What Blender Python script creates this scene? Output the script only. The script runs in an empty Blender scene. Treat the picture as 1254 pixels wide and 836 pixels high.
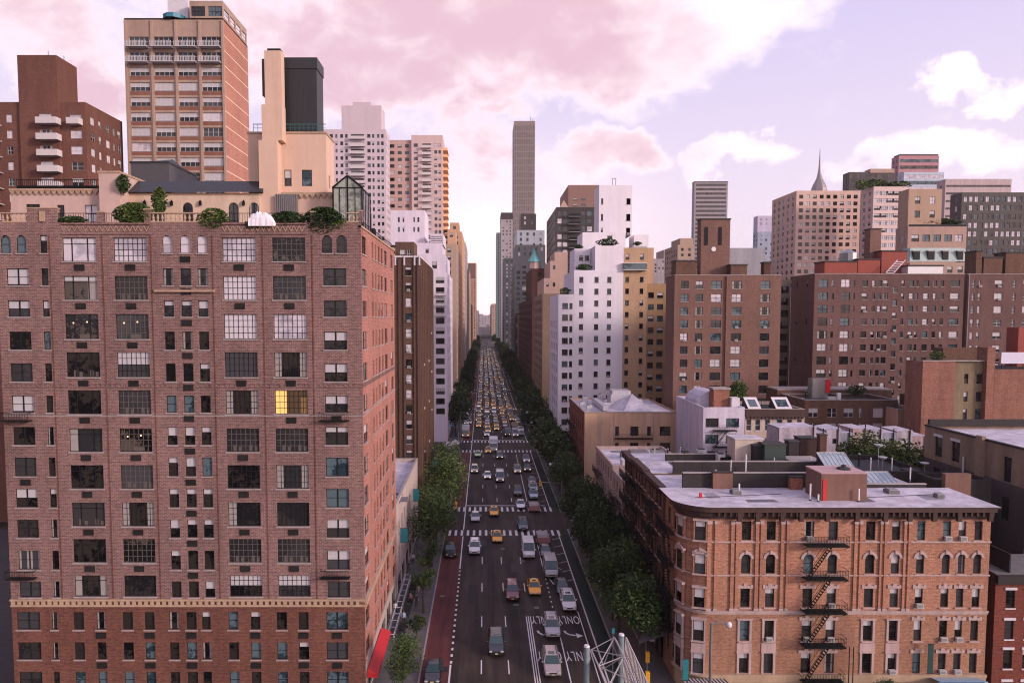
import bpy, math, random
from mathutils import Vector, Matrix
random.seed(7)
R = math.radians
S = bpy.context.scene
COL = S.collection
# ---------------------------------------------------------------- camera model
FOC, PX, PY, PITCH, EYE = 860.0, 593.0, 440.0, R(3.5), 40.0
CP, SP = math.cos(PITCH), math.sin(PITCH)
def at(px, py, Y):
    """the point at world depth Y seen at photo pixel (px, py) -> x, z"""
    a = (px - PX) / FOC; b = -(py - PY) / FOC
    dy = CP + b * SP; dz = -SP + b * CP
    return a * Y / dy, EYE + dz * Y / dy
def gx(px, py, z=0.0):
    """the ground point seen at photo pixel -> x, y"""
    a = (px - PX) / FOC; b = -(py - PY) / FOC
    dy = CP + b * SP; dz = -SP + b * CP
    t = (z - EYE) / dz
    return a * t, dy * t
def X(px, Y, py=400): return at(px, py, Y)[0]
def Z(py, Y): return at(600, py, Y)[1]
# ---------------------------------------------------------------- mesh builder
class MB:
    def __init__(s): s.v = []; s.f = []; s.m = []; s.mats = []
    def mi(s, m):
        if m not in s.mats: s.mats.append(m)
        return s.mats.index(m)
    def poly(s, pts, m):
        n = len(s.v); s.v += [tuple(p) for p in pts]; s.f.append(tuple(range(n, n + len(pts)))); s.m.append(s.mi(m))
    def box(s, x0, x1, y0, y1, z0, z1, m, skip=''):
        n = len(s.v)
        s.v += [(x0,y0,z0),(x1,y0,z0),(x1,y1,z0),(x0,y1,z0),(x0,y0,z1),(x1,y0,z1),(x1,y1,z1),(x0,y1,z1)]
        k = s.mi(m)
        for c, q in (('b',(0,3,2,1)),('t',(4,5,6,7)),('f',(0,1,5,4)),('r',(1,2,6,5)),('k',(2,3,7,6)),('l',(3,0,4,7))):
            if c not in skip: s.f.append(tuple(n + i for i in q)); s.m.append(k)
    def prism(s, pts, z0, z1, m, mt=None):
        """vertical prism over a counter-clockwise outline"""
        n = len(pts)
        for i in range(n):
            a, b = pts[i], pts[(i+1) % n]
            s.poly([(a[0],a[1],z0),(b[0],b[1],z0),(b[0],b[1],z1),(a[0],a[1],z1)], m)
        s.poly([(p[0],p[1],z1) for p in pts], mt or m)
        s.poly([(p[0],p[1],z0) for p in reversed(pts)], m)
    def tube(s, a, b, r0, r1, m, n=6, caps=True):
        a = Vector(a); b = Vector(b); d = (b - a)
        if d.length < 1e-6: return
        d.normalize()
        u = d.cross(Vector((0,0,1)) if abs(d.z) < .9 else Vector((1,0,0))).normalized(); w = d.cross(u)
        k = len(s.v)
        for c, r in ((a, r0), (b, r1)):
            for i in range(n):
                t = 2*math.pi*i/n; s.v.append(tuple(c + (u*math.cos(t) + w*math.sin(t))*r))
        j = s.mi(m)
        for i in range(n):
            s.f.append((k+i, k+n+i, k+n+(i+1) % n, k+(i+1) % n)); s.m.append(j)
        if caps:
            s.f.append(tuple(k+i for i in range(n))); s.m.append(j)
            s.f.append(tuple(k+n+n-1-i for i in range(n))); s.m.append(j)
    def lathe(s, cx, cy, prof, m, n=12):
        k = len(s.v); j = s.mi(m)
        for r, z in prof:
            for i in range(n):
                t = 2*math.pi*i/n; s.v.append((cx+r*math.cos(t), cy+r*math.sin(t), z))
        for q in range(len(prof)-1):
            for i in range(n):
                s.f.append((k+q*n+i, k+q*n+(i+1) % n, k+(q+1)*n+(i+1) % n, k+(q+1)*n+i)); s.m.append(j)
        s.f.append(tuple(k+(len(prof)-1)*n+i for i in range(n))); s.m.append(j)
    def add(s, o, loc=(0,0,0), rz=0):
        c, n_ = math.cos(rz), math.sin(rz); k = len(s.v)
        s.v += [(loc[0]+x*c-y*n_, loc[1]+x*n_+y*c, loc[2]+z) for x, y, z in o.v]
        mp = [s.mi(m) for m in o.mats]
        s.f += [tuple(k+i for i in f) for f in o.f]; s.m += [mp[i] for i in o.m]
    def mesh(s, name, off=(0,0,0), smooth=False):
        me = bpy.data.meshes.new(name)
        me.from_pydata([(x-off[0], y-off[1], z-off[2]) for x, y, z in s.v], [], s.f)
        for m in s.mats: me.materials.append(m)
        me.polygons.foreach_set('material_index', s.m)
        if smooth: me.polygons.foreach_set('use_smooth', [True]*len(s.f))
        me.update()
        return me
    def build(s, name, parent=None, smooth=False):
        """world coordinates in; linked under parent"""
        off = WL[parent.name] if parent else (0,0,0)
        o = bpy.data.objects.new(name, s.mesh(name, off, smooth)); COL.objects.link(o)
        if parent: o.parent = parent
        WL[o.name] = off
        return o
WL = {}
def tag(o, label=None, cat=None, group=None, kind=None):
    for k, v in (('label', label), ('category', cat), ('group', group), ('kind', kind)):
        if v: o[k] = v
    return o
def empty(name, loc, label, cat, group=None, rz=0):
    o = bpy.data.objects.new(name, None); COL.objects.link(o); o.location = loc; o.rotation_euler.z = rz
    o.empty_display_size = .5; WL[o.name] = tuple(loc)
    return tag(o, label, cat, group)
def link(name, me, parent=None, loc=(0,0,0), rz=0):
    o = bpy.data.objects.new(name, me); COL.objects.link(o); o.location = loc; o.rotation_euler.z = rz
    if parent: o.parent = parent
    return o
def copy_tree(o, parent=None):
    c = o.copy(); COL.objects.link(c)
    if parent: c.parent = parent
    for ch in list(o.children): copy_tree(ch, c)
    return c
# ---------------------------------------------------------------- materials
def nt(name):
    m = bpy.data.materials.new(name); m.use_nodes = True
    t = m.node_tree; return m, t, t.nodes['Principled BSDF'], t.nodes, t.links
def c4(c): return (c[0], c[1], c[2], 1)
MATS = {}
def wallco(N, L):
    """wall coordinates in metres: along the wall, up"""
    g = N.new('ShaderNodeNewGeometry'); s = N.new('ShaderNodeSeparateXYZ'); L.new(g.outputs['Position'], s.inputs[0])
    a = N.new('ShaderNodeMath'); a.operation = 'ADD'; L.new(s.outputs[0], a.inputs[0]); L.new(s.outputs[1], a.inputs[1])
    c = N.new('ShaderNodeCombineXYZ'); L.new(a.outputs[0], c.inputs[0]); L.new(s.outputs[2], c.inputs[1])
    return c.outputs[0], g.outputs['Position']
def noise(N, L, vec, sc, det=4, rough=.6):
    n = N.new('ShaderNodeTexNoise'); n.inputs['Scale'].default_value = sc; n.inputs['Detail'].default_value = det
    n.inputs['Roughness'].default_value = rough; L.new(vec, n.inputs['Vector']); return n.outputs['Fac']
def ramp(N, L, fac, *st):
    r = N.new('ShaderNodeValToRGB'); e = r.color_ramp.elements
    e[0].position, e[0].color = st[0][0], c4(st[0][1]); e[1].position, e[1].color = st[-1][0], c4(st[-1][1])
    for p, c in st[1:-1]:
        q = e.new(p); q.color = c4(c)
    L.new(fac, r.inputs[0]); return r.outputs[0]
def mixc(N, L, fac, a, b, mode='MIX'):
    m = N.new('ShaderNodeMix'); m.data_type = 'RGBA'; m.blend_type = mode
    for k, v in ((0, fac), (6, a), (7, b)):
        if isinstance(v, (int, float)): m.inputs[k].default_value = v
        elif isinstance(v, tuple): m.inputs[k].default_value = c4(v)
        else: L.new(v, m.inputs[k])
    return m.outputs[2]
def mapv(N, L, vec, sc):
    m = N.new('ShaderNodeMapping'); m.inputs['Scale'].default_value = sc; L.new(vec, m.inputs['Vector']); return m.outputs[0]
def brick(name, c1, c2, mortar, size=1.0, stain=.5, grime=.35):
    if name in MATS: return MATS[name]
    m, t, P, N, L = nt(name)
    v, pos = wallco(N, L)
    b = N.new('ShaderNodeTexBrick'); L.new(v, b.inputs['Vector'])
    b.inputs['Color1'].default_value = c4(c1); b.inputs['Color2'].default_value = c4(c2); b.inputs['Mortar'].default_value = c4(mortar)
    b.inputs['Scale'].default_value = 1; b.inputs['Brick Width'].default_value = .42*size; b.inputs['Row Height'].default_value = .15*size
    b.inputs['Mortar Size'].default_value = .012*size; b.inputs['Bias'].default_value = -.1
    n1 = noise(N, L, mapv(N, L, v, (1.6, 3.8, 1)), 1.6, 7, .85)
    col = mixc(N, L, .8, b.outputs['Color'], ramp(N, L, n1, (.28, (.3,.29,.31)), (.48, (.9,.9,.9)), (.72, (1.9,1.85,1.85))), 'MULTIPLY')
    n2 = noise(N, L, mapv(N, L, v, (.5, .09, 1)), 1.0, 5, .6)
    col = mixc(N, L, stain, col, ramp(N, L, n2, (.3, (.5,.48,.5)), (.62, (1.15,1.15,1.15))), 'MULTIPLY')
    n3 = noise(N, L, mapv(N, L, v, (.06, .06, 1)), 1.0, 3, .5)
    col = mixc(N, L, grime, col, ramp(N, L, n3, (.3, (.6,.6,.62)), (.7, (1.2,1.17,1.15))), 'MULTIPLY')
    L.new(col, P.inputs['Base Color']); P.inputs['Roughness'].default_value = .9
    P.inputs['Specular IOR Level'].default_value = .2
    MATS[name] = m; return m
def plain(name, c, rough=.8, var=.25, sc=.6, streak=.35, metal=0, spec=.3):
    if name in MATS: return MATS[name]
    m, t, P, N, L = nt(name)
    v, pos = wallco(N, L)
    n1 = noise(N, L, pos, sc*3, 6, .7)
    col = mixc(N, L, var, c, ramp(N, L, n1, (.3, tuple(x*.45 for x in c)), (.7, tuple(min(1, x*1.3) for x in c))))
    n2 = noise(N, L, mapv(N, L, pos, (1.3, 1.3, .12)), sc, 5, .65)
    col = mixc(N, L, streak, col, ramp(N, L, n2, (.32, (.45,.43,.44)), (.6, (1.08,1.08,1.08))), 'MULTIPLY')
    L.new(col, P.inputs['Base Color']); P.inputs['Roughness'].default_value = rough; P.inputs['Metallic'].default_value = metal
    P.inputs['Specular IOR Level'].default_value = spec
    MATS[name] = m; return m
def simple(name, c, rough=.5, metal=0, spec=.5, coat=0):
    if name in MATS: return MATS[name]
    m, t, P, N, L = nt(name)
    g = N.new('ShaderNodeNewGeometry')
    n1 = noise(N, L, g.outputs['Position'], 2.5, 4, .6)
    L.new(mixc(N, L, .25, c, ramp(N, L, n1, (.3, tuple(x*.6 for x in c)), (.7, tuple(min(1, x*1.2) for x in c)))), P.inputs['Base Color'])
    P.inputs['Roughness'].default_value = rough; P.inputs['Metallic'].default_value = metal
    P.inputs['Specular IOR Level'].default_value = spec; P.inputs['Coat Weight'].default_value = coat; P.inputs['Coat Roughness'].default_value = .06
    MATS[name] = m; return m
def glass(name, base, hi, amount, rough=.06, spec=.6, sc=1.6, vary=False):
    """window glass: a dim room behind it, pale furniture and curtains, painted sky reflections in places"""
    if name in MATS: return MATS[name]
    m, t, P, N, L = nt(name)
    g = N.new('ShaderNodeNewGeometry')
    a = noise(N, L, g.outputs['Position'], sc, 3, .75)
    b = noise(N, L, g.outputs['Position'], .33, 1, .5)
    s = N.new('ShaderNodeMath'); s.operation = 'ADD'; L.new(a, s.inputs[0]); L.new(b, s.inputs[1])
    oi = N.new('ShaderNodeObjectInfo'); rr = N.new('ShaderNodeMapRange'); L.new(oi.outputs['Random'], rr.inputs[0]); rr.inputs[1].default_value = .35; rr.inputs[2].default_value = 1.0
    cc = ramp(N, L, s.outputs[0], (1.06-amount, base), (1.42-amount, hi))
    L.new(mixc(N, L, rr.outputs[0], cc, (.055,.055,.06)) if vary else cc, P.inputs['Base Color'])  # grey sky reflection painted into some panes at random
    P.inputs['Roughness'].default_value = rough; P.inputs['Specular IOR Level'].default_value = spec
    MATS[name] = m; return m
def emit(name, c, st):
    if name in MATS: return MATS[name]
    m, t, P, N, L = nt(name)
    P.inputs['Base Color'].default_value = c4(tuple(x*.3 for x in c)); P.inputs['Emission Color'].default_value = c4(c); P.inputs['Emission Strength'].default_value = st
    MATS[name] = m; return m
G_dark = glass('window_glass_dark', (.004,.004,.005), (.028,.023,.02), .12, spec=.35, sc=1.6, vary=True)
G_busy = glass('window_glass_busy', (.006,.005,.005), (.085,.068,.055), .14, spec=.3, sc=2.2, vary=True)
G_sky = glass('window_glass_painted_sky', (.36,.33,.38), (.56,.51,.55), .2, rough=.15, sc=.5)  # pale sky reflection painted as the base colour of the pane
G_blue = glass('window_glass_blue', (.02,.04,.05), (.09,.13,.15), .15, spec=.3)
G_bronze = glass('bronze_glass', (.10,.08,.075), (.14,.115,.105), .1, rough=.2, sc=.1)
M_clut = simple('room_clutter', (.10,.08,.068), .8)
M_blind = simple('white_blind', (.46,.44,.46), .5)
M_curt = simple('pale_curtain', (.30,.27,.255), .7)
M_frame = simple('dark_window_frame', (.012,.012,.013), .6, 0, .2); M_gframe = simple('grey_window_lattice', (.12,.105,.1), .6, 0, .2)
M_wframe = simple('white_window_frame', (.55,.53,.54), .5)
M_sill = plain('stone_sill', (.34,.3,.29), .8)
M_iron = simple('black_iron', (.007,.007,.008), .6, 0, .2)
M_steel = simple('grey_steel', (.28,.29,.3), .45, .6)
M_ac = simple('air_conditioner_grille', (.012,.011,.011), .7, 0, .1)
M_acw = simple('air_conditioner_white', (.5,.48,.47), .5)
M_lit = emit('warm_lit_room', (1.0,.55,.16), 1.0); M_litd = emit('dim_lit_room', (.2,.11,.04), .12); M_litd2 = emit('dim_lamp_glow', (.5,.25,.08), .22)
M_lamp = emit('warm_lamp_bulb', (1.0,.6,.25), 3.0)
# ---------------------------------------------------------------- walls with openings
def wall(mb, p0, ang, W, z0, z1, ops, m, depth=.22, mrev=None):
    """wall from p0 running along angle ang, its outside on the right hand; ops = (u0,u1,za,zb,arch)"""
    cx, sx = math.cos(ang), math.sin(ang)
    def P(u, z, d=0): return (p0[0]+u*cx-d*sx, p0[1]+u*sx+d*cx, z)
    ops = [o for o in ops if o[0] > .02 and o[1] < W-.02 and o[2] > z0+.02 and o[3] < z1-.02]
    us = sorted({0, W} | {round(o[0],3) for o in ops} | {round(o[1],3) for o in ops})
    zs = sorted({z0, z1} | {round(o[2],3) for o in ops} | {round(o[3],3) for o in ops})
    hole = set()
    iu = {u: i for i, u in enumerate(us)}; iz = {z: i for i, z in enumerate(zs)}
    for o in ops:
        for i in range(iu[round(o[0],3)], iu[round(o[1],3)]):
            for j in range(iz[round(o[2],3)], iz[round(o[3],3)]): hole.add((i, j))
    for j in range(len(zs)-1):
        i = 0
        while i < len(us)-1:
            if (i, j) in hole: i += 1; continue
            k = i
            while k < len(us)-1 and (k, j) not in hole: k += 1
            mb.poly([P(us[i], zs[j]), P(us[k], zs[j]), P(us[k], zs[j+1]), P(us[i], zs[j+1])], m)
            i = k
    r = mrev or m
    for o in ops:
        a, b, c, d = o[:4]
        mb.poly([P(a,c), P(a,c,depth), P(b,c,depth), P(b,c)][::-1], r)
        mb.poly([P(a,c), P(a,d), P(a,d,depth), P(a,c,depth)], r)
        mb.poly([P(b,c), P(b,c,depth), P(b,d,depth), P(b,d)], r)
        if len(o) > 4 and o[4]:
            rr = (b-a)/2; zc = d-rr; arc = [(a+rr-rr*math.cos(math.pi*i/8), zc+rr*math.sin(math.pi*i/8)) for i in range(9)]
            mb.poly([P(a,d)] + [P(*q) for q in arc[:5]], m)
            mb.poly([P(b,d)] + [P(*q) for q in arc[4:]], m)
            for q, w in zip(arc, arc[1:]): mb.poly([P(*q), P(*w), P(w[0],w[1],depth), P(q[0],q[1],depth)], r)
        else:
            mb.poly([P(a,d), P(b,d), P(b,d,depth), P(a,d,depth)], r)
PROTO = {}
def proto(style, w, h, var, fm, depth):
    """frame and pane builders for one window; x along the wall, y inward"""
    key = (style, round(w,2), round(h,2), var, fm.name, depth)
    if key in PROTO: return PROTO[key]
    F, G = MB(), MB()
    t = .055 if w*h > .8 else .04
    y0, y1 = depth*.55, depth*.55+.05
    gy = y1-.015
    def bar(x0, x1, z0, z1): F.box(x0, x1, y0, y1, z0, z1, fm, 'k')
    def pane(x0, x1, z0, z1, m, y=gy): G.poly([(x0,y,z0),(x1,y,z0),(x1,y,z1),(x0,y,z1)], m)
    bar(0, t, 0, h); bar(w-t, w, 0, h); bar(t, w-t, 0, t); bar(t, w-t, h-t, h)
    gm = [G_dark, G_dark, G_dark, G_dark, G_dark, G_busy, G_blue, G_sky, G_dark, G_dark, G_dark, G_busy, G_busy, G_dark, G_bronze][var]
    bl = [0, 0, .28, .5, 0, 0, 0, 0, 0, 0, 0, 0, 0, 0, 0][var]
    if var == 8: gm, bl = G_dark, .94
    if var == 9: gm, bl = M_litd, 0
    pane(t, w-t, t, h-t, gm)
    def blind(x0, x1):
        if var == 9:
            pane(x0, x0+(x1-x0)*.34, t, h-t, M_lit, gy-.006); pane(x0+(x1-x0)*.8, x1-.1, t, h*.7, M_litd2, gy-.006)
        if bl: pane(x0+.01, x1-.01, h-t-(h-2*t)*bl, h-t-.005, M_blind, gy-.006)
        if var == 10: pane(x0, x0+(x1-x0)*.24, t, h-t, M_curt, gy-.006)
        if var == 11: pane(x1-(x1-x0)*.3, x1, t, h-t, M_curt, gy-.006); pane(x0, x1, h*.8, h-t, M_blind, gy-.007)
        if var == 12:
            for q, z_ in ((.2,.62),(.62,.66)): pane(x0+(x1-x0)*q, x0+(x1-x0)*q+.13, h*z_, h*z_+.13, M_lamp, gy-.006)
            pane(x0+(x1-x0)*.4, x0+(x1-x0)*.75, t, h*.2, M_clut, gy-.005)
        if var == 13:
            for q in range(6):
                if (q*7+int(w*10)) % 3: pane(x0+(x1-x0)*q/6+.05, x0+(x1-x0)*(q+.7)/6, t, h*(.14+.07*((q*5) % 3)), M_clut, gy-.006)
        if var == 4:
            for a, b in ((x0, x0+(x1-x0)*.2), (x1-(x1-x0)*.22, x1)): pane(a, b, t, h-t, M_curt, gy-.006)
    if style == 'dh':
        bar(t, w-t, h*.5-t*.4, h*.5+t*.4); blind(t, w-t)
    elif style == 'pair':
        bar(w/2-.07, w/2+.07, t, h-t)
        for a, b in ((t, w/2-.07), (w/2+.07, w-t)):
            bar(a, b, h*.5-t*.4, h*.5+t*.4); blind(a, b)
    elif style == 'quad':
        for k in (1, 2, 3): bar(w*k/4-.03, w*k/4+.03, t, h-t)
        bar(t, w-t, h*.5-.025, h*.5+.025); blind(t, w-t)
    elif style == 'wide':
        for q in (.27, .73): bar(w*q-.05, w*q+.05, t, h-t)
        bar(t, w-t, h*.74-.03, h*.74+.03); blind(t, w-t)
    elif style == 'grid':
        fm = M_gframe if var in (5, 12, 13) else fm
        n = 7 if w > 3 else 4
        for k in range(1, n): bar(w*k/n-.022, w*k/n+.022, t, h-t)
        for k in (1, 2, 3): bar(t, w-t, h*k/4-.022, h*k/4+.022)
        blind(t, w-t)
    elif style == 'sash4':
        bar(w/2-.03, w/2+.03, t, h-t); bar(t, w-t, h*.5-.03, h*.5+.03); blind(t, w-t)
    elif style == 'band':
        n = max(2, round(w/1.4))
        for k in range(1, n): bar(w*k/n-.03, w*k/n+.03, t, h-t)
        blind(t, w-t)
    PROTO[key] = (F, G); return PROTO[key]
MESHC = {}
def cached(mb, name):
    if id(mb) not in MESHC: MESHC[id(mb)] = mb.mesh(name)
    return MESHC[id(mb)]
class Both(MB): pass
BOTH = {}
def both(key, F, G):
    if key not in BOTH:
        m = MB(); m.add(F); m.add(G); BOTH[key] = m
    return BOTH[key]
class Bld:
    """one building: an Empty at its base and its parts"""
    def __init__(s, name, label, x, y, cat='building', group=None, cap=88):
        s.root = empty(name, (x, y, 0), label, cat, group); s.w = []; s.cap = cap; s.o = (x, y, 0)
        s.mb = MB(); s.ac = []
    def win(s, p0, ang, u, z, w, h, style, var, fm, depth, split, sill=None):
        cx, sx = math.cos(ang), math.sin(ang)
        loc = (p0[0]+u*cx, p0[1]+u*sx, z)
        d = max(10, math.hypot(loc[0], loc[1]))
        s.w.append((w*h/d/d, loc, ang, proto(style, w, h, var, fm, depth), split, (style, round(w,2), round(h,2), var, fm.name, depth), sill, w))
    def wall(s, p0, ang, W, z0, z1, ops, m, depth=.22, style='dh', fm=None, split=False, mix=(0,0,0,2,3,4,5,6), sill=None, sillm=None):
        """ops: (u0,u1,za,zb[,arch[,style[,var]]])"""
        wall(s.mb, p0, ang, W, z0, z1, [o[:5] for o in ops], m, depth)
        for o in ops:
            if not (o[0] > .02 and o[1] < W-.02 and o[2] > z0+.02 and o[3] < z1-.02): continue
            st = o[5] if len(o) > 5 and o[5] else style
            va = o[6] if len(o) > 6 and o[6] is not None else random.choice(mix)
            s.win(p0, ang, o[0], o[2], o[1]-o[0], o[3]-o[2], st, va, fm or M_frame, depth, split, sill)
            if sill:
                t = MB(); t.box(-.08, o[1]-o[0]+.08, -.1, .03, -.13, -.003, sill)
                s.mb.add(t, (p0[0]+o[0]*math.cos(ang), p0[1]+o[0]*math.sin(ang), o[2]), ang)
    def block(s, x0, x1, y0, y1, z0, z1, m, roof, front=(), left=(), right=(), par=.9, cap=None, th=.3, **kw):
        """four walls with a parapet and a flat roof"""
        s.wall((x0,y0), 0, x1-x0, z0, z1, list(front), m, **kw)
        s.wall((x1,y0), math.pi/2, y1-y0, z0, z1, list(right), m, **kw)
        s.wall((x0,y1), -math.pi/2, y1-y0, z0, z1, list(left), m, **kw)
        s.wall((x1,y1), math.pi, x1-x0, z0, z1, [], m)
        c = cap or m; B = s.mb; zr = z1-par
        if par > .05:
            e = .06 if cap else 0
            B.box(x0-e, x1+e, y0-e, y0+th, z1+.002, z1+.14, c); B.box(x0-e, x1+e, y1-th, y1+e, z1+.002, z1+.14, c)
            B.box(x0-e, x0+th, y0+th, y1-th, z1+.002, z1+.14, c); B.box(x1-th, x1+e, y0+th, y1-th, z1+.002, z1+.14, c)
            B.poly([(x0+th,y0+th,zr),(x0+th,y0+th,z1),(x1-th,y0+th,z1),(x1-th,y0+th,zr)], m)
            B.poly([(x0+th,y1-th,zr),(x1-th,y1-th,zr),(x1-th,y1-th,z1),(x0+th,y1-th,z1)], m)
            B.poly([(x0+th,y0+th,zr),(x0+th,y1-th,zr),(x0+th,y1-th,z1),(x0+th,y0+th,z1)], m)
            B.poly([(x1-th,y0+th,zr),(x1-th,y0+th,z1),(x1-th,y1-th,z1),(x1-th,y1-th,zr)], m)
            q = MB(); q.box(x0+th, x1-th, y0+th, y1-th, zr-.25, zr, roof, 'b')
        else:
            q = MB(); q.box(x0, x1, y0, y1, z1+.002, z1+.15, roof, 'b')
        s.part(q, 'roof')
        if y0 < 200 and z1 < 60 and par > .25 and (x1-x0)*(y1-y0) > 50: s.clutter(x0+.8, x1-.8, y0+.8, y1-.8, zr)
    def parts(s, mbs, name, label=None, parent=None):
        for q in mbs: s.part(q, name, label, parent=parent)
    def part(s, mb, name, label=None, smooth=False, parent=None):
        o = bpy.data.objects.new(name, mb.mesh(name, s.o, smooth)); COL.objects.link(o); o.parent = parent or s.root
        if label: o['label'] = label
        return o
    def clutter(s, x0, x1, y0, y1, z, n=None):
        rn = random.Random(int(x0*7+y0*13)); n = n or min(9, 3+int((x1-x0)*(y1-y0)/60))
        for k in range(n):
            x, y = rn.uniform(x0, x1), rn.uniform(y0, y1); q = MB(); t = rn.random()
            if t < .35: w, d, h = rn.uniform(.4,1.1), rn.uniform(.4,.9), rn.uniform(.5,1.3); q.box(x-w,x+w,y-d,y+d,z+.002,z+h,rn.choice([M_roofg,M_steel,M_ac,M_acw])); q.box(x-w*.7,x+w*.7,y-d*.7,y+d*.7,z+h+.002,z+h+.12,M_roofd); nm = 'roof_unit'
            elif t < .7: h = rn.uniform(.7,1.9); q.tube((x,y,z-.05),(x,y,z+h),.09,.09,M_acw if t < .5 else M_iron,7); q.tube((x,y,z+h),(x,y,z+h+.15),.17,.12,M_steel,7); nm = 'vent_pipe'
            elif t < .85: h = rn.uniform(1.2,2.6); q.tube((x,y,z-.05),(x,y,z+h),.035,.03,M_iron,5); q.box(x-.6,x+.6,y-.02,y+.02,z+h-.25,z+h-.21,M_iron); q.box(x-.4,x+.4,y-.02,y+.02,z+h-.55,z+h-.51,M_iron); nm = 'antenna'
            else: w = rn.uniform(.9,2.2); d = rn.uniform(.7,1.6); q.poly([(x-w,y-d,z+.006),(x+w,y-d,z+.006),(x+w*.9,y+d,z+.006),(x-w,y+d*.9,z+.006)],M_roofd if rn.random()<.5 else M_roofg); nm = 'roof_patch'
            s.part(q, nm)
    def done(s, label=None):
        if s.mb.f: s.part(s.mb, 'wall')
        s.w.sort(key=lambda q: -q[0])
        rest = MB()
        for i, (a, loc, ang, (F, G), split, key, sill, w) in enumerate(s.w):
            if i < s.cap:
                l = tuple(loc[k]-s.o[k] for k in range(3))
                if split:
                    o = link('window', cached(F, 'window'), s.root, l, ang)
                    link('pane', cached(G, 'pane'), o)
                else: link('window', cached(both(key, F, G), 'window'), s.root, l, ang)
            else: rest.add(both(key, F, G), loc, ang)
        if rest.f: tag(s.part(rest, 'window'), kind='stuff')
        if getattr(s, 'acp', 0):
            for q in s.w[:s.cap]:
                if random.random() < s.acp and abs(q[2]) < .1 and q[7] < 3: s.ac.append((AC_W, (q[1][0]+q[7]/2, q[1][1], q[1][2]), q[2]))
        for i, (mb, loc, ang) in enumerate(s.ac[:99]):
            link('air_conditioner', cached(mb, 'air_conditioner'), s.root, tuple(loc[k]-s.o[k] for k in range(3)), ang)
        return s
def grid(cols, rows, drop=0, **kw):
    """cols (u0,u1), rows (z0,z1) -> openings"""
    out = []
    for a, b in cols:
        for c, d in rows:
            if drop and random.random() < drop: continue
            out.append((a, b, c, d, False))
    return out
def autocols(W, n, w, m=1.2):
    st = (W-2*m)/n
    return [(m+st*(i+.5)-w/2, m+st*(i+.5)+w/2) for i in range(n)]
def autorows(z0, z1, fh, h):
    out = []; z = z1-fh*.9
    while z > z0+.4: out.append((z, z+h)); z -= fh
    return out
def pcols(pairs, x0, Y, py): return [(X(a, Y, py)-x0, X(b, Y, py)-x0) for a, b in pairs]
def prows(pairs, Y): return [(Z(b, Y), Z(a, Y)) for a, b in pairs]
# boxes used as air conditioners
AC_T = MB(); AC_T.box(-.5, .5, -.08, .1, -.3, .3, M_ac)
for _k in range(5): AC_T.box(-.46, .46, -.095, -.08, -.25+_k*.11, -.21+_k*.11, simple('grille_rib', (.04,.036,.036), .7, 0, .1))
AC_W = MB(); AC_W.box(-.33, .33, -.36, .0, 0, .42, M_acw, 'k'); AC_W.box(-.27, .27, -.372, -.36, .06, .36, simple('ac_fins', (.2,.2,.2), .6))
def leafmat(name, a, b_, c):
    m, t, P, N, L = nt(name)
    g = N.new('ShaderNodeNewGeometry'); o = N.new('ShaderNodeObjectInfo')
    n1 = noise(N, L, g.outputs['Position'], .9, 3, .7)
    s = N.new('ShaderNodeMath'); s.operation = 'MULTIPLY_ADD'; L.new(g.outputs['Random Per Island'], s.inputs[0]); s.inputs[1].default_value = .35; L.new(n1, s.inputs[2])
    hv = N.new('ShaderNodeHueSaturation'); vv = N.new('ShaderNodeMath'); vv.operation = 'MULTIPLY_ADD'; L.new(o.outputs['Random'], vv.inputs[0]); vv.inputs[1].default_value = .7; vv.inputs[2].default_value = .65
    hh = N.new('ShaderNodeMath'); hh.operation = 'MULTIPLY_ADD'; L.new(o.outputs['Random'], hh.inputs[0]); hh.inputs[1].default_value = -.03; hh.inputs[2].default_value = .515
    L.new(vv.outputs[0], hv.inputs['Value']); L.new(hh.outputs[0], hv.inputs['Hue']); L.new(ramp(N, L, s.outputs[0], (.42, a), (.62, b_), (.85, c)), hv.inputs['Color']); L.new(hv.outputs[0], P.inputs['Base Color'])
    P.inputs['Roughness'].default_value = .6; P.inputs['Specular IOR Level'].default_value = .2
    return m
M_leaf = leafmat('tree_leaves', (.012,.026,.010), (.026,.052,.016), (.06,.09,.025))
M_leafy = leafmat('yellow_green_leaves', (.03,.05,.012), (.07,.11,.022), (.14,.19,.045))
M_leaf2 = leafmat('fresh_green_leaves', (.015,.030,.010), (.036,.064,.018), (.075,.115,.03))
M_bark = plain('tree_bark', (.07,.055,.045), .9)
# ================================================================= big brick apartment house, left
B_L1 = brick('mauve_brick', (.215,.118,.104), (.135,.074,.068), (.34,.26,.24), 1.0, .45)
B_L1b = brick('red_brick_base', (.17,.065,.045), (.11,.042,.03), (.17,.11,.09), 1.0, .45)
B_L1s = brick('mauve_brick_sun_tint', (.38,.16,.12), (.28,.11,.085), (.42,.27,.23), 1.0, .4)  # avenue side brick, the sun's warmth and brightness put into its colour
M_tan = plain('tan_terracotta', (.42,.29,.2), .85)
M_pink = plain('pale_pink_stucco', (.52,.37,.32), .85, .12, .5, .25)
M_roofd = plain('dark_roof_felt', (.05,.05,.052), .9)
M_roofg = plain('grey_roof_felt', (.17,.16,.165), .9)
M_roofw = plain('silver_white_roof_coating', (.56,.52,.58), .7, .55, .3, .5)
M_black = simple('black_metal_cladding', (.018,.018,.02), .5)
M_slate = simple('black_slate', (.02,.022,.024), .5)
Y1, XL1, XR1, YE1 = 70.5, -48.6, -12.25, 96.0
L1 = Bld('brick_apartment_building', 'big mauve brick apartment house with a planted roof terrace and dark red base', -30, Y1, cap=98)
ztop = Z(272.5, Y1); zband = Z(738, Y1); zb0 = Z(733, Y1)
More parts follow.
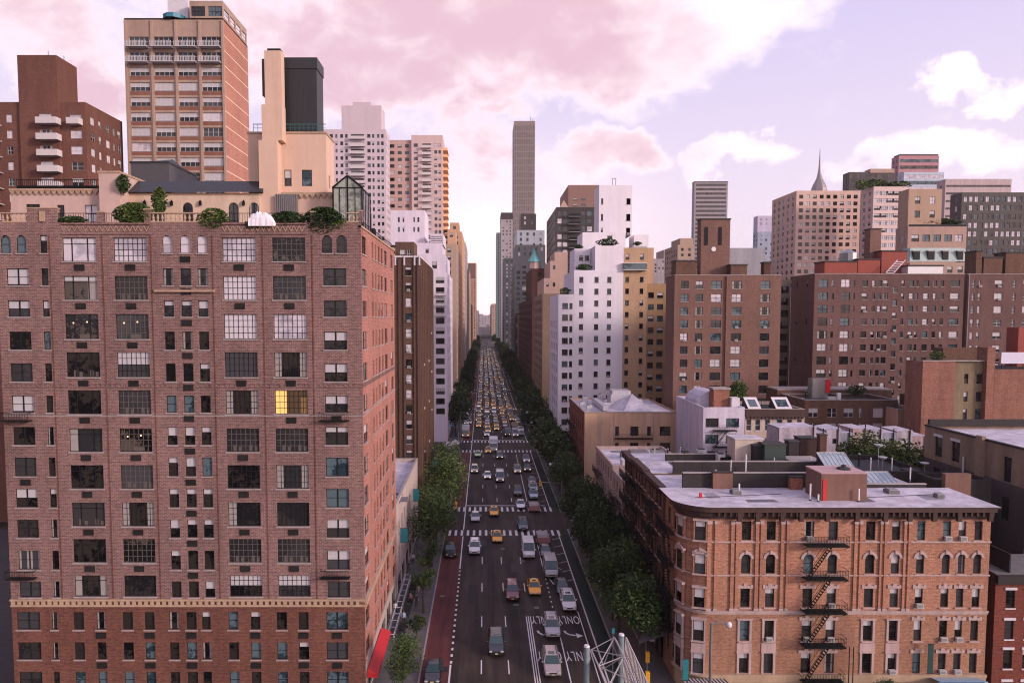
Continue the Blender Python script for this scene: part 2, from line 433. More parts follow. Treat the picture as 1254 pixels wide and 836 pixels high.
small_rows = [(288,310),(328.6,349.5),(368,387.7),(406,428),(445,467),(484.3,505),(522.6,544.7),(560,583),(598.4,621),(636,658),(674,697),(711.5,731)]
big_rows = [(291,320),(338,367),(384.6,415),(431,461.7),(478,507),(524.7,553),(569.4,598),(615,644),(659.7,688.7),(704.4,730)]
low_rows = [(749,770.5),(786,807),(822,843),(860,882)]
ops = []; acs = []
def addcol(a, b, rows, style, variants=None, arch0=False, py=400, ac=None, acw=1.0):
    x0, x1 = X(a, Y1, py)-XL1, X(b, Y1, py)-XL1
    for i, (t, q) in enumerate(rows):
        v = None
        if variants and i < len(variants): v = variants[i]
        ops.append((x0, x1, Z(q, Y1), Z(t, Y1), arch0 and i == 0, style, v))
        if ac and i in ac: acs.append(((x0+x1)/2+XL1, Z(q, Y1)-.62))
addcol(10, 37.6, small_rows[1:], 'pair', [8,3,0,0,8,0,0,3,0,4,0], ac=[6,10])
for a, b in ((4.3, 17), (23.5, 36)): addcol(a, b, small_rows[:1], 'dh', [6], True)
addcol(52.5, 61.5, small_rows, 'dh', None, False)
addcol(79.3, 120.6, big_rows, 'wide', [7,11,12,13,0,10,0,13,1,4], ac=range(9))
for i in (5, 6, 7): pass
addcol(141.6, 182, big_rows, 'grid', [7,13,12,3,13,12,13,4,5,0], ac=range(10))
addcol(201, 213.6, small_rows, 'dh', [7,4,2,0,0,6,3,2,2,3,2,0], True)
addcol(222.4, 235.4, small_rows, 'dh', [7,0,2,4,0,6,3,3,2,2,0,0], True, ac=range(0,12))
addcol(243, 255.6, small_rows, 'dh', [7,4,3,0,2,0,2,6,2,2,0,3], True)
addcol(274, 314.6, big_rows, 'grid', [7,7,7,0,4,13,0,10,13,3], ac=[0,1,3,5,6,7,8,9])
addcol(334.8, 375.3, big_rows, 'grid', [5,13,7,4,9,13,4,0,13,3], ac=[0,1,3,4,6,7,8,9])
addcol(396.4, 424.7, small_rows[1:], 'pair', [0,1,3,3,3,2,6,6,3,3,0], ac=[4])
for a, b in ((395.5, 408), (413, 425.8)): addcol(a, b, small_rows[:1], 'dh', [0], True)
# below the cornice band every wide bay turns into two single windows
for a, b, st in ((20.5,49.5,'pair'),(63,71,'dh'),(90,103,'dh'),(118,129.5,'dh'),(150,163,'dh'),(177,189.5,'dh'),(207,219,'dh'),(228,241,'dh'),
                 (247,258,'dh'),(279.6,292,'dh'),(306.8,319,'dh'),(338.7,351.5,'dh'),(365.5,378,'dh'),(399.6,426,'pair')):
    addcol(a, b, low_rows, st, None, py=770, ac=([0,1] if a in (118,177,306.8,365.5,228,399.6) else None))
up = [o for o in ops if o[2] > zband]; lo = [o for o in ops if o[2] < zband]
Wf = XR1-XL1
# the top of the front is mauve, under the band it is red
L1.wall((XL1,Y1), 0, Wf, zband, ztop, up, B_L1, .3, split=True, mix=(0,0,2,3,4,6), sill=M_sill)
L1.wall((XL1,Y1), 0, Wf, 0, zband-.001, lo, B_L1b, .3, split=True, mix=(0,1,2,4,6), sill=M_sill)
# the avenue side, its sunlight painted into the brick colour
sc = [(.4,2.9),(6.6,7.6),(8.7,9.6),(11.1,12.4),(13.4,14.8),(16.2,18.4),(21.9,24.0)]
srows = [(Z(q, Y1), Z(t, Y1)) for t, q in small_rows]
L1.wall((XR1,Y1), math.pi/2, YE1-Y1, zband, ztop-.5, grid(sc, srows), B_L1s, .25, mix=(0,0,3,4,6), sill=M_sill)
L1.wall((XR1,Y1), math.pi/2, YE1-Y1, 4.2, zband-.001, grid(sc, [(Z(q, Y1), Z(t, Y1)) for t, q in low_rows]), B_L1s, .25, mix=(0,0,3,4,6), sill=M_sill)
L1.wall((XR1,Y1), math.pi/2, YE1-Y1, 0, 4.199, [(1.5+i*4.8, 5.0+i*4.8, .5, 3.2, False, 'band', 0) for i in range(5)], plain('limestone', (.4,.34,.3)), .25)
L1.wall((XL1,YE1), -math.pi/2, YE1-Y1, 0, ztop-.5, [], B_L1); L1.wall((XR1,YE1), math.pi, Wf, 0, ztop-.5, [], B_L1)
for x, z in acs:
    if z > zb0+.5 or z < zband-1: L1.ac.append((AC_T, (x, Y1, z), 0))
def strip(p0, ang, u0, u1, z0, z1, out, m, mb=None, inn=.0):
    t = MB(); t.box(u0, u1, -out, -.003 if not inn else inn, z0, z1, m); (mb or L1.mb).add(t, (p0[0], p0[1], 0), ang)
F0, S0 = (XL1, Y1), (XR1, Y1)
# cornice band with little brackets
cb = MB()
for p, a, W in ((F0, 0, Wf+.12), (S0, math.pi/2, YE1-Y1)):
    strip(p, a, -.0, W, Z(742,Y1), Z(739.5,Y1), .16, M_tan, cb); strip(p, a, 0, W, Z(734.6,Y1), Z(732.6,Y1), .26, M_tan, cb)
    n = int(W/.62)
    for k in range(n): strip(p, a, k*.62+.1, k*.62+.42, Z(739.4,Y1), Z(734.7,Y1), .2, M_tan, cb)
L1.part(cb, 'cornice', 'tan bracketed cornice band over the red base')
bb = MB()
for p, a, W in ((F0, 0, Wf+.06), (S0, math.pi/2, YE1-Y1)):
    for q in (470.5, 509.5, 704.5):
        zc = Z(q, Y1)
        if q < 500:
            strip(p, a, 0, W, zc, zc+.07, .07, B_L1, bb); strip(p, a, 0, W, zc-.34, zc-.27, .07, B_L1, bb)
            for k in range(int(W/.5)): strip(p, a, k*.5, k*.5+.2, zc-.26, zc-.01, .06, B_L1, bb)
        elif q < 600: strip(p, a, 0, W, zc, zc+.1, .06, M_sill, bb)
for a, b in ((75,184),(272,376)):
    u0, u1 = X(a,Y1,280)-XL1, X(b,Y1,280)-XL1
    strip(F0, 0, u0, u1, Z(275,Y1), Z(273.5,Y1), .14, B_L1, bb); strip(F0, 0, u0, u1, Z(287,Y1), Z(286,Y1), .1, B_L1, bb)
    for k in range(int((u1-u0)/.55)):
        c = u0+k*.55+.27
        for s_ in (-1, 1):
            t = MB(); t.poly([(c,-.09,Z(284,Y1)),(c+s_*.25,-.09,Z(278,Y1)),(c+s_*.25,-.09,Z(276,Y1)),(c,-.09,Z(282,Y1))][::-s_], M_tan); bb.add(t, (XL1, Y1, 0))
            bb.mats and None
L1.part(bb, 'brick_band')
lg = MB(); strip(F0, 0, X(190,Y1,356)-XL1, X(263,Y1,356)-XL1, Z(357.5,Y1), Z(355,Y1), .3, M_tan, lg); L1.part(lg, 'ledge', 'tan ledge under the narrow windows')
# vertical joints where the facade steps
vj = MB()
for q in (68, 131.5, 190.5, 264.5, 325, 385):
    u = X(q, Y1, 500)-XL1; strip(F0, 0, u-.05, u+.05, zband+.3, Z(288,Y1), .05, B_L1b, vj)
L1.part(vj, 'pilaster_strip')
def balconette(x0, x1, z, y=Y1):
    m = MB(); m.box(x0, x1, y-.75, y-.003, z-.08, z, M_iron)
    m.box(x0, x1, y-.77, y-.73, z+.75, z+.8, M_iron)
    n = int((x1-x0)/.16)
    for k in range(n+1): m.box(x0+k*(x1-x0)/n-.012, x0+k*(x1-x0)/n+.012, y-.76, y-.74, z, z+.75, M_iron)
    for x in (x0, x1-.03): m.box(x, x+.03, y-.73, y-.003, z+.75, z+.8, M_iron)
    L1.part(m, 'balcony')
for a, b, q in ((5,40,514),(392,428,514),(12,46,706),(394,429,705)): balconette(X(a,Y1,q), X(b,Y1,q), Z(q,Y1))
# lit interior lamps behind a few windows
# ---- roof terrace
zr = ztop-.9
rf = MB(); rf.box(XL1+.3, XR1-.3, Y1+.35, YE1-.3, zr-.3, zr, M_roofg, 'b'); L1.part(rf, 'roof')
pp = MB()
pp.box(XL1, X(35,Y1,265), Y1, Y1+.35, ztop-.3, ztop-.02, B_L1)
def balus(a, b, q0=258, q1=271):
    m = MB(); x0, x1 = X(a,Y1,265), X(b,Y1,265); z0 = ztop+.01; z1 = z0+1.0
    m.box(x0, x1, Y1+.05, Y1+.32, z0, z0+.14, M_tan); m.box(x0, x1, Y1+.03, Y1+.34, z1-.12, z1, M_tan)
    n = int((x1-x0)/.42)
    for k in range(n):
        c = x0+(k+.5)*(x1-x0)/n
        m.lathe(c, Y1+.18, [(.09,z0+.14),(.06,z0+.25),(.13,z0+.45),(.06,z0+.72),(.09,z1-.12)], M_tan, 6)
    L1.part(m, 'balustrade')
balus(-1, 33); balus(184, 256); balus(424, 441)
# brick piers along the parapet
for a, b, h in ((33,70,1.35),(118,126,1.0),(176,184,1.25),(256,262,1.0),(380,386,1.0),(440.3,443.4,1.1)):
    pp = MB(); pp.box(X(a,Y1,265), X(b,Y1,265), Y1+.0, Y1+.45, ztop+.002, ztop+h, B_L1); pp.box(X(a,Y1,265)-.05, X(b,Y1,265)+.05, Y1-.05, Y1+.5, ztop+h+.002, ztop+h+.12, M_tan); L1.part(pp, 'parapet_pier')
pp = MB(); xs = X(52,Y1,268); pp.box(xs-.25, xs+.25, Y1-.12, Y1-.003, ztop+.1, ztop+1.1, M_tan)
L1.part(pp, 'ornament', 'small pale carved ornament on the parapet pier')
for a, b in ((70,118),(126,176),(262,380)):
    rl = MB(); x0, x1 = X(a,Y1,265), X(b,Y1,265)
    rl.box(x0, x1, Y1+.15, Y1+.2, ztop+.9, ztop+.96, M_iron); n = int((x1-x0)/.25)
    for k in range(n): rl.box(x0+k*.25, x0+k*.25+.03, Y1+.15, Y1+.18, ztop, ztop+.9, M_iron)
    L1.part(rl, 'railing')
rl = MB()
n = int((YE1-Y1)/.5)
rl.box(XR1-.3, XR1-.25, Y1+.5, YE1, ztop+.4, ztop+.46, M_iron)
for k in range(n): rl.box(XR1-.29, XR1-.26, Y1+.5+k*.5, Y1+.53+k*.5, ztop-.5, ztop+.4, M_iron)
L1.part(rl, 'railing')
sp = MB(); sp.box(XR1-.3, XR1+.1, Y1, YE1+.1, ztop-.5, ztop-.3, M_tan)
L1.part(sp, 'coping')
def zig(mb, x0, x1, y, z, m, s=.5, h=.42):
    n = max(1, int((x1-x0)/s)); w = (x1-x0)/n
    for k in range(n):
        a = x0+k*w
        mb.poly([(a,y,z),(a+w,y,z),(a+w/2,y,z-h)], m); mb.poly([(a,y,z),(a+w/2,y,z-h),(a+w/2,y+.2,z-h),(a,y+.2,z)], m); mb.poly([(a+w,y,z),(a+w,y+.2,z),(a+w/2,y+.2,z-h),(a+w/2,y,z-h)], m)
def sub_block(name, label, x0, x1, y0, y1, z0, z1, m, roof, ops=(), rops=(), style='dh', fm=None, par=.3, cap=None):
    """a rooftop part of the big house: block with its windows as sub-parts"""
    h = Bld.__new__(Bld); h.root = None; h.w = []; h.mb = MB(); h.o = L1.o; h.ac = []; h.cap = 99
    h.wall((x0,y0), 0, x1-x0, z0, z1, list(ops), m, .2, style=style, fm=fm)
    h.wall((x1,y0), math.pi/2, y1-y0, z0, z1, list(rops), m, .2, style=style, fm=fm)
    h.wall((x0,y1), -math.pi/2, y1-y0, z0, z1, [], m); h.wall((x1,y1), math.pi, x1-x0, z0, z1, [], m)
    h.mb.box(x0-.08, x1+.08, y0-.08, y1+.08, z1+.002, z1+.22, cap or roof)
    root = L1.part(h.mb, name, label)
    for a, loc, ang, (F, G), split, key, sill, w in h.w:
        link('window', cached(both(key, F, G), 'window'), root, tuple(loc[k]-L1.o[k] for k in range(3)), ang)
    return root
# pink penthouse, left
YA = 76.0
xa, xb = X(13,YA,245), X(122,YA,245); zt = Z(231,YA)
r_ = sub_block('penthouse', 'pale pink stucco penthouse wall with zigzag trim', xa, xb, YA, YA+9, zr, zt-.25, M_pink, M_tan,
    ops=[(X(a,YA,260)-xa, X(b,YA,260)-xa, Z(272,YA), Z(q,YA), False, st, v) for a,b,q,st,v in ((32,49,250,'sash4',0),(70,79,251,'dh',0),(104,119,251,'sash4',7))])
z_ = MB(); zig(z_, xa, xb, YA-.22, zt-.25, M_tan, .62, .42); z_.box(xa, xb, YA-.25, YA-.09, zt-.248, zt-.03, M_tan); L1.part(z_, 'zigzag_trim', parent=r_)
# terrace fence above it
m = MB(); x0, x1, y, z0 = X(20,YA+2,225), X(122,YA+2,225), YA+2, zt
m.box(x0, x1, y, y+.05, z0+1.3, z0+1.38, M_iron); m.box(x0, x1, y+.1, y+.14, z0, z0+.7, M_iron)
for k in range(int((x1-x0)/.22)): m.box(x0+k*.22, x0+k*.22+.04, y, y+.03, z0, z0+1.3, M_iron)
L1.part(m, 'terrace_fence', 'black terrace fence on the pink penthouse')
sub_block('stair_tower', 'plain pink stair tower between the penthouses', X(121.5,YA-1,240), X(147,YA-1,240), YA-1, YA+5, zr, Z(212,YA-1), M_pink, M_tan)
# arched penthouse with black roof
YB = 77.0
xa, xb = X(147,YB,250), X(318,YB,250); zw = Z(239,YB); za = Z(250,YB)
ao = [(X(c-6.3,YB,260)-xa, X(c+6.3,YB,260)-xa, zr+.05, Z(248,YB), True, 'sash4', v) for c, v in ((164,4),(195,0),(230,0),(286,5),(311,4))]
r_ = sub_block('penthouse', 'cream penthouse with arched windows under a black roof', xa, xb, YB, YB+8, zr, zw, plain('cream_stucco', (.6,.45,.34), .85, .12), M_tan, ops=ao)
m = MB(); zt2 = Z(222,YB+2)
m.poly([(xa-.3,YB-.4,zw+.26),(xb+.3,YB-.4,zw+.26),(xb+.3,YB+2,zt2),(xa-.3,YB+2,zt2)], M_slate); m.poly([(xa-.3,YB+2,zt2),(xb+.3,YB+2,zt2),(xb+.3,YB+8,zt2),(xa-.3,YB+8,zt2)], M_slate)
m.poly([(xb+.3,YB-.4,zw+.26),(xb+.3,YB+8,zw+.26),(xb+.3,YB+8,zt2),(xb+.3,YB+2,zt2)], M_slate); m.poly([(xa-.3,YB-.4,zw+.26),(xa-.3,YB+2,zt2),(xa-.3,YB+8,zt2),(xa-.3,YB+8,zw+.26)], M_slate)
L1.part(m, 'black_roof', parent=r_)
for c in (151.5,178,211,246,299):
    m = MB(); x, z = X(c,YB,248), Z(252,YB); m.box(x-.03,x+.03,YB-.25,YB-.1,z+.42,z+.5,M_iron); m.box(x-.12,x+.12,YB-.32,YB-.1,z,z+.4,M_iron); m.lathe(x,YB-.2,[(.16,z+.4),(.02,z+.62)],M_iron,6)
    L1.part(m, 'wall_lantern', parent=r_)
# dark lantern shed with a pyramid roof
YC = 84.0
xa, xb = X(160,YC,210), X(207,YC,210)
r_ = sub_block('roof_shed', 'dark grey roof shed with a pyramid skylight', xa, xb, YC, YC+8, zr, Z(200,YC), simple('lead_grey', (.07,.065,.07), .6), M_slate)
m = MB(); z0 = Z(200,YC)+.22; ap = ((xa+xb)/2+1, YC+4, z0+1.1)
for p, q in (((xa+1,YC+.5),(xb-.5,YC+.5)),((xb-.5,YC+.5),(xb-.5,YC+7)),((xb-.5,YC+7),(xa+1,YC+7)),((xa+1,YC+7),(xa+1,YC+.5))): m.poly([(p[0],p[1],z0),(q[0],q[1],z0),ap], M_slate)
L1.part(m, 'skylight', parent=r_)
# pink water tank tower
YD = 79.0
M_pch = plain('peach_stucco', (.6,.42,.32), .85, .1, .5, .2)
xa, xb, xs2 = X(304,YD,200), X(399.5,YD,200), 0
zt = Z(164,YD); 
r_ = sub_block('roof_tower', 'peach stucco roof tower with two small windows', xa, xb, YD, YD+4.2, zr, zt, M_pch, M_tan,
    ops=[(X(a,YD,215)-xa, X(b,YD,215)-xa, Z(228,YD), Z(208,YD), False, 'dh', v) for a, b, v in ((348,357,3),(369.5,382,6))],
    rops=[(1.2,1.9,Z(228,YD),Z(212,YD),False,'dh',0)])
m = MB(); x0, x1 = X(344,YD+1,110), X(388,YD+1,110); zz = Z(72,YD+1)
m.box(x0, x1+.0, YD+1, YD+4.1, zt+.23, zz, M_black, 'b')
for k in range(14): m.box(x0+.1+k*(x1-x0-.2)/14, x0+.16+k*(x1-x0-.2)/14, YD+.97, YD+.998, zt+.4, zz-1, M_black)
m.box(x0-.08, x1+.08, YD+.9, YD+4.2, zz-1.1, zz+.1, M_black); m.box(X(320.5,YD+1,110), x0-.1, YD+1.2, YD+3.8, zt+4.5, zz+.05, M_black)
L1.part(m, 'tank_enclosure', 'black metal water tank enclosure', parent=r_)
m = MB(); x0, x1 = X(324.5,YD-1.2,120), X(345,YD-1.2,120); zc = Z(62,YD-1.2)
m.box(x0, x1, YD-1.2, YD-.003, Z(128,YD-1.2), zc, M_pch); m.box(X(321,YD-1.4,180), X(346,YD-1.4,180), YD-1.4, YD-.004, Z(172,YD-1.4), Z(128,YD-1.4)-.002, M_pch)
m.box(X(317,YD-1.6,200), X(340,YD-1.6,200), YD-1.6, YD-.005, zr, Z(172,YD-1.4)-.003, M_pch); m.box(x0+.3, x1-.1, YD-1.1, YD-.2, zc+.01, zc+.25, M_iron)
L1.part(m, 'chimney', 'tall peach stepped chimney', parent=r_)
z0 = zt+.22; tq = simple('teal_rail', (.02,.12,.12), .5)
for x0, x1 in ((X(344,YD,158), xb), (xa+.6, X(323,YD,158))):
    m = MB(); m.box(x0, x1, YD+.05, YD+.1, z0+.8, z0+.88, tq); m.box(x0, x1, YD+.05, YD+.1, z0+.4, z0+.44, tq)
    for k in range(int((x1-x0)/.5)+1): m.box(x0+k*.5, x0+k*.5+.04, YD+.05, YD+.1, z0, z0+.8, tq)
    L1.part(m, 'railing', 'teal railing around the tank', parent=r_)
# zigzag wall, corrugated patch and conservatory
YE = 77.5
xa, xb = X(345,YE,245), X(408,YE,245)
r_ = sub_block('penthouse', 'low pink terrace wall with zigzag trim and a grey corrugated patch', xa, xb, YE, YE+1.4, zr, Z(238,YE), M_pch, M_tan)
z_ = MB(); zig(z_, X(366,YE,245), xb, YE-.22, Z(238,YE), M_tan, .62, .45); L1.part(z_, 'zigzag_trim', parent=r_)
m = MB(); x0, x1 = X(337,YE-.4,245), X(365,YE-.4,245)
for k in range(12): m.box(x0+k*(x1-x0)/12, x0+(k+.75)*(x1-x0)/12, YE-.5, YE-.3, zr, Z(238,YE-.4), simple('grey_corrugated', (.2,.18,.18), .5, .4))
L1.part(m, 'corrugated_panel', parent=r_)
YG = 75.5
x0, x1, y0, y1 = X(408,YG,250), X(443.5,YG,250), YG, YG+5.2; ze = Z(230,YG); zp = Z(215,YG); xm = x0+(x1-x0)*.5
m = MB(); gl = MB()
gm = glass('conservatory_glass', (.05,.06,.05), (.3,.32,.26), .3)
for x, z in ((x0,ze),(xm,zp),(x1,ze)):
    for y in (y0, y1): m.box(x-.07, x+.07, y-.07, y+.07, zr, z, M_iron)
for x in (x0+.7, x0+1.5, xm+.8): m.box(x-.03, x+.03, y0-.03, y0+.03, zr, ze+.1, M_iron)
m.box(x0, x1, y0-.04, y0+.04, ze-.05, ze+.05, M_iron)
for (xa_, za_), (xb_, zb_) in (((x0-.1,ze),(xm,zp)),((xm,zp),(x1+.1,ze))):
    m.tube((xa_,y0,za_),(xb_,y0,zb_),.09,.09,M_iron,4)
for k in range(6):
    y = y0+k*(y1-y0)/5; m.box(x1-.04, x1+.04, y-.04, y+.04, zr, ze, M_iron)
    m.tube((xm,y,zp),(x1,y,ze),.05,.05,M_iron,4); m.tube((xm,y,zp),(x0,y,ze),.05,.05,M_iron,4)
m.box(x1-.05, x1+.05, y0, y1, ze-.05, ze+.05, M_iron)
gl.poly([(x0,y0+.05,zr),(x1,y0+.05,zr),(x1,y0+.05,ze),(xm,y0+.05,zp),(x0,y0+.05,ze)], gm)
gl.poly([(x1-.05,y0,zr),(x1-.05,y1,zr),(x1-.05,y1,ze),(x1-.05,y0,ze)], G_sky)
gl.poly([(x1,y0,ze),(x1,y1,ze),(xm,y1,zp),(xm,y0,zp)], G_dark); gl.poly([(x0,y0,ze),(xm,y0,zp),(xm,y1,zp),(x0,y1,ze)], G_dark)
cg = L1.part(m, 'conservatory', 'black framed glass conservatory at the roof corner'); L1.part(gl, 'pane', parent=cg)
# chimney stacks at the avenue edge
m = MB()
for y, h in ((82,3.6),(85.5,2.2),(90,1.6)): m.box(XR1-2.2, XR1-1.0, y, y+1.4, zr, zr+h, M_iron)
L1.part(m, 'vent_stack')
L1.done()
# red awning and basement area railing on the avenue side
def awning(name, label, x0, x1, y0, y1, zh, zl, m, cat='awning', scal=None):
    """sloping canvas from the wall (x0) out to x1"""
    q = MB(); q.poly([(x0,y0,zh),(x1,y0,zl),(x1,y1,zl),(x0,y1,zh)], m); q.poly([(x0,y0,zh-.06),(x0,y1,zh-.06),(x1,y1,zl-.06),(x1,y0,zl-.06)], m)
    q.poly([(x0,y0,zh),(x0,y0,zl-.3),(x1,y0,zl-.3),(x1,y0,zl)], m); q.poly([(x1,y0,zl),(x1,y0,zl-.3),(x1,y1,zl-.3),(x1,y1,zl)], m); q.poly([(x0,y1,zh),(x1,y1,zl),(x1,y1,zl-.3),(x0,y1,zl-.3)], m)
    return tag(q.build(name), label, cat)
M_red = simple('red_canvas', (.5,.015,.02), .6)
awning('awning', 'bright red canvas awning on the sidewalk side of the big brick house', XR1+.1, XR1+1.2, 70.8, 81, 3.3, 2.9, M_red)
# ================================================================= buildings behind on the left
def gr(a, b): return [(a[i], a[i]) for i in range(0)]
# L2: red brick block with white balconies
M_l2 = brick('dark_red_brick', (.15,.06,.042), (.10,.042,.03), (.2,.12,.1), 1, .4)
Y = 135.0; X1 = X(107,Y,200); X0 = X(-60,Y,200); zt = Z(126,Y)
b = Bld('brick_apartment_building', 'reddish brown brick block with white balconies at the far left edge above the pink penthouse', X0, Y)
rows = autorows(20, zt-1, 2.95, 1.5)
f = []
for a, c in ((-28,-18),(9,16),(32,46)): f += grid([(X(a,Y,180)-X0, X(c,Y,180)-X0)], rows)
f += grid([(X(87,Y,180)-X0, X(101,Y,180)-X0)], rows)
b.block(X0, X1, Y, 148.5, 0, zt, M_l2, M_roofd, front=f, right=grid([(1.5,2.9),(4.3,5.2),(7,8.4),(9.6,10.4),(11.4,12.6)], rows), style='sash4', fm=M_wframe, mix=(0,3,7,7,8,6))
ta, tb = X(22,Y-.6,100), X(70,Y-.6,100); tz = Z(70,Y)
M_l2o = brick('orange_tan_brick', (.5,.25,.1), (.42,.2,.08), (.4,.25,.15), 1, .4)
b.block(ta, tb, Y-.6, 141, 0, tz, M_l2, M_roofd, front=grid([(X(51.5,Y,180)-ta, X(67,Y,180)-ta)], rows, style='quad'), style='sash4', fm=M_wframe, mix=(3,7,4), par=.5)
m = MB(); m.box(ta+1.2, tb-.4, Y+3, Y+6, tz, tz+.1, M_roofd); m.tube(((ta+tb)/2,Y+3,tz),((ta+tb)/2,Y+3,tz+2.2),.08,.05,M_iron,5); m.tube(((ta+tb)/2+3,Y+3,tz),((ta+tb)/2+3,Y+3,tz+1.3),.06,.05,M_iron,5)
b.part(m, 'antenna')
M_bal = simple('white_balcony', (.55,.5,.5), .6)
def balcony(b, x0, x1, y, z, d=1.4, m=M_bal, solid=False):
    q = MB(); q.box(x0, x1, y-d, y-.004, z-.15, z, m)
    q.box(x0, x1, y-d, y-d+.05, z+.95, z+1.0, m)
    if solid: q.box(x0, x1, y-d, y-d+.06, z+.001, z+.949, m); q.box(x0, x0+.06, y-d+.06, y-.004, z+.001, z+1, m); q.box(x1-.06, x1, y-d+.06, y-.004, z+.001, z+1, m)
    else:
        n = int((x1-x0)/.3)
        for k in range(n+1): q.box(x0+k*(x1-x0)/n-.05, x0+k*(x1-x0)/n+.05, y-d, y-d+.04, z, z+.95, m)
    b.part(q, 'balcony')
for r in rows[:7]:
    balcony(b, X(50.5,Y-.6,180), X(76,Y-.6,180), Y-.6, r[0]-.5, 1.6, M_bal, True); balcony(b, X(-4,Y,180), X(3,Y,180), Y, r[0]-.5, 1.4)
balcony(b, X(86,Y,140), X(101,Y,140), Y, rows[0][0]-.4, 1.5, M_bal, True)
b.done()
# L3: tan slab tower
M_l3 = plain('tan_concrete_piers', (.37,.26,.205), .85, .2, .3, .35)
M_l3s = brick('sun_tinted_side_brick', (.42,.19,.13), (.34,.15,.1), (.42,.25,.2), 1, .25)  # orange of the sunlit side put into the brick colour
Y = 147.0; X0, X1 = X(155,Y,120), X(275,Y,120); Y2 = 162.0; zt = Z(22.5,Y)
b = Bld('tan_tower', 'tall tan slab tower with four window bays and a sun-tinted brick side', X0, Y, cap=96)
fh = 17.75*Y/FOC; z0 = Z(221,Y); rows = []
for k in range(24): zz = Z(43.5,Y)-2.0-fh*k-.02; rows.append((zz, zz+1.75)); 
rows = [r for r in rows if r[0] > 2]
bays = [(160,184),(190,214),(219,242.5),(248,272)]
bx = [(X(a,Y,120)-X0, X(c,Y,120)-X0) for a, c in bays]
f = []
for i, r in enumerate(rows):
    for q in bx: f.append((q[0], q[1], r[0], r[1], False, 'quad', (random.choice((0,0,5)) if i < 2 else random.choice((8,3,0,8,3,7)))))
b.wall((X0,Y), 0, X1-X0, 0, zt, f, M_l3, .35, fm=M_wframe)
M_span = plain('red_brown_spandrel', (.24,.1,.07), .85)
sd = []; 
b.wall((X1,Y), math.pi/2, Y2-Y, 0, zt, [], M_l3s)
b.wall((X0,Y2), -math.pi/2, Y2-Y, 0, zt, [], M_l3s); b.wall((X1,Y2), math.pi, X1-X0, 0, zt, [], M_l3s)
b.mb.box(X0, X1, Y, Y2, zt-.3, zt-.001, M_roofg, 'b')
sp = MB(); pi_ = MB(); st = MB()
for r in rows:
    for q in bx: sp.box(X0+q[0], X0+q[1], Y-.05, Y-.004, r[0]-.75, r[0]-.1, M_span); sp.box(X0+q[0], X0+q[1], Y-.1, Y-.004, r[0]-.095, r[0]-.0, M_sill)
    st.box(X1+.003, X1+.05, Y+.2, Y2-.2, r[1]+.3, r[1]+.5, simple('pale_floor_edge', (.75,.55,.42), .8))
for q in (155,186.9,216.3,245.2,273.2):
    x = X(q,Y,120); pi_.box(x-.0, x+.45, Y-.3, Y-.003, 0, zt-.4, M_l3)
b.part(sp, 'spandrel'); b.part(pi_, 'pier'); b.part(st, 'floor_edge')
for k in (0, 1):
    for q in bx: balcony(b, X0+q[0]-.1, X0+q[1]+.1, Y, rows[k][0]-.5, 1.5, simple('pale_balcony_rail', (.5,.5,.52), .5))
x0 = X(232,Y,10); zp = Z(2,Y)
b.block(x0, X1, Y+.02, Y2-.5, zt+.003, zp, M_l3, M_roofg, front=[(X(234,Y,12)-x0, X(251,Y,12)-x0, Z(20,Y), Z(8,Y), False, 'quad', 0), (X(255,Y,12)-x0, X(272,Y,12)-x0, Z(20,Y), Z(8,Y), False, 'quad', 6)],
    right=[(.8+i*3.5, 3.6+i*3.5, Z(19,Y), Z(9,Y), False, 'dh', 7) for i in range(4)], par=.4)
m = MB(); m.box(X(205,Y+2,0), X(230,Y+2,0), Y+2, Y+7, zt, Z(-6,Y+2), simple('pale_plant_room', (.6,.56,.6), .6)); b.part(m, 'plant_room')
m = MB(); m.lathe(X(213,Y+1,20), Y+1.2, [(2.2,zt),(2.2,zt+.8),(1.6,zt+1.1)], simple('teal_tarp', (.03,.18,.24), .5), 10); b.part(m, 'water_tank', 'teal covered tank')
b.done()
# L5 pale pink tower with a balcony column
def slab(name, label, Y, x0, x1, zt, Y2, wm, fh, cols, sidecols, balx, h=1.5, mix=(0,3,6,7,5), roof=M_roofg, tops=(), cap=88, par=.8, fm=None, balm=None, style='dh', zlow=8, skip=0, cat='building', leftcols=None, ws=.2):
    b = Bld(name, label, x0, Y, cat=cat, cap=cap)
    rows = [r for r in autorows(zlow, zt-.6, fh, h)][skip:]
    f = grid(cols, rows)
    b.block(x0, x1, Y, Y2, 0, zt, wm, roof, front=f, right=grid(sidecols, rows), left=grid(leftcols or [], rows), mix=mix, par=par, fm=fm, style=style, depth=ws)
    for a, c in balx:
        q = MB(); n = 0
        for r in rows[:26]:
            z = r[0]-.55
            q = MB(); q.box(x0+a, x0+c, Y-1.5, Y-.004, z-.18, z, M_bal); q.box(x0+a, x0+c, Y-1.5, Y-1.44, z+.001, z+1.0, balm or M_bal)
            b.part(q, 'balcony')
    for (a, c, ya, yb, z0, z1, wm2) in tops:
        b.block(a, c, ya, yb, z0+.16 if z0 > 1 else 0, z1, wm2, roof, par=.4)
    return b, rows
M_l5 = plain('lilac_white_brick', (.55,.46,.5), .85, .12, .3, .15)
Y = 296.0; x0, x1 = X(396,Y,200), X(472.7,Y,200); zt = Z(159,Y)
P = lambda *q: [(X(a,Y,200)-x0, X(c,Y,200)-x0) for a, c in q]
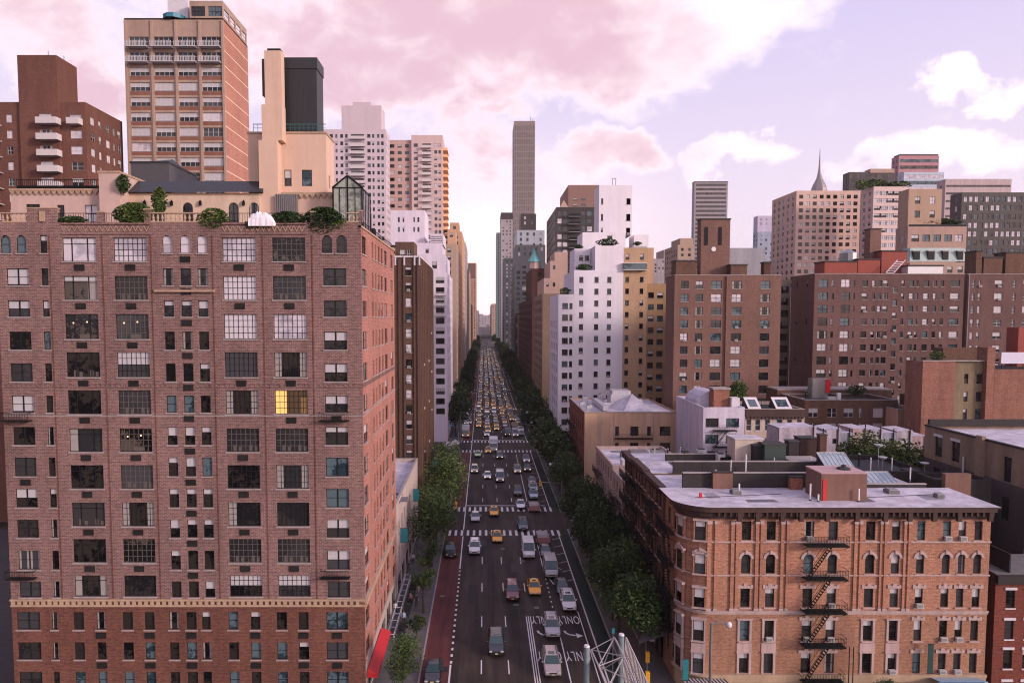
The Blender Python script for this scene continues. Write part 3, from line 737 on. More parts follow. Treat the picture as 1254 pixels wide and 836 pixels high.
b, rows = slab('white_tower', 'pale lilac tower with a stepped top and one balcony column, behind the black tank', Y, x0, x1, zt, 308, M_l5, 3.0,
    P((404,408),(411,413.5),(417,420.5),(423,426),(430,446),(450,454),(456,458.5),(462,465),(467,470)), [(2,3.4),(6,7.4),(9,10.4)], P((429,447.5)),
    tops=[(X(417,Y,140), X(466,Y,140), Y+2, 308.5, zt, Z(128,Y), M_l5), (X(432,Y+4,125), X(454,Y+4,125), Y+4, 305, Z(128,Y), Z(122,Y), M_l5)], mix=(0,0,3,6,5), cap=95)
b.done()
# L6 pink tower in two steps with side balconies painted with orange sun glow
M_l6 = plain('pink_tan_brick', (.5,.33,.29), .85, .12, .3, .15)
Y = 320.0; x0, x1 = X(470,Y,250), X(504.5,Y,250)
P = lambda *q: [(X(a,Y,200)-x0, X(c,Y,200)-x0) for a, c in q]
b, rows = slab('pink_tower', 'pink brick tower with white balconies and sun-orange ones along its right edge', Y, x0, x1, Z(172,Y), 350, M_l6, 2.95,
    P((477,483),(487,492),(496,501)), [], [], mix=(0,0,3,6,7))
x2 = X(542.4,Y,250); xx = x1
P = lambda *q: [(X(a,Y,200)-xx, X(c,Y,200)-xx) for a, c in q]
zt = Z(167,Y)
b.block(x1+.05, x2, Y-1.5, 366, 0, zt, plain('pink_white_brick', (.56,.42,.4), .85, .12, .3, .15), M_roofg, front=grid(P((507,512),(517.5,528),(532,535.5),(537,540)), rows), mix=(0,0,3,6,7), right=grid([(3+i*5,5+i*5) for i in range(8)], rows), depth=.2)
M_obal = simple('balcony_sun_glow', (.75,.42,.2), .6)  # orange sun glow put into the colour of these balconies
for r in rows[:24]:
    z = r[0]-.5
    q = MB(); q.box(xx+P((517,528.5))[0][0], xx+P((517,528.5))[0][1], Y-3, Y-1.504, z-.15, z, M_bal); q.box(xx+P((517,528.5))[0][0], xx+P((517,528.5))[0][1], Y-3, Y-2.95, z+.001, z+1, M_bal); b.part(q, 'balcony')
    q = MB(); q.box(x2+.004, x2+2.0, Y+2, Y+14, z-.15, z+1, M_obal); b.part(q, 'balcony', 'side balcony coloured with orange sun glow')
b.done()
# low storefront building between the big house and the brown tower
M_lowp = plain('pale_painted_front', (.45,.36,.33), .85)
b = Bld('low_shop_building', 'low white-roofed shop row between the big brick house and the ribbed brown tower', -24, 97)
zt = Z(563,126)
b.block(-24, -12.2, 96.2, 127, 0, zt, M_lowp, M_roofw, right=grid(autocols(30.8, 8, 1.3), [(5.2,7.2),(9,11)])+[(1+i*5, 5+i*5, .5, 3.2, False, 'band', 5) for i in range(6)], par=.5, cap=M_sill, sill=M_sill)
m = MB(); m.box(-20,-15,110,114,zt-.5,zt+1.1,M_roofg); m.tube((-17,104,zt-.5),(-17,104,zt+2.2),.12,.12,M_steel); b.part(m, 'bulkhead')
b.done()
# L7 ribbed brown tower
M_l7 = brick('chocolate_brick', (.12,.065,.046), (.085,.047,.035), (.15,.1,.08), 1, .35)
M_cap = simple('white_coping_paint', (.6,.56,.6), .6)
Y = 145.0; x0, x1 = X(440,Y,450), X(514.8,Y,450); zt = Z(316,Y); Y2 = 181.0
b = Bld('brown_tower', 'chocolate brown ribbed apartment tower with white parapet caps left of the avenue', x0, Y)
fh = 18.75*Y/FOC; zz = Z(337.5,Y)
rows = [(zz-fh*k, zz-fh*k+1.75) for k in range(17) if zz-fh*k > 1]
b.block(x0, x1, Y, Y2, 0, zt, M_l7, M_roofg, front=grid([(X(a,Y,450)-x0, X(c,Y,450)-x0) for a, c in ((497,504.5),(462,470))], rows), right=grid([(2+i*4.2,3.5+i*4.2) for i in range(8)], rows), mix=(2,3,6,0,7), par=1.2, fm=M_frame, sill=M_sill)
m = MB()
for q in (483.5,488.5,494.5,507,511.5): m.box(X(q,Y,450), X(q+1.3,Y,450), Y-.25, Y-.004, 0, zt-.2, M_l7)
for i in range(9): m.box(x1+.004, x1+.3, Y+.3+i*4.2, Y+.9+i*4.2, 0, zt-.2, M_l7)
b.part(m, 'rib')
m = MB()
m.box(x0, x1+.15, Y-.15, Y+.4, zt+.142, zt+.45, M_cap); m.box(x1-.3, x1+.15, Y+.4, Y2, zt+.142, zt+.45, M_cap)
for q in (483.5,494.5,507,513): m.box(X(q,Y,330), X(q+1.8,Y,330), Y-.3, Y-.15, zt-1.5, zt+.45, M_cap)
b.part(m, 'white_coping')
for k, r in enumerate(rows[4:14]):
    for i in (1, 4, 6):
        if (k+i) % 3 == 0: b.ac.append((AC_W, (x1, Y+2.9+i*4.2, r[0]), math.pi/2))
for k in (1,3,5,6,7,9): b.ac.append((AC_W, (X(500.7,Y,450), Y, rows[k][0]), 0))
hx0, hx1 = X(484,Y+3,305), X(507,Y+3,305)
b.block(hx0, hx1, Y+3, Y+10, zt-1, Z(297,Y+3), M_l7, M_roofg, front=[(1,2.1,zt+.2,zt+2,False),(2.5,3.4,zt+.2,zt+2,False)], style='sash4', fm=M_wframe, par=.3)
b.done()
# L8 white stepped building
M_w = plain('white_painted_brick', (.66,.6,.68), .75, .1, .3, .25)
Y = 222.0; x1 = -11.8; x0 = -34
b = Bld('white_stepped_building', 'white stepped apartment building just past the brown tower on the left of the avenue', x0, Y)
zt = Z(334,Y); fh = 12.35*Y/FOC
rows = [r for r in autorows(6, zt-.4, fh, 1.9)]
c = [(X(534,Y,450)-x0, X(544.5,Y,450)-x0)]
b.block(x0, x1, Y, 262, 0, zt, M_w, M_roofw, front=grid(c, rows), right=grid(autocols(40, 9, 1.8), rows), style='quad', mix=(0,0,5,3), par=.8)
def stp(pxa, pxb, pya, pyb, Y, Y2, wm=M_w, wins=(), prt=.4, style='dh', right=()):
    x0_, x1_ = X(pxa,Y,pya), X(pxb,Y,pya)
    b.block(x0_, x1_, Y, Y2, Z(pyb,Y), Z(pya,Y), wm, M_roofw, front=[(X(p,Y,pya)-x0_, X(q,Y,pya)-x0_, Z(s,Y), Z(t,Y), False) for p,q,t,s in wins], par=prt, style=style, right=right)
stp(505,545,312,336,224,255, wins=((529,535,320,329),))
stp(500,541,298,314,228,250, wins=((521,525,304,310),))
stp(527,543,287,300,231,245)
stp(478,520,258,300,234,250, wins=((487,489.5,266,272),(493,495,266,272),(506,508,266,272),(511,513.5,266,272),(487,489.5,278,284),(493,495,278,284),(506,508,278,284),(511,513.5,278,284)))
q = MB()
for k in range(5): q.box(X(528,230.8,290), X(542.5,230.8,290), 230.7, 230.95, Z(289+k*2.6,230.8)-.15, Z(289+k*2.6,230.8), M_steel)
b.part(q, 'louvre')
for k, r in enumerate(rows[1:4]): balcony(b, X(534,Y,400), X(546,Y,400), Y, r[0]-.6, 1.4, M_bal)
b.done()
# L9.. further blocks down the left side
M_tn = plain('tan_brick_far', (.42,.3,.23), .85, .15, .2, .2)
M_tn2 = plain('brown_brick_far', (.2,.12,.1), .85, .15, .2, .2)
M_tn3 = plain('orange_stone_far', (.55,.34,.22), .85, .15, .2, .2)
M_gr = plain('grey_stone_far', (.36,.32,.33), .85, .15, .2, .2)
def far(name, label, pxa, pxb, pyt, Y, D, m, side='right', fh=3.2, wcol=None, extra=(), style='sash4', mix=(0,0,3,6), h=1.7, tops=(), cap=70, zlow=8, roof=M_roofg, ncol=None, cat='building', par=.8, sidew=True):
    x0, x1 = X(pxa,Y,pyt), X(pxb,Y,pyt)
    b = Bld(name, label, x0, Y, cat=cat, cap=cap); zt = Z(pyt,Y)
    rows = autorows(zlow, zt-.6, fh, h)
    n = ncol or max(1, int((x1-x0)/3.6)); cw = wcol or 1.6
    cols = autocols(x1-x0, n, cw, .6)
    sc_ = autocols(D, max(1, int(D/4.2)), 1.8, .6)
    b.block(x0, x1, Y, Y+D, 0, zt, m, roof, front=grid(cols, rows), right=grid(sc_, rows) if side == 'right' else (), left=grid(sc_, rows) if side == 'left' else (), style=style, mix=mix, par=par, depth=.25)
    for t in tops:
        pa, pb, pt, dy, dd, mm = t
        b.block(X(pa,Y+dy,pt), X(pb,Y+dy,pt), Y+dy, Y+dy+dd, zt-.5, Z(pt,Y+dy), mm or m, roof, par=.5, front=grid(autocols(X(pb,Y+dy,pt)-X(pa,Y+dy,pt), max(1,int((pb-pa)*Y/FOC/4)), 1.5, .5), autorows(zt+1.5, Z(pt,Y+dy)-.5, fh, h)), style=style, mix=mix)
    b.done(); return b
far('tan_building', 'tan brick building next after the white stepped building on the left', 541, 558.8, 299, 305, 56, M_tn, tops=[(548,557.5,281,14,20,M_tn3)], h=1.9)
far('brown_building', 'narrow orange-topped stone block rising behind the tan brick building on the left of the avenue', 552, 565.8, 284, 384, 56, M_tn3, tops=[(551,562,273,10,20,M_tn3)])
far('grey_building', 'grey stone block fourth along the left side of the avenue', 556, 570.0, 297, 463, 56, M_gr)
far('tan_building', 'far tan block with a pale crown on the left, before the slim bronze tower', 560, 574.0, 330, 545, 70, M_tn)
far('bronze_tower', 'slim bronze tower closing the left row of the avenue', 572.8, 583.2, 322, 900, 40, M_tn3, tops=[(573,582,340,-1,8,M_tn2)])
far('brown_building', 'low far brown block on the left under the slim bronze tower', 567, 576.8, 372, 650, 120, M_tn2)
far('grey_building', 'hazy grey block at the far left end of the avenue', 574, 585.2, 380, 1150, 300, M_gr)
# ================================================================= corner brick building, right foreground
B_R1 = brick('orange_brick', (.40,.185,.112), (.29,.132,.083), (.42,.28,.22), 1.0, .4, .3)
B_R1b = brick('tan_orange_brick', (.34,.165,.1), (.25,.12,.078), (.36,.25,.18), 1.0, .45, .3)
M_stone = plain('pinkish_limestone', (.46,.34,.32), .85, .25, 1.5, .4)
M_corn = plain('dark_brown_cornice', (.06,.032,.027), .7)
M_dbr = brick('very_dark_brick', (.11,.05,.036), (.075,.036,.028), (.12,.08,.06), 1, .45)  # plain very dark brown brick, shared by walk-ups, chimneys and rear walls
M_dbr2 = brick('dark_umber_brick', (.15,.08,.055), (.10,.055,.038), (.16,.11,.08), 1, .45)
M_tar = plain('black_tar_parapet', (.035,.03,.03), .85, .3, .8, .3)
Y = 72.0; x0 = X(838,Y,640); x1 = X(1213.5,Y,640); Y2 = 79.6; zt = Z(622,Y)
R1 = Bld('brick_corner_building', 'orange brick walk-up with arched windows, a rounded corner bay and a white roof', x0, Y, cap=98)
cols1 = [(908.6,920),(939,950),(985,997),(1014.7,1026),(1060.7,1072),(1092.5,1102.6),(1123.5,1133),(1155,1164.5),(1174,1183),(1193.6,1203)]
rws = [(638,661),(678,702),(720,743),(759,784),(799,823.6)]
def c1(a, b, q): return X(a, Y, 650), X(b, Y, 650)
xb = X(874,Y,650)           # the bay ends here
opsU, opsL, trims = [], [], MB()
zmid = Z(749,Y)
acs = {(2,0),(8,0),(7,0),(6,2),(2,3),(1,3),(3,3),(7,3),(8,3),(5,4),(7,4),(8,4),(3,2)}
def crown(tr, xc, w, z, y, arch=False, out=.1):
    if arch:
        r0, r1 = w/2+.02, w/2+.3; zc = z-w/2
        for i in range(12):
            a, c = math.pi*i/12, math.pi*(i+1)/12
            p = [(xc+r*math.cos(t), y-out, zc+r*math.sin(t)) for r, t in ((r0,a),(r1,a),(r1,c),(r0,c))]
            tr.poly(p, M_stone); tr.poly([p[1],(p[1][0],y,p[1][2]),(p[2][0],y,p[2][2]),p[2]], M_stone)
        tr.box(xc-.11, xc+.11, y-out-.08, y-.003, z+.02, z+.42, M_stone)
    else:
        for a, c, h in ((-w/2-.3,-w/2-.02,.36),(-w/2+.0,-.22,.28),(-.2,.2,.5),(.22,w/2,.28),(w/2+.02,w/2+.3,.36)):
            tr.box(xc+a, xc+c, y-out, y-.003, z+.02, z+.02+h, M_stone)
for i, (a, c) in enumerate(cols1):
    xa, xc_ = c1(a, c, 0)
    for j, (t, q) in enumerate(rws):
        zq, ztp = Z(q,Y), Z(t,Y); o = (xa-xb, xc_-xb, zq, ztp, j == 1, 'dh', random.choice((0,0,6,2,3,0,4,1)))
        (opsU if j < 3 else opsL).append(o)
        trims = MB()
        if j in (1, 2): crown(trims, (xa+xc_)/2, xc_-xa, ztp, Y, j == 1)
        if j > 2 and i in (0,1,4,5):   # light stone surrounds joined between two floors
            trims.box(xa-.26, xa-.03, Y-.1, Y-.003, zq-.05, ztp+.03, M_stone); trims.box(xc_+.03, xc_+.26, Y-.1, Y-.003, zq-.05, ztp+.03, M_stone)
            trims.box(xa-.34, xc_+.34, Y-.16, Y-.003, ztp+.04, ztp+.2, M_stone)
            if j == 3: trims.box(xa-.3, xc_+.3, Y-.07, Y-.003, zq-1.15, zq-.25, M_stone)
        elif j > 2: crown(trims, (xa+xc_)/2, xc_-xa, ztp, Y)
        trims.box(xa-.15, xc_+.15, Y-.14, Y-.003, zq-.16, zq-.01, M_stone); R1.part(trims, 'window_surround')
        if (i, j) in acs: R1.ac.append((AC_W, ((xa+xc_)/2, Y-.0, zq+.02), 0))
W = x1-xb; zsf = Z(826,Y)
kw = dict(split=True, style='dh', depth=.28)
R1.wall((xb,Y), 0, W, zmid, zt-.05, opsU, B_R1, **kw)
R1.wall((xb,Y), 0, W, zsf, zmid-.001, opsL, B_R1b, **kw)
M_shop = plain('beige_shop_band', (.42,.3,.2), .7)
R1.wall((xb,Y-.12), 0, W, 0, zsf-.002, [(.8+k*4.1, 4.2+k*4.1, .6, 3.3, False, 'band', 5) for k in range(6)], M_shop, .2)
R1.mb.box(xb, x1, Y-.3, Y-.125, zsf-.6, zsf-.003, M_shop)
# rounded bay at the corner: seven facets
cx, cy = xb, Y+0; rr = xb-x0
yb_ = Y+rr*1.0
pts = []
N_ = 7
cxr, cyr = x0+rr, Y+rr*.95
for k in range(N_+1):
    t = math.pi+ (math.pi/2)*k/N_
    pts.append((cxr+rr*math.cos(t)*1.0, cyr+rr*.95*math.sin(t)))
for k in range(N_):
    p, q = pts[k], pts[k+1]; L_ = math.hypot(q[0]-p[0], q[1]-p[1]); ang = math.atan2(q[1]-p[1], q[0]-p[0])
    o = []
    if k in (1, 5, 6) : pass
    R1.wall(p, ang, L_, zmid, zt-.05, [], B_R1); R1.wall(p, ang, L_, zsf, zmid-.001, [], B_R1b); R1.wall(p, ang, L_, 0, zsf-.002, [], M_shop)
# windows on the bay sit in light frames
for pxa, pxb in ((852.5,862.5),(836.5,842.5)):
    for j, (t, q) in enumerate(rws):
        if pxa > 850: c = (X(857.5,Y+.25,650), Y+.22); an = -math.radians(14); w = 1.05
        else: c = (x0+.2, Y+1.75); an = -math.radians(72); w = 1.0
        z0_, z1_ = Z(q,Y), Z(t,Y)
        p = (c[0]-w/2*math.cos(an)+.2*math.sin(an), c[1]-w/2*math.sin(an)-.2*math.cos(an))
        R1.win(p, an, 0, z0_, w, z1_-z0_, 'dh', random.choice((3,0,2)), M_frame, .12, True)
        tm = MB(); tm.box(-.16,-.01,-.0,.3,-.02,z1_-z0_+.02,M_stone if j > 2 else B_R1); tm.box(w+.01,w+.16,-.0,.3,-.02,z1_-z0_+.02,M_stone if j > 2 else B_R1)
        tm.box(-.25,w+.25,-.1,.3,-.17,-.021,M_stone); tm.box(-.25,w+.25,-.1,.3,z1_-z0_+.021,z1_-z0_+.24,M_stone)
        if j == 1:
            crown(tm, w/2, w, z1_-z0_+.3, .0, True)
        if j == 3: tm.box(-.2,w+.2,-.05,.3,-1.15,-.3,M_stone)
        trims = MB(); trims.add(tm, (p[0], p[1], z0_), an); R1.part(trims, 'window_surround')
# belts
belts = MB()
def belt(q0, q1, out, m, mb=belts):
    z0_, z1_ = Z(q1,Y), Z(q0,Y)
    mb.box(xb, x1+.05, Y-out, Y-.003, z0_, z1_, m)
    o = [(cxr+(rr+out)*math.cos(math.pi+math.pi/2*k/10), cyr+(rr*.95+out)*math.sin(math.pi+math.pi/2*k/10)) for k in range(11)]
    i = [(cxr+(rr-.3)*math.cos(math.pi+math.pi/2*k/10), cyr+(rr-.3)*.95*math.sin(math.pi+math.pi/2*k/10)) for k in range(11)]
    for k in range(10):
        a, c, d, e = o[k], o[k+1], i[k+1], i[k]
        mb.poly([(a[0],a[1],z0_),(c[0],c[1],z0_),(c[0],c[1],z1_),(a[0],a[1],z1_)], m)
        mb.poly([(a[0],a[1],z1_),(c[0],c[1],z1_),(d[0],d[1],z1_),(e[0],e[1],z1_)], m); mb.poly([(a[0],a[1],z0_),(e[0],e[1],z0_),(d[0],d[1],z0_),(c[0],c[1],z0_)], m)
belt(662.2,664,.13,M_stone); belt(703,704.6,.13,M_stone); belt(747,748.6,.22,M_stone); belt(749.2,751.5,.1,M_stone); belt(824,827.5,.35,M_shop)
R1.part(belts, 'belt_course')
cn = MB(); belt(631,635,.12,M_corn,cn); belt(625,630.8,.4,M_corn,cn); belt(620.5,624.8,.8,M_corn,cn)
for k in range(46):
    x = xb+.2+k*(x1-xb-.3)/46; cn.box(x, x+.18, Y-.7, Y-.401, Z(630,Y), Z(625,Y), M_corn)
for q in (903,925,955,978,1010,1046,1080,1110,1140,1170,1208): x = X(q,Y,628); cn.box(x-.22, x+.22, Y-.75, Y-.403, Z(636,Y), Z(625,Y)-.02, M_corn)
R1.part(cn, 'cornice', 'dark brown bracketed roof cornice')
for a, c in ((866,871),(875,878),(895,899),(901,905),(925,929),(931,934),(956,960),(963,966),(1046,1050),(1052.5,1055),(1077.5,1080),(1083,1086),(1106.5,1109.5),(1112,1115)):
    pl = MB(); pl.box(X(a,Y,650), X(c,Y,650), Y-.16, Y-.003, Z(743.5,Y), Z(641,Y), B_R1); pl.box(X(a,Y,650)-.06, X(c,Y,650)+.06, Y-.22, Y-.003, Z(640.8,Y), Z(637,Y), M_stone)
    pl.box(X(a,Y,650)-.06, X(c,Y,650)+.06, Y-.22, Y-.003, Z(746.8,Y), Z(743.7,Y), M_stone); R1.part(pl, 'pilaster')
def fire_escape(b, p0, ang, u0, u1, zs, zl, out=1.15, stair=True, flip=False, name='fire_escape', dens=.16):
    """iron balconies at levels zs joined by stairs, hung on a wall"""
    m = MB()
    def tbar(a, c, r=.03):
        m.tube(a, c, r, r, M_iron, 4, False)
    for z in zs:
        n = max(4, int(out/.14))
        for k in range(n): m.box(u0, u1, -out+k*out/n, -out+k*out/n+.07, z-.05, z, M_iron)
        for h in (.5, .95):
            m.box(u0, u1, -out-.02, -out+.02, z+h-.03, z+h, M_iron); m.box(u0-.02, u0+.02, -out, -.004, z+h-.03, z+h, M_iron); m.box(u1-.02, u1+.02, -out, -.004, z+h-.03, z+h, M_iron)
        k = u0
        while k < u1: m.box(k, k+.028, -out-.015, -out+.015, z, z+.93, M_iron); k += dens
        m.box(u0-.03, u1+.03, -out-.03, -out+.03, z-.14, z-.051, M_iron)
        tbar((u0,-out,z-.1),(u0,-.05,z-.75)); tbar((u1,-out,z-.1),(u1,-.05,z-.75))
    if stair:
        for i in range(len(zs)-1):
            za, zb = zs[i+1], zs[i]
            a, c = (u0+.35, u0+(u1-u0)*.62) if not flip else (u1-.35, u1-(u1-u0)*.62)
            for y in (-out+.1, -out+.62):
                tbar((a,y,za),(c,y,zb),.045); tbar((a,y,za+.9),(c,y,zb+.9),.025)
            for k in range(1, 13): t = k/13; m.box(min(a,c)-.0+abs(c-a)*t*1-.1 if c > a else a-(a-c)*t-.1, (a+(c-a)*t)+.1, -out+.1, -out+.62, za+(zb-za)*t-.02, za+(zb-za)*t+.01, M_iron)
    q = MB(); q.add(m, (p0[0], p0[1], 0), ang)
    return b.part(q, name)
fire_escape(R1, (0,Y), 0, X(981,Y,700), X(1032,Y,700), [Z(q,Y) for q in (664,704.5,745,786,829)], 0, 1.2)
dl = MB(); dl.box(X(1033,Y,800), X(1034,Y,800), Y-1.1, Y-1.05, Z(829,Y), Z(786,Y), M_iron); dl.box(X(1038,Y,800), X(1039,Y,800), Y-1.1, Y-1.05, Z(829,Y), Z(786,Y), M_iron)
R1.part(dl, 'drop_ladder')
# avenue side of the corner building
fh = 3.28
lrows = [(Z(q,Y), Z(t,Y)) for t, q in rws]
R1.wall((x0,Y2), -math.pi/2, Y2-cyr, 0, zt-.05, grid([(1.2,2.3),(3.6,4.6)], lrows), B_R1b, .28, style='dh')
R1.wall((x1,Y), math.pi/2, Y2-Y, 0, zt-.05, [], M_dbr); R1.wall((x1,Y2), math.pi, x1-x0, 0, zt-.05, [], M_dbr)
fire_escape(R1, (x0,Y2), -math.pi/2, .8, 4.9, [r[0]-.35 for r in lrows[:4]], 0, 1.1, True, True)
# white roof, stepping up over the party walls
rf = MB()
ol = [(cxr+(rr+.8)*math.cos(math.pi+math.pi/2*k/10), cyr+(rr*.95+.8)*math.sin(math.pi+math.pi/2*k/10)) for k in range(11)]
rf.prism(ol+[(x1+.45,Y-.8),(x1+.45,Y2-.02),(x0-.8,Y2-.02)], Z(620.4,Y), Z(620.4,Y)+.16, M_corn, M_roofw)
R1.part(rf, 'roof')
M_pipe = simple('white_vent_pipe', (.7,.68,.7), .5)
zr1 = Z(620.4,Y)+.16
def pipe(b, px, py0, py1, Yp, r=.09, base=None):
    m = MB(); x = X(px,Yp,py0); zb = base if base is not None else Z(py0,Yp); m.tube((x,Yp,zb-.1),(x,Yp,Z(py1,Yp)),r,r,M_pipe,8)
    m.tube((x,Yp,zb),(x,Yp,zb+.12),r*1.8,r*1.3,M_roofd,8); b.part(m, 'vent_pipe')
for px_, a_, b_, yy in ((905,606,592,76.5),(992,612,592,74),(1002,614,605,73.5),(1051.5,612,598,73.5),(1005,606,600,76.5)): pipe(R1, px_, a_, b_, yy, base=zr1)
m = MB(); m.box(X(857,75,605), X(860,75,605), 75, 75.3, zr1, zr1+.5, M_red); R1.part(m, 'vent_cap', 'small red vent on the white roof')
rnq = random.Random(8)
for k in range(7):
    q = MB(); xx = x0+3+k*3.9+rnq.random()*1.5; yy = Y+.6+rnq.random()*2.4; ww, dd = 1.2+rnq.random()*2.2, .8+rnq.random()*2.2
    q.poly([(xx,yy,zr1+.006),(xx+ww,yy+.1,zr1+.006),(xx+ww*.95,yy+dd,zr1+.006),(xx+.1,yy+dd*.9,zr1+.006)], [plain('roof_patch_grey',(.3,.28,.31),.8,.4,.8,.4),plain('roof_patch_dark',(.16,.145,.16),.8,.4,.8,.4),plain('roof_patch_pale',(.5,.45,.5),.8,.4,.8,.4)][k%3]); R1.part(q,'roof_patch')
for a_, c_ in ((2,12),(20,30)):
    q = MB(); q.tube((x0+a_,Y+3.0,zr1+.05),(x0+c_,Y+4.6,zr1+.05),.03,.03,M_tar,5); R1.part(q,'cable')
for xx, yy, s_ in ((x0+7,Y+4.8,.5),(x0+24.5,Y+5.2,.6),(x0+28.5,Y+3.2,.4)):
    q = MB(); q.box(xx-s_,xx+s_,yy-s_,yy+s_,zr1+.002,zr1+.35,M_roofg); q.box(xx-s_*.8,xx+s_*.8,yy-s_*.8,yy+s_*.8,zr1+.352,zr1+.5,M_steel); R1.part(q,'roof_hatch')
R1.done()
# ---- the row of walk-ups behind it along the avenue
XA = 20.6
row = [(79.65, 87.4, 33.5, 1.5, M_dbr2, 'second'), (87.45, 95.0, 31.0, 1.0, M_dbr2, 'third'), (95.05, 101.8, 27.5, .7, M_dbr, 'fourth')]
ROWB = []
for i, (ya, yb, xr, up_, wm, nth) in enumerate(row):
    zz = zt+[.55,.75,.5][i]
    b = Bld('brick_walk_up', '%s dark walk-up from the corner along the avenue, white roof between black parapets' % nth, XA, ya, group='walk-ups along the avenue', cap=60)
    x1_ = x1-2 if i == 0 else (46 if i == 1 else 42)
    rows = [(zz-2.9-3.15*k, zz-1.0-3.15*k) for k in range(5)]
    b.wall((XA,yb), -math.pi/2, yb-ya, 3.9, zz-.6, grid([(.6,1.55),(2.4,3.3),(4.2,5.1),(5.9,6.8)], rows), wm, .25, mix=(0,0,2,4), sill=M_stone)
    b.wall((XA,yb), -math.pi/2, yb-ya, 0, 3.89, [(.5,3.2,.5,3.1,False,'band',5),(3.8,6.9,.3,3.1,False,'band',9 if i == 1 else 4)], M_corn, .2)
    b.wall((XA,ya), 0, x1_-XA, 10, zz-.6, [], wm); b.wall((x1_,ya), math.pi/2, yb-ya, 0, zz-.6, [], wm); b.wall((x1_,yb), math.pi, x1_-XA, 0, zz-.6, [], wm)
    q = MB(); q.box(XA-.55, XA+.3, ya+.02, yb-.02, zz-.6, zz-.1, M_corn)
    for k in range(7): q.box(XA-.5, XA-.02, ya+.4+k*1.05, ya+.6+k*1.05, zz-1.05, zz-.602, M_corn)
    b.part(q, 'cornice')
    q = MB(); q.box(XA+.301, x1_, ya+.35, yb-.02, zz-.9, zz-.55, M_roofw); b.part(q, 'roof')
    q = MB(); xe = x1_ if i else X(1009,80,600); q.box(XA+2.2+i, xe, ya, ya+.32, zz-.598, zz+up_-.1, M_tar); q.box(XA+2.2+i, xe+.02, ya-.04, ya+.36, zz+up_-.098, zz+up_, M_sill)
    if not i: q.box(xe+.03, x1_, ya, ya+.32, zz-.598, zz+.1, M_tar); q.box(xe+.03, x1_+.02, ya-.04, ya+.36, zz+.102, zz+.2, M_sill)
    b.part(q, 'parapet', 'black tarred party wall')
    fire_escape(b, (XA,yb), -math.pi/2, 1.6, 6.0, [r[0]-.35 for r in rows[:4]], 0, 1.1, True, i % 2 == 0, dens=.22)
    ROWB.append((b, zz)); b.clutter(XA+2.5, x1_-3, ya+1.0, yb-.8, zz-.55, 9)
    if i == 0:
        b.done
        # bulkheads, chimneys and skylights on this roof
        def blk(px0, px1, pyt, pyb, Yq, D, m, name='bulkhead', label=None, top=None, capm=None):
            x0_, x1__ = X(px0,Yq,pyb), X(px1,Yq,pyb); q = MB(); zt_ = Z(pyt,Yq)
            q.box(x0_, x1__, Yq, Yq+D, min(Z(pyb,Yq)-1, zz-.7), zt_, m); q.box(x0_-.06, x1__+.06, Yq-.06, Yq+D+.06, zt_+.001, zt_+.12, capm or M_tar)
            return b.part(q, name, label)
        M_bulk = plain('brown_bulkhead_plaster', (.2,.11,.085), .85)
        r_ = blk(1005,1061,580,615,73.9,3.6,M_bulk,'bulkhead','brown stair bulkhead with a pink top',capm=plain('pink_tar_top',(.5,.32,.33),.8))
        q = MB(); q.box(X(1008,73.8,600), X(1012.5,73.8,600), 73.83, 73.89, Z(613,73.8), Z(587,73.8), M_red); b.part(q, 'door', 'red bulkhead door', parent=r_)
        q = MB(); xx = X(1033,75.7,578); z9 = Z(580,73.9); q.lathe(xx, 75.7, [(.75,z9+.125),(.65,z9+.3),(.25,z9+.42),(.25,z9+.6)], M_roofd, 10); b.part(q, 'roof_vent', parent=r_)
        blk(873,897,579,602,79.0,.55,M_bulk,'chimney'); blk(968,983,585,606,78.6,.8,brick('chimney_brick',(.36,.13,.08),(.28,.1,.06),(.3,.2,.15)),'chimney')
        for a, c, t in ((960,975,556),(1018,1030,560)): pass
        pipe(b, 913, 584, 556, 86, .08, zz-.5); pipe(b, 1114, 600, 572, 84, .08, zz-.5); pipe(b, 895, 574, 563, 86, .06, zz-.5)
        def skylight(px0, px1, pyt, pyb, Yq, D, rise):
            xa_, xb_ = X(px0,Yq,pyb), X(px1,Yq,pyb); z0_ = Z(pyb,Yq); q = MB(); g_ = MB(); n = 7
            q.box(xa_, xb_, Yq+.03, Yq+D, zz-.6, z0_-.02, M_tar)
            for k in range(n+1):
                x = xa_+(xb_-xa_)*k/n; q.tube((x,Yq,z0_),(x,Yq+D,z0_+rise),.06 if k in (0,n) else .035,.06 if k in (0,n) else .035,M_wframe,4)
            for t in (0, 1): q.tube((xa_,Yq+D*t,z0_+rise*t),(xb_,Yq+D*t,z0_+rise*t),.06,.06,M_wframe,4)
            q.poly([(xa_,Yq+.02,z0_-.03),(xa_,Yq+D,z0_-.03),(xa_,Yq+D,z0_+rise-.03)], M_tar); q.poly([(xb_,Yq+.02,z0_-.03),(xb_,Yq+D,z0_+rise-.03),(xb_,Yq+D,z0_-.03)], M_tar)
            g_.poly([(xa_,Yq,z0_-.02),(xb_,Yq,z0_-.02),(xb_,Yq+D,z0_+rise-.02),(xa_,Yq+D,z0_+rise-.02)], glass('skylight_glass',(.16,.22,.26),(.3,.36,.4),.25,.15))
            r_ = b.part(q, 'skylight'); b.part(g_, 'pane', parent=r_)
        skylight(1012,1047,554,573,84.5,2.6,1.4); skylight(1060,1101,576,592,82.5,2.4,.9)
b = ROWB[0][0]; zz = ROWB[0][1]
for (b_, z_) in ROWB: b_.done()
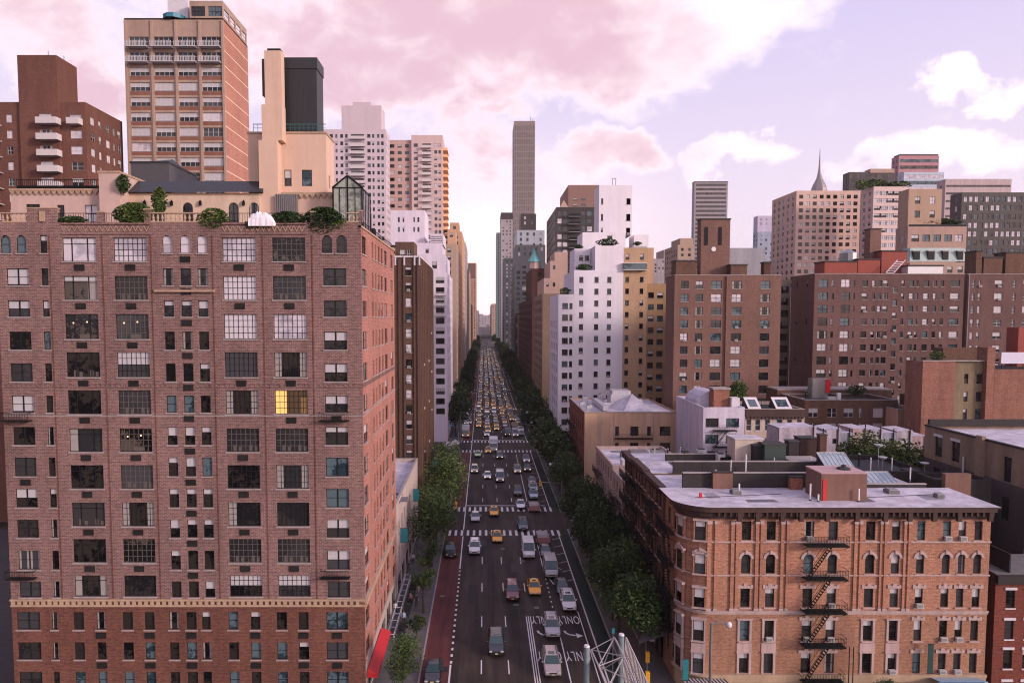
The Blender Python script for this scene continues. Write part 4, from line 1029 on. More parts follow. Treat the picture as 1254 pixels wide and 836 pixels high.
# roofscape of the inner block behind the row (low roofs seen between x=870 and x=1140)
M_cream = plain('cream_roof_wall', (.5,.42,.36), .85)
b = Bld('roof_cluster_building', 'low tenement with dark bulkheads and parapets crowding its roof behind the second walk-up', 44, 89.5)
zz = Z(566,89.5)-1.0
b.block(X(905,90,560), X(1127,90,560), 88.2, 99, 0, zz, M_tar, M_roofd, par=.5)
def rb(px0,px1,pyt,pyb,Yq,D,m,name='bulkhead',label=None,capm=None):
    x0_, x1__ = X(px0,Yq,pyb), X(px1,Yq,pyb); q = MB(); zt_ = Z(pyt,Yq); q.box(x0_, x1__, Yq, Yq+D, zz-.6, zt_, m); q.box(x0_-.1, x1__+.1, Yq-.1, Yq+D+.1, zt_+.001, zt_+.13, capm or M_roofd); return b.part(q, name, label)
M_gdk = simple('dark_green_shed', (.02,.04,.035), .6)
rb(900,934,538,560,92,3,M_cream,'bulkhead','cream bulkhead with a pale roof',M_roofw); rb(936,962,545,572,90,3,M_gdk); rb(923,936,546,566,91,2,M_tar)
rb(968,1006,565,582,89,3,M_dbr,'bulkhead','red brick edged bulkhead',M_sill); rb(966,978,541,562,93,1.5,M_tar,'chimney'); rb(1004,1012,533,556,94,1,M_dbr,'chimney')
rb(980,1000,537,548,96,2,M_corn,capm=M_roofd); rb(1110,1126,577,600,88.6,1.4,M_corn,'chimney')
for k, (px_, q_) in enumerate(((1076,548),(1081,563),(1132,570))):
    q = MB(); x, z = X(px_,90,q_), Z(q_,90)
    q.tube((x,90,zz-.4),(x,90,z),.05,.05,M_steel,5); q.lathe(x,90,[(.08,z),(.42,z+.22),(.55,z+.42)],simple('dish_grey',(.4,.4,.42),.5),10); b.part(q,'satellite_dish')
for px_ in (948,993,1066,1092): pipe(b, px_, 575, 560, 89.5, .07, zz-.5)
b.done()
# pale low building with silver roof on the avenue and the plain row next to it
b = Bld('low_pale_building', 'long low pale fronted building with a silver white roof further up the avenue', XA, 102, cap=70)
for ya, yb, z1 in ((102,112,15.3),(112.05,129,15.9)):
    b.block(XA+.1, 33, ya, yb, 0, z1, plain('dirty_pink_paint',(.42,.31,.29),.85,.25,.8,.5), M_roofw, left=grid(autocols(yb-ya, int((yb-ya)/2.2), 1.0,.3), [(z1-2.8,z1-.9),(z1-5.9,z1-4.0),(z1-9,z1-7.1)]), mix=(0,0,4,2), par=.45, sill=M_stone)
m = MB(); m.box(25,28,118,121,15.4,17,M_roofg); m.box(22.5,24.4,113,115,15.4,16.6,M_roofw); b.part(m,'bulkhead')
fire_escape(b, (XA+.1,129), -math.pi/2, 3, 8, [12.4,9.2,6.0], 0, 1.1, True, dens=.3); fire_escape(b, (XA+.1,112), -math.pi/2, 3, 8, [11.8,8.6,5.4], 0, 1.1, True, dens=.3)
b.done()
# tan plastered building with red side and cluttered silver roof
M_tanp = plain('tan_plaster', (.55,.36,.24), .85, .15, .4, .45)
M_rside = brick('dark_red_side', (.24,.07,.05), (.18,.055,.04), (.25,.14,.1), 1, .4)
Y = 146.0; x0 = X(715.5,Y,560); x1 = X(830,Y,560); zt = Z(505,Y); Y2 = 172
b = Bld('tan_plaster_building', 'tan plastered corner building with dark red avenue side and ducts on its silver roof', x0, Y)
wz = [(Z(533.5,Y),Z(522,Y)),(Z(553,Y),Z(542,Y)),(Z(573,Y),Z(562,Y)),(Z(593,Y),Z(582,Y))]
f = grid([(X(a,Y,560)-x0, X(c,Y,560)-x0) for a, c in ((753,757.5),(771.5,781.5),(792,796.5),(807.5,820.5))], wz)
rows = [(w[0],w[1]) for w in wz]
b.wall((x0,Y), 0, x1-x0, 0, zt, f, M_tanp, .25, mix=(0,0,5), style='sash4')
b.wall((x0,Y2), -math.pi/2, Y2-Y, 0, zt, grid(autocols(26,7,1.5), rows), M_rside, .25, mix=(0,0,4))
b.wall((x1,Y), math.pi/2, Y2-Y, 0, zt, [], M_tanp); b.wall((x1,Y2), math.pi, x1-x0, 0, zt, [], M_tanp)
m = MB(); m.box(x0+.3,x1-.3,Y+.4,Y2-.3,zt-.9,zt-.35,M_roofw); b.part(m,'roof')
m = MB(); e=.1
m.box(x0-e,x1+e,Y-e,Y+.3,zt+.002,zt+.15,M_sill); m.box(x0-e,x0+.3,Y+.3,Y2,zt+.002,zt+.15,M_sill)
for q in (734.5,751,799): m.box(X(q,Y,550), X(q+.9,Y,550), Y-.04, Y-.003, 3, zt-.1, M_sill)
b.part(m,'coping')
fire_escape(b, (x0,Y), 0, X(752,Y,560)-x0, X(798,Y,560)-x0, [wz[0][0]-.4,wz[1][0]-.4,wz[2][0]-.4], 0, 1.0, False, dens=.3)
fire_escape(b, (x0,Y2), -math.pi/2, 4, 12, [w[0]-.3 for w in wz[:3]], 0, 1.1, True, dens=.3)
M_duct = simple('silver_duct', (.55,.53,.58), .4, .5)
zr_ = zt-.35
def duct(pts, w, h):
    q = MB()
    for (xa,ya),(xb_,yb) in zip(pts, pts[1:]): q.box(min(xa,xb_)-w/2, max(xa,xb_)+w/2, min(ya,yb)-w/2, max(ya,yb)+w/2, zr_+.3, zr_+.3+h, M_duct)
    b.part(q, 'duct')
duct([(26,150),(26,164)],1.2,1.0); duct([(26,157),(34,157)],.9,.8)
q = MB(); q.box(29,34,160,165,zr_,zr_+2.6,M_duct); q.box(29.4,33.6,160.3,164.7,zr_+2.601,zr_+3.4,M_duct); b.part(q,'cooling_unit')
q = MB()
q.poly([(30,150,zr_),(36,147,zr_),(33,156,zr_+3.2)],M_roofw); q.poly([(36,147,zr_),(37,158,zr_),(33,156,zr_+3.2)],M_roofw); q.poly([(30,150,zr_),(33,156,zr_+3.2),(27,158,zr_)],M_roofw); q.poly([(37,158,zr_),(27,158,zr_),(33,156,zr_+3.2)],M_roofw)
b.part(q,'skylight_hood')
for xx, yy, hh in ((24,166,1.4),(23,153,1.0),(28,168,1.8),(36,162,1.2),(22.5,160,.9)):
    q = MB(); q.box(xx-.6,xx+.6,yy-.6,yy+.6,zr_,zr_+hh,M_duct); q.lathe(xx,yy,[(.45,zr_+hh),(.45,zr_+hh+.25),(.2,zr_+hh+.3)],M_steel,10); b.part(q,'roof_fan')
b.done()
# ---------------- white tower with beige wings
M_wt = plain('bright_white_brick', (.74,.70,.76), .75, .08, .3, .15)
M_bg = brick('beige_orange_brick', (.5,.33,.2), (.43,.28,.17), (.5,.36,.25), 1, .25, .2)
M_bg2 = brick('ochre_brick', (.38,.24,.12), (.32,.2,.1), (.4,.28,.18), 1, .25, .2)
Y = 188.0
b = Bld('white_tower', 'bright white stepped apartment tower with roof terraces and a beige wing', X(683,Y,500), Y, cap=98)
def vol(pa, pb, pt, Yv, Y2, wm, wcols=(), wrows=(), par=.7, z0=0, py=450, **kw):
    kw.setdefault('sill', M_sill)
    xa, xb_ = X(pa,Yv,py), X(pb,Yv,py)
    b.block(xa, xb_, Yv, Y2, z0, Z(pt,Yv), wm, M_roofg, front=grid([(X(p,Yv,py)-xa, X(q,Yv,py)-xa) for p, q in wcols], [(Z(s,Yv),Z(t,Yv)) for t, s in wrows]), par=par, **kw)
    return xa, xb_, Z(pt,Yv)
rw = [(339+14.45*k, 345.8+14.45*k) for k in range(12)]
vol(683.3, 702, 361, Y, 212, M_wt, ((688,695),(696.8,700.5)), [(371+14.2*k, 378+14.2*k) for k in range(12)], mix=(0,0,6), left=grid(autocols(24,4,1.6),autorows(8,40,3.1,1.6)))
xa, xb_, zz = vol(702.05, 762, 331.5, Y, 212, M_wt, ((708.5,713.5),(727,732),(742.5,747.5)), rw, mix=(0,0,0,6), cap=None)
vol(727.5, 762.02, 301.5, Y+.15, 211.5, M_wt, ((734,737),(742.5,747.5)) and (), (), z0=zz-.5)
vol(702.5, 722, 305, Y+7, 206, M_wt, ((708,713),(715,720)), ((313,319),), z0=zz-.5)
vol(713, 742, 283, Y+11, 208, M_wt, ((746,748),), (), z0=Z(301.5,Y)-.6) if False else vol(712, 764, 285, Y+9, 208, M_wt, ((742,748),), ((288,292),), z0=Z(301.5,Y)-3)
x_a, x_b, zq = vol(733.5, 774, 227.5, Y+10.5, 207, M_wt, ((736,738.5),(767,772),(767.2,771.8)), ((243,250),(262,270),(279,287)), z0=Z(285,Y+9)-.5, py=260)
vol(774.5, 792, 288, Y+12, 207, M_wt, (), (), z0=Z(310,Y)); vol(773, 790, 302, Y+8, 210, plain('grey_white_shed',(.45,.42,.46),.7), ((776,788),), ((306,309),), z0=Z(320,Y))
m = MB()
for x in (X(750,Y+12,225),X(754,Y+12,225)): m.box(x-.08,x+.08,Y+12,Y+12.16,zq,zq+2.2,M_steel)
m.box(X(749.5,Y+12,225),X(754.5,Y+12,225),Y+12,Y+12.16,zq+2.2,zq+2.35,M_steel); b.part(m,'antenna')
rw2 = [(339+14.3*k, 345.5+14.3*k) for k in range(12)]
vol(762.05, 791, 304, Y+.3, 211, M_bg, ((764.5,769),(782,786.5)), [(311,318)]+rw2, mix=(0,0,0,6,3), fm=M_frame)
q = MB(); xa, xb_ = X(763,Y,325), X(791.5,Y,325); q.box(xa, xb_, Y-.9, Y+.29, Z(330,Y), Z(323,Y), G_blue); q.box(xa-.1, xb_+.1, Y-1, Y+.29, Z(322.9,Y), Z(322,Y), M_wframe); q.box(xa-.1, xb_+.1, Y-1, Y+.29, Z(331,Y), Z(330.1,Y), M_wframe); b.part(q,'glazed_balcony','long glazed balcony under the beige wing parapet')
vol(791.1, 798.5, 304, Y+3, 209, M_bg, (), ()); 
vol(798.6, 816.8, 349, Y+1, 211, M_bg2, (), ())
vol(791.15, 817, 348, Y+.6, 208, M_bg2, ((792.5,799.5),(803.5,811)), [(358+14.3*k, 365+14.3*k) for k in range(11)], mix=(0,0,6,3,5), fm=M_frame)
b.acp = .15; b.done()
def bush(name, label, x, y, z, r, h, cat='shrub', group=None, n=260, leaf=.22, mat=None, seed=1):
    rnd = random.Random(seed); q = MB(); mt = mat or M_leaf
    for k in range(n):
        t = rnd.random()*6.283; u = rnd.random()**.5; zz_ = rnd.random()
        sh = (1-abs(zz_*2-1)**2.2)*.7+.3; cx_ = x+r[0]*u*sh*math.cos(t); cy_ = y+r[1]*u*sh*math.sin(t); cz = z+h*zz_
        a = rnd.random()*6.283; e = (rnd.random()-.5)*2; s = leaf*(.6+rnd.random()*.8)
        u_ = Vector((math.cos(a), math.sin(a), e*.5))*s; v_ = Vector((-math.sin(a)*.6, math.cos(a)*.6, .8-e*.3))*s
        c = Vector((cx_,cy_,cz)); q.poly([tuple(c-u_), tuple(c+v_*.6), tuple(c+u_), tuple(c-v_*.7)], mt)
    q.tube((x,y,z-.3),(x,y,z+h*.6),.06,.03,M_bark,5)
    return tag(q.build(name), label, cat, group)
# ================================================================= right side of the avenue, further on
Y = 242.0
M_tp = brick('taupe_brick', (.25,.175,.13), (.2,.14,.105), (.25,.2,.16), 1, .2, .2)
x0, x1 = X(664,Y,450), X(686,Y,450)
b = Bld('taupe_building', 'plain taupe brick apartment block with blank front beside the white tower', x0, Y)
rows = autorows(8, Z(359,Y)-1, 2.95, 1.7)
b.block(x0, x1, Y, 282, 0, Z(360,Y), M_tp, M_roofg, left=grid(autocols(40,8,2.0,.6), rows), mix=(0,0,3,6), par=.7)
def v2(pa,pb,pt,Yv,Y2,wm,zb_,wc=(),wr=(),py=340,**kw):
    xa,xb_ = X(pa,Yv,py),X(pb,Yv,py); b.block(xa,xb_,Yv,Y2,zb_,Z(pt,Yv),wm,M_roofg,front=grid([(X(p,Yv,py)-xa,X(q,Yv,py)-xa) for p,q in wc],[(Z(s,Yv),Z(t,Yv)) for t,s in wr]),par=.6,**kw)
M_tp2 = plain('pinkish_taupe', (.45,.31,.26), .85, .12, .3, .2)
v2(666,693,341,Y+4,276,M_tp2,Z(360,Y)-.6,((669,672),(677,680)),((346,351),))
v2(673.5,695,320,Y+7,272,M_tp2,Z(341,Y)-.6,((677,680),),((325,330),))
v2(679,695,309,Y+10,270,M_tp2,Z(320,Y)-.6)
b.done()
far('gothic_building', 'dark maroon brick apartment building with a teal pointed turret on the right of the avenue', 651.6, 672, 366, 302, 112, brick('maroon_brick',(.085,.032,.026),(.06,.025,.022),(.1,.06,.05),1,.3), side='left', tops=[(651,671,329,8,40,None)], mix=(0,0,0,3), cap=90)
q = Bld('roof_turret', 'small teal cone roofed turret on the maroon gothic building', X(654,310,320), 310, cat='turret')
x = X(654.5,310,322); z = Z(329,310)
m = MB(); m.lathe(x,312,[(2.6,z),(2.6,z+3)],M_stone,8); q.part(m,'turret_wall'); m = MB(); m.lathe(x,312,[(3.1,z+3),(1.4,z+6.0),(.1,z+9)],simple('teal_copper',(.12,.36,.36),.6),8); q.part(m,'turret_roof')
# dark modern tower with balconies
Y = 305.0; M_dk = plain('dark_bronze_panels', (.045,.037,.034), .6, .15, .3, .2)
x0, x1 = X(681,Y,300), X(732,Y,300)
b = Bld('dark_glass_tower', 'dark bronze apartment tower with stacked balconies and a brown upper block behind the white tower', x0, Y, cap=90)
zt = Z(254,Y); rows = autorows(40, zt-.6, 3.3, 2.1)
b.block(x0, x1, Y, 352, 0, zt, M_dk, M_roofd, front=grid([(X(a,Y,300)-x0,X(c,Y,300)-x0) for a,c in ((682.5,688),(689,695),(711,717),(718.5,725),(726,731))], rows), left=grid(autocols(47,9,3.6,.5), rows), style='dh', mix=(0,5,5,6,7), par=.6)
for r in rows[:20]:
    q = MB(); xa, xb_ = X(696,Y,300), X(710,Y,300); q.box(xa,xb_,Y-1.8,Y-.004,r[0]-.6,r[0]-.4,M_steel); q.box(xa,xb_,Y-1.8,Y-1.74,r[0]-.399,r[0]+.6,M_iron); b.part(q,'balcony')
xa, xb_ = X(696,Y+6,240), X(733.5,Y+6,240); b.block(xa,xb_,Y+6,345,zt-.4,Z(227,Y+6),plain('brown_block_far',(.25,.15,.12),.8,.1,.3,.1),M_roofd,front=grid([(2,4),(5.5,7.5)],[(Z(250,Y),Z(247,Y)),(Z(243,Y),Z(240,Y))]),par=.5)
m = MB(); xa = X(691,Y+3,250); m.poly([(xa-2,Y+3,zt+.2),(xa+2,Y+3,zt+.2),(xa,Y+5,zt+4)],M_tn); m.poly([(xa+2,Y+3,zt+.2),(xa+2,Y+7,zt+.2),(xa,Y+5,zt+4)],M_tn); m.poly([(xa-2,Y+7,zt+.2),(xa-2,Y+3,zt+.2),(xa,Y+5,zt+4)],M_tn); m.poly([(xa+2,Y+7,zt+.2),(xa-2,Y+7,zt+.2),(xa,Y+5,zt+4)],M_tn); b.part(m,'pyramid_roof')
b.done()
M_gt = plain('blue_grey_panels', (.075,.08,.09), .6, .12, .3, .1)
far('terraced_tower', 'dark grey tower with white banded glass terraces stepping up by the thin skyscraper', 630.2, 668.5, 322, 479, 60, M_gt, side='left', wcol=2.6, mix=(0,5,7,6), style='quad', tops=[(631.5,668,300,3,50,None),(633,667,282,7,42,plain('silver_bands',(.35,.38,.42),.5,.1)),(638,656.5,262,14,24,M_dk)], cap=95, fh=3.6, h=2.2)
far('striped_tower', 'dark tower with fine white window strips just left of the grey terraced tower', 617.5, 630, 316, 640, 60, M_gt, side='left', mix=(0,7,7), style='quad', fh=3.4, cap=60)
far('grey_tower', 'slim grey tower with a dark crown at the right end of the avenue', 613.6, 627.8, 268, 760, 40, M_gr, side='left', mix=(0,5,7), style='quad', tops=[(613.4,628,260.5,-.3,39,M_dk)], fh=3.4, cap=60)
far('teal_tower', 'very slim teal grey tower at the far right end of the avenue', 607.8, 613.4, 285, 900, 40, plain('teal_grey',(.16,.22,.22),.5,.1), side='left', mix=(0,5), style='quad', cap=40)
far('grey_building', 'hazy pale block closing the avenue at its far right end', 602, 609, 372, 1250, 300, M_tn, side='left', cap=40)
far('stone_building', 'low stone block with pale cornice on the right after the maroon building', 639, 652, 385, 421, 56, M_tn2, side='left', cap=60)
# thin very tall tower
M_bt = plain('bronze_curtain_wall', (.22,.17,.15), .35, .08, .2, .05)
Y = 800.0; x0, x1 = X(629.4,Y,200), X(655,Y,200)
b = Bld('skyscraper', 'very tall thin bronze grid skyscraper standing alone above the avenue', x0, Y, cap=98)
zt = Z(148.5,Y); rows = autorows(110, zt-4, 7.4, 5.9); n = 9
b.block(x0, x1, Y, Y+44, 0, zt, M_bt, M_roofd, front=grid(autocols(x1-x0, n, 1.9, .4), rows), left=grid(autocols(44, 12, 2.6, .4), rows), style='dh', mix=(14,), par=.3, fm=M_gframe)
m = MB()
for q_, h in ((649.5,6),(652.5,4)): m.box(X(q_,Y+5,148)-.3, X(q_,Y+5,148)+.3, Y+5, Y+5.6, zt, zt+h, M_steel)
b.part(m,'antenna'); b.done()
# ================================================================= brown apartment blocks right
M_r9 = brick('brown_red_brick', (.2,.103,.08), (.145,.075,.06), (.24,.165,.14), 1, .3, .3)
Y = 160.0; x0, x1 = X(825,Y,420), X(955,Y,420); zt = Z(337,Y)
b = Bld('brown_apartment_building', 'red brown brick apartment block with bulkheads on its roof, right of the beige wing', x0, Y, cap=96)
rw = [(344+16*k, 353.5+16*k) for k in range(11)]
b.acp = .12; b.block(x0, x1, Y, 167.5, 0, zt, M_r9, M_roofd, front=grid(pcols([(832.7,842),(850.7,859.8),(869.7,882.5),(894.8,907),(930,941.5)], x0, Y, 420), prows(rw, Y)), style='sash4', mix=(0,0,3,7,8,6,4), par=1, cap=M_sill, sill=M_sill)
q = MB(); xx = X(887.6,Y,420); q.box(xx, xx+.25, Y-.4, Y-.003, 0, zt-.2, M_r9); b.part(q,'pilaster')
def v3(pa,pb,pt,pq,Yv,D,wm,name='bulkhead',label=None,roof=M_roofd):
    q = MB(); q.box(X(pa,Yv,pt),X(pb,Yv,pt),Yv,Yv+D,min(Z(pq,Yv),zt-.9),Z(pt,Yv),wm); q.box(X(pa,Yv,pt)-.15,X(pb,Yv,pt)+.15,Yv-.15,Yv+D+.15,Z(pt,Yv)+.001,Z(pt,Yv)+.3,roof); return b.part(q,name,label)
v3(828,853,320,338,162,4,M_dbr2); v3(895,915,325,338,161.5,4,M_dbr2); v3(936,944,322,338,162,2,M_dbr,'chimney')
v3(859,894.5,269,338,164,3,M_r9,'tank_tower','tall brown brick water tank tower with a round opening')
q = MB(); xx = X(874,163.9,304); zz = Z(305,163.9); 
for k in range(12):
    a, c = 6.283*k/12, 6.283*(k+1)/12; q.poly([(xx,163.88,zz),(xx+.55*math.cos(a),163.88,zz+.55*math.sin(a)),(xx+.55*math.cos(c),163.88,zz+.55*math.sin(c))],M_pipe)
b.part(q,'round_vent'); 
for a_ in (863,880):
    q = MB(); q.box(X(a_,163.9,290),X(a_+4,163.9,290),163.86,163.96,Z(300,163.9),Z(278,163.9),M_iron); b.part(q,'louvre')
b.done()
far('olive_building', 'narrow grey olive block with paired windows between two brown apartment blocks', 951.5, 968.5, 343, 176, 12, plain('grey_olive_plaster',(.24,.2,.15),.85,.15,.3,.3), fh=2.95, ncol=4, wcol=.85, h=1.7, style='dh')
M_r12 = brick('plum_brown_brick', (.15,.078,.069), (.105,.056,.052), (.18,.13,.115), 1, .35, .3)
Y = 158.0; x0, x1 = X(995.5,Y,420), X(1050,Y,420); zt = Z(335.5,Y)
b = Bld('brown_apartment_building', 'wide plum brown apartment house with sheds and a chimney on its roof, far right', x0, Y, cap=98)
wide_r = [(342+15.75*k, 351.5+15.75*k) for k in range(11)]
sml_r = [(343+15.75*k, 350.5+15.75*k) for k in range(11)]
b.acp = .1; b.block(x0, x1, Y, 170, 0, zt, M_r12, M_roofd, front=grid(pcols([(1000.5,1012),(1028,1039)],x0,Y,420), prows(wide_r,Y))+grid(pcols([(1016.5,1019.5),(1042.5,1045)],x0,Y,420), prows(sml_r,Y)),
   left=grid([(3,3.8),(8,8.8)], prows(sml_r[::3],Y)), style='sash4', mix=(0,3,7,8,6,0,4), par=.9, cap=M_sill)
x2 = X(1180.8,Y,420)
b.block(x1+.03, x2, Y+.8, 171, 0, zt, M_r12, M_roofd, front=grid(pcols([(1055.5,1062.5),(1075,1079.5),(1081.5,1087.5),(1113.5,1119),(1131,1137.5),(1164,1175)],x1,Y,420), prows(sml_r,Y))+grid(pcols([(1068,1071.8),(1104,1107.5),(1121.5,1124.5),(1143,1147),(1152,1156)],x1,Y,420), prows(sml_r,Y))+grid(pcols([(1093.6,1099)],x1,Y,420), prows([(t+8,q+8) for t,q in sml_r],Y)),
   style='dh', mix=(0,0,3,8,6,0,4), par=.9, cap=M_sill, sill=M_sill)
M_rs = plain('rust_red_panels', (.28,.07,.05), .8, .15, .3, .2)
v3(1010,1050,321,336,161,5,M_rs,'roof_shed','rust red roof shed'); v3(1051,1078,318,336,162,5,M_rs,'roof_shed'); v3(1080,1111,308,336,163,6,M_rs,'roof_shed','taller rust red roof shed'); v3(1066,1079.5,281,336,166,2.5,M_r9,'chimney')
v3(1112,1155,326,336,160.5,4,M_pipe,'air_handler','white air handling boxes')
q = MB(); xx, zz = X(1044.5,164,312), Z(320,164); q.lathe(xx,166,[(2.0,zz),(2.0,zz+2.0),(.2,zz+3.0)],M_steel,12); b.part(q,'water_tank')
q = MB()
for d in (0,1.2): q.tube((X(1085,160,330)+d*1.5,160,Z(334,160)),(X(1100,160,330)+d*1.5,160.4,Z(318,160)),.12,.12,M_pipe,4)
for k in range(6): t=k/6; xa=X(1085,160,330)+(X(1100,160,330)-X(1085,160,330))*t; zz=Z(334,160)+(Z(318,160)-Z(334,160))*t; q.tube((xa,160+.4*t,zz),(xa+1.8,160+.4*t,zz),.08,.08,M_pipe,4)
b.part(q,'ladder','white ladder against the roof shed'); b.done()
Y = 163.0; x0, x1 = X(1181.5,Y,420), X(1290,Y,420); zt = Z(336,Y)
b = Bld('brown_apartment_building', 'brown apartment house at the far right edge with a drain pipe down its left end', x0, Y, cap=80)
rw = [(343+16*k,351.5+16*k) for k in range(9)]
b.acp = .12; b.block(x0, x1, Y, 175, 0, zt, M_r12, M_roofd, front=grid(pcols([(1187,1191),(1195,1198.5),(1215,1225),(1237,1241),(1250,1259),(1268,1278)],x0,Y,420), prows(rw,Y)), style='sash4', mix=(0,0,3,8,6), par=.9, cap=M_sill, fm=M_wframe)
q = MB(); q.tube((x0+.3,Y-.15,0),(x0+.3,Y-.15,zt),.12,.12,M_sill,6); b.part(q,'drain_pipe')
for a_,c_,t_ in ((1205,1228,316),(1232,1262,310),(1196,1203,308)): v3(a_,c_,t_,337,167,4,M_dbr2)
b.done()
# ---------------- towers behind them
def tower(name, label, pa, pb, pt, Y, D, m, side=None, **kw): return far(name, label, pa, pb, pt, Y, D, m, side=side or 'left', **kw)
tower('glass_tower', 'grey banded glass office tower rising behind the brown water tank tower', 850.7, 891.5, 222.5, 700, 8, plain('grey_metal_bands',(.3,.27,.28),.5,.08), style='band', wcol=30, ncol=1, fh=4.2, h=2.3, mix=(0,5,5), zlow=85, tops=[(850.5,891.7,222.3,-.4,9,M_dk)], par=.3)
tower('concrete_box_building', 'windowless grey concrete box behind the brown block', 893.5, 937, 304, 300, 6, plain('grey_concrete',(.34,.33,.36),.85,.2,.2,.4), fh=60, ncol=1, wcol=.5, h=.5, zlow=60, tops=[])
tower('blue_glass_tower', 'pale blue glass tower behind the concrete box', 928, 949, 284, 520, 9, plain('pale_blue_panels',(.3,.36,.46),.4,.1), style='quad', mix=(7,6,7), zlow=70, tops=[(928,949,264.5,.5,8,plain('lilac_panels',(.5,.45,.6),.5,.05))], side='left')
tower('tan_tower', 'small tan stepped tower left of the grey office tower', 830, 850, 300, 420, 30, M_tn, zlow=60, tops=[(833,849,292,3,20,None)])
tower('hazy_tower', 'hazy pinkish tower low on the skyline beside the beige wing', 813, 830, 306, 900, 40, M_tn, zlow=90, mix=(0,7))
tower('hazy_tower', 'hazy grey tower low on the skyline touching the beige wing', 800, 815, 317, 700, 40, M_gr, zlow=80, mix=(0,7))
tower('hazy_tower', 'hazy pale slab low on the skyline seen over the beige parapet', 780, 800, 322, 1000, 40, M_gr, zlow=80, mix=(0,7))
M_tud = plain('peach_limestone', (.62,.43,.36), .85, .1, .3, .15)
b_ = tower('peach_tower', 'broad peach stone apartment tower standing in front of the needle spire', 975.5, 1054, 234, 300, 25, M_tud, ncol=9, wcol=1.7, fh=2.85, h=1.6, zlow=52, mix=(0,0,0,3,7), cap=98)
tower('pink_tower', 'pale pink tower with rows of bright windows and a roof garden', 1070, 1112, 229, 280, 9, plain('pale_pink_brick',(.66,.5,.46),.85,.1,.3,.1), ncol=5, wcol=3.0, fh=2.9, h=1.6, zlow=60, mix=(7,8,7,3), cap=60)
for i, (p_, q_, r_) in enumerate(((1066,1.0,3.2),(1080,.5,3.6),(1092,.2,3.0),(1104,.3,2.6),(1117,.4,2.8))):
    bush('roof_shrub', ['leftmost','second','third','fourth','rightmost'][i]+' round green bush of the roof garden on top of the pale pink tower', X(p_,278,228), 284, Z(229,280)+.1, (3.2,2.5), r_, group='roof garden bushes', n=160, leaf=.6, seed=i, mat=M_leafy)
tower('dark_glass_building', 'dark glass office block with a tan end behind the pink tower', 1040, 1095, 211, 520, 9, M_dk, ncol=8, wcol=3.6, fh=3.9, h=2.8, zlow=115, mix=(0,5,5), tops=[(1066,1095.5,207,-.5,8,M_tn)])
tower('office_tower', 'red and blue striped office tower with a pale blue glass lower half', 1101, 1150, 191, 560, 10, plain('red_white_bands',(.4,.18,.2),.5,.1), style='band', ncol=1, wcol=30, fh=5.0, h=2.6, zlow=110, mix=(6,5,0), tops=[(1102,1149,189,1,8,M_dk)])
tower('blue_glass_building', 'pale blue banded glass block in front of the striped office tower', 1107, 1156, 211, 545, 8, plain('light_blue_bands',(.42,.5,.6),.4,.1), style='band', ncol=1, wcol=30, fh=4.6, h=2.8, zlow=110, mix=(7,6,7))
tower('grey_office_building', 'long low pinkish grey office block with a flat crown at the right skyline', 1158, 1239, 219.5, 420, 8, plain('pinkish_concrete',(.46,.36,.36),.7,.1), style='band', ncol=1, wcol=38, fh=4.4, h=1.2, zlow=80, mix=(0,5), side='left')
tower('dark_office_building', 'black and white gridded office block at the right edge of the skyline', 1178, 1275, 236, 330, 8, M_dk, ncol=14, wcol=1.6, fh=4.0, h=2.4, zlow=50, mix=(0,5,7,6), cap=98)
b_ = far('tan_building', 'tan block with a huge blank plant box on its roof and a planted terrace', 1112, 1184, 278, 205, 6, plain('dusty_tan_brick',(.4,.27,.22),.85,.12,.3,.25), side='left', ncol=5, wcol=2.2, fh=4.0, h=2.0, zlow=42, mix=(0,3,6,7), tops=[(1113,1154,232,.8,5,plain('blank_tan_brick',(.42,.29,.21),.85,.1,.3,.2))])
q = Bld('planted_terrace', 'dark hedge in a trough along the terrace of the tan block', X(1112,204,270), 204, cat='hedge')
m = MB(); m.box(X(1114,205.6,270),X(1183,205.6,270),205.6,206.6,Z(278,205)+.16,Z(275,205)+.1,M_iron); q.part(m,'trough')
q.done(); bush('hedge', 'dark green hedge on the terrace of the tan block', (X(1112,206,270)+X(1183,206,270))/2, 206.4, Z(275,205), (8.2,.6), 1.9, 'hedge', n=900, leaf=.4, seed=3)
# green mansard building
Y = 190.0; x0, x1 = X(1114,Y,320), X(1188,Y,320)
b = Bld('mansard_building', 'small building with a pale green mansard roof and dormer windows, right', x0, Y)
b.block(x0, x1, Y, Y+6, 0, Z(322,Y), M_tn, M_roofg, front=grid(autocols(x1-x0,5,1.4), [(Z(334,Y),Z(326,Y))]), mix=(0,3), par=.2)
m = MB(); g_ = plain('pale_green_copper', (.38,.48,.45), .7, .1); za, zb = Z(321.5,Y)+.3, Z(303,Y)
m.poly([(x0,Y+.05,za),(x1,Y+.05,za),(x1-.8,Y+1.3,zb),(x0+.8,Y+1.3,zb)],g_); m.poly([(x0,Y+.05,za),(x0+.8,Y+1.3,zb),(x0+.8,Y+5,zb),(x0,Y+5.9,za)],g_); m.poly([(x1,Y+.05,za),(x1,Y+5.9,za),(x1-.8,Y+5,zb),(x1-.8,Y+1.3,zb)],g_)
m.poly([(x0+.8,Y+1.3,zb),(x1-.8,Y+1.3,zb),(x1-.8,Y+5,zb),(x0+.8,Y+5,zb)],M_roofg); b.part(m,'mansard_roof')
for a_,c_ in ((1119,1127),(1137,1145),(1155,1162),(1173,1180)):
    m = MB(); xa, xb_ = X(a_,Y,312), X(c_,Y,312); m.box(xa,xb_,Y+.1,Y+1.4,Z(318,Y),Z(308,Y),M_frame); m.box(xa-.15,xb_+.15,Y-.0,Y+1.5,Z(308,Y)+.002,Z(307,Y)+.1,M_sill); b.part(m,'dormer')
b.done()
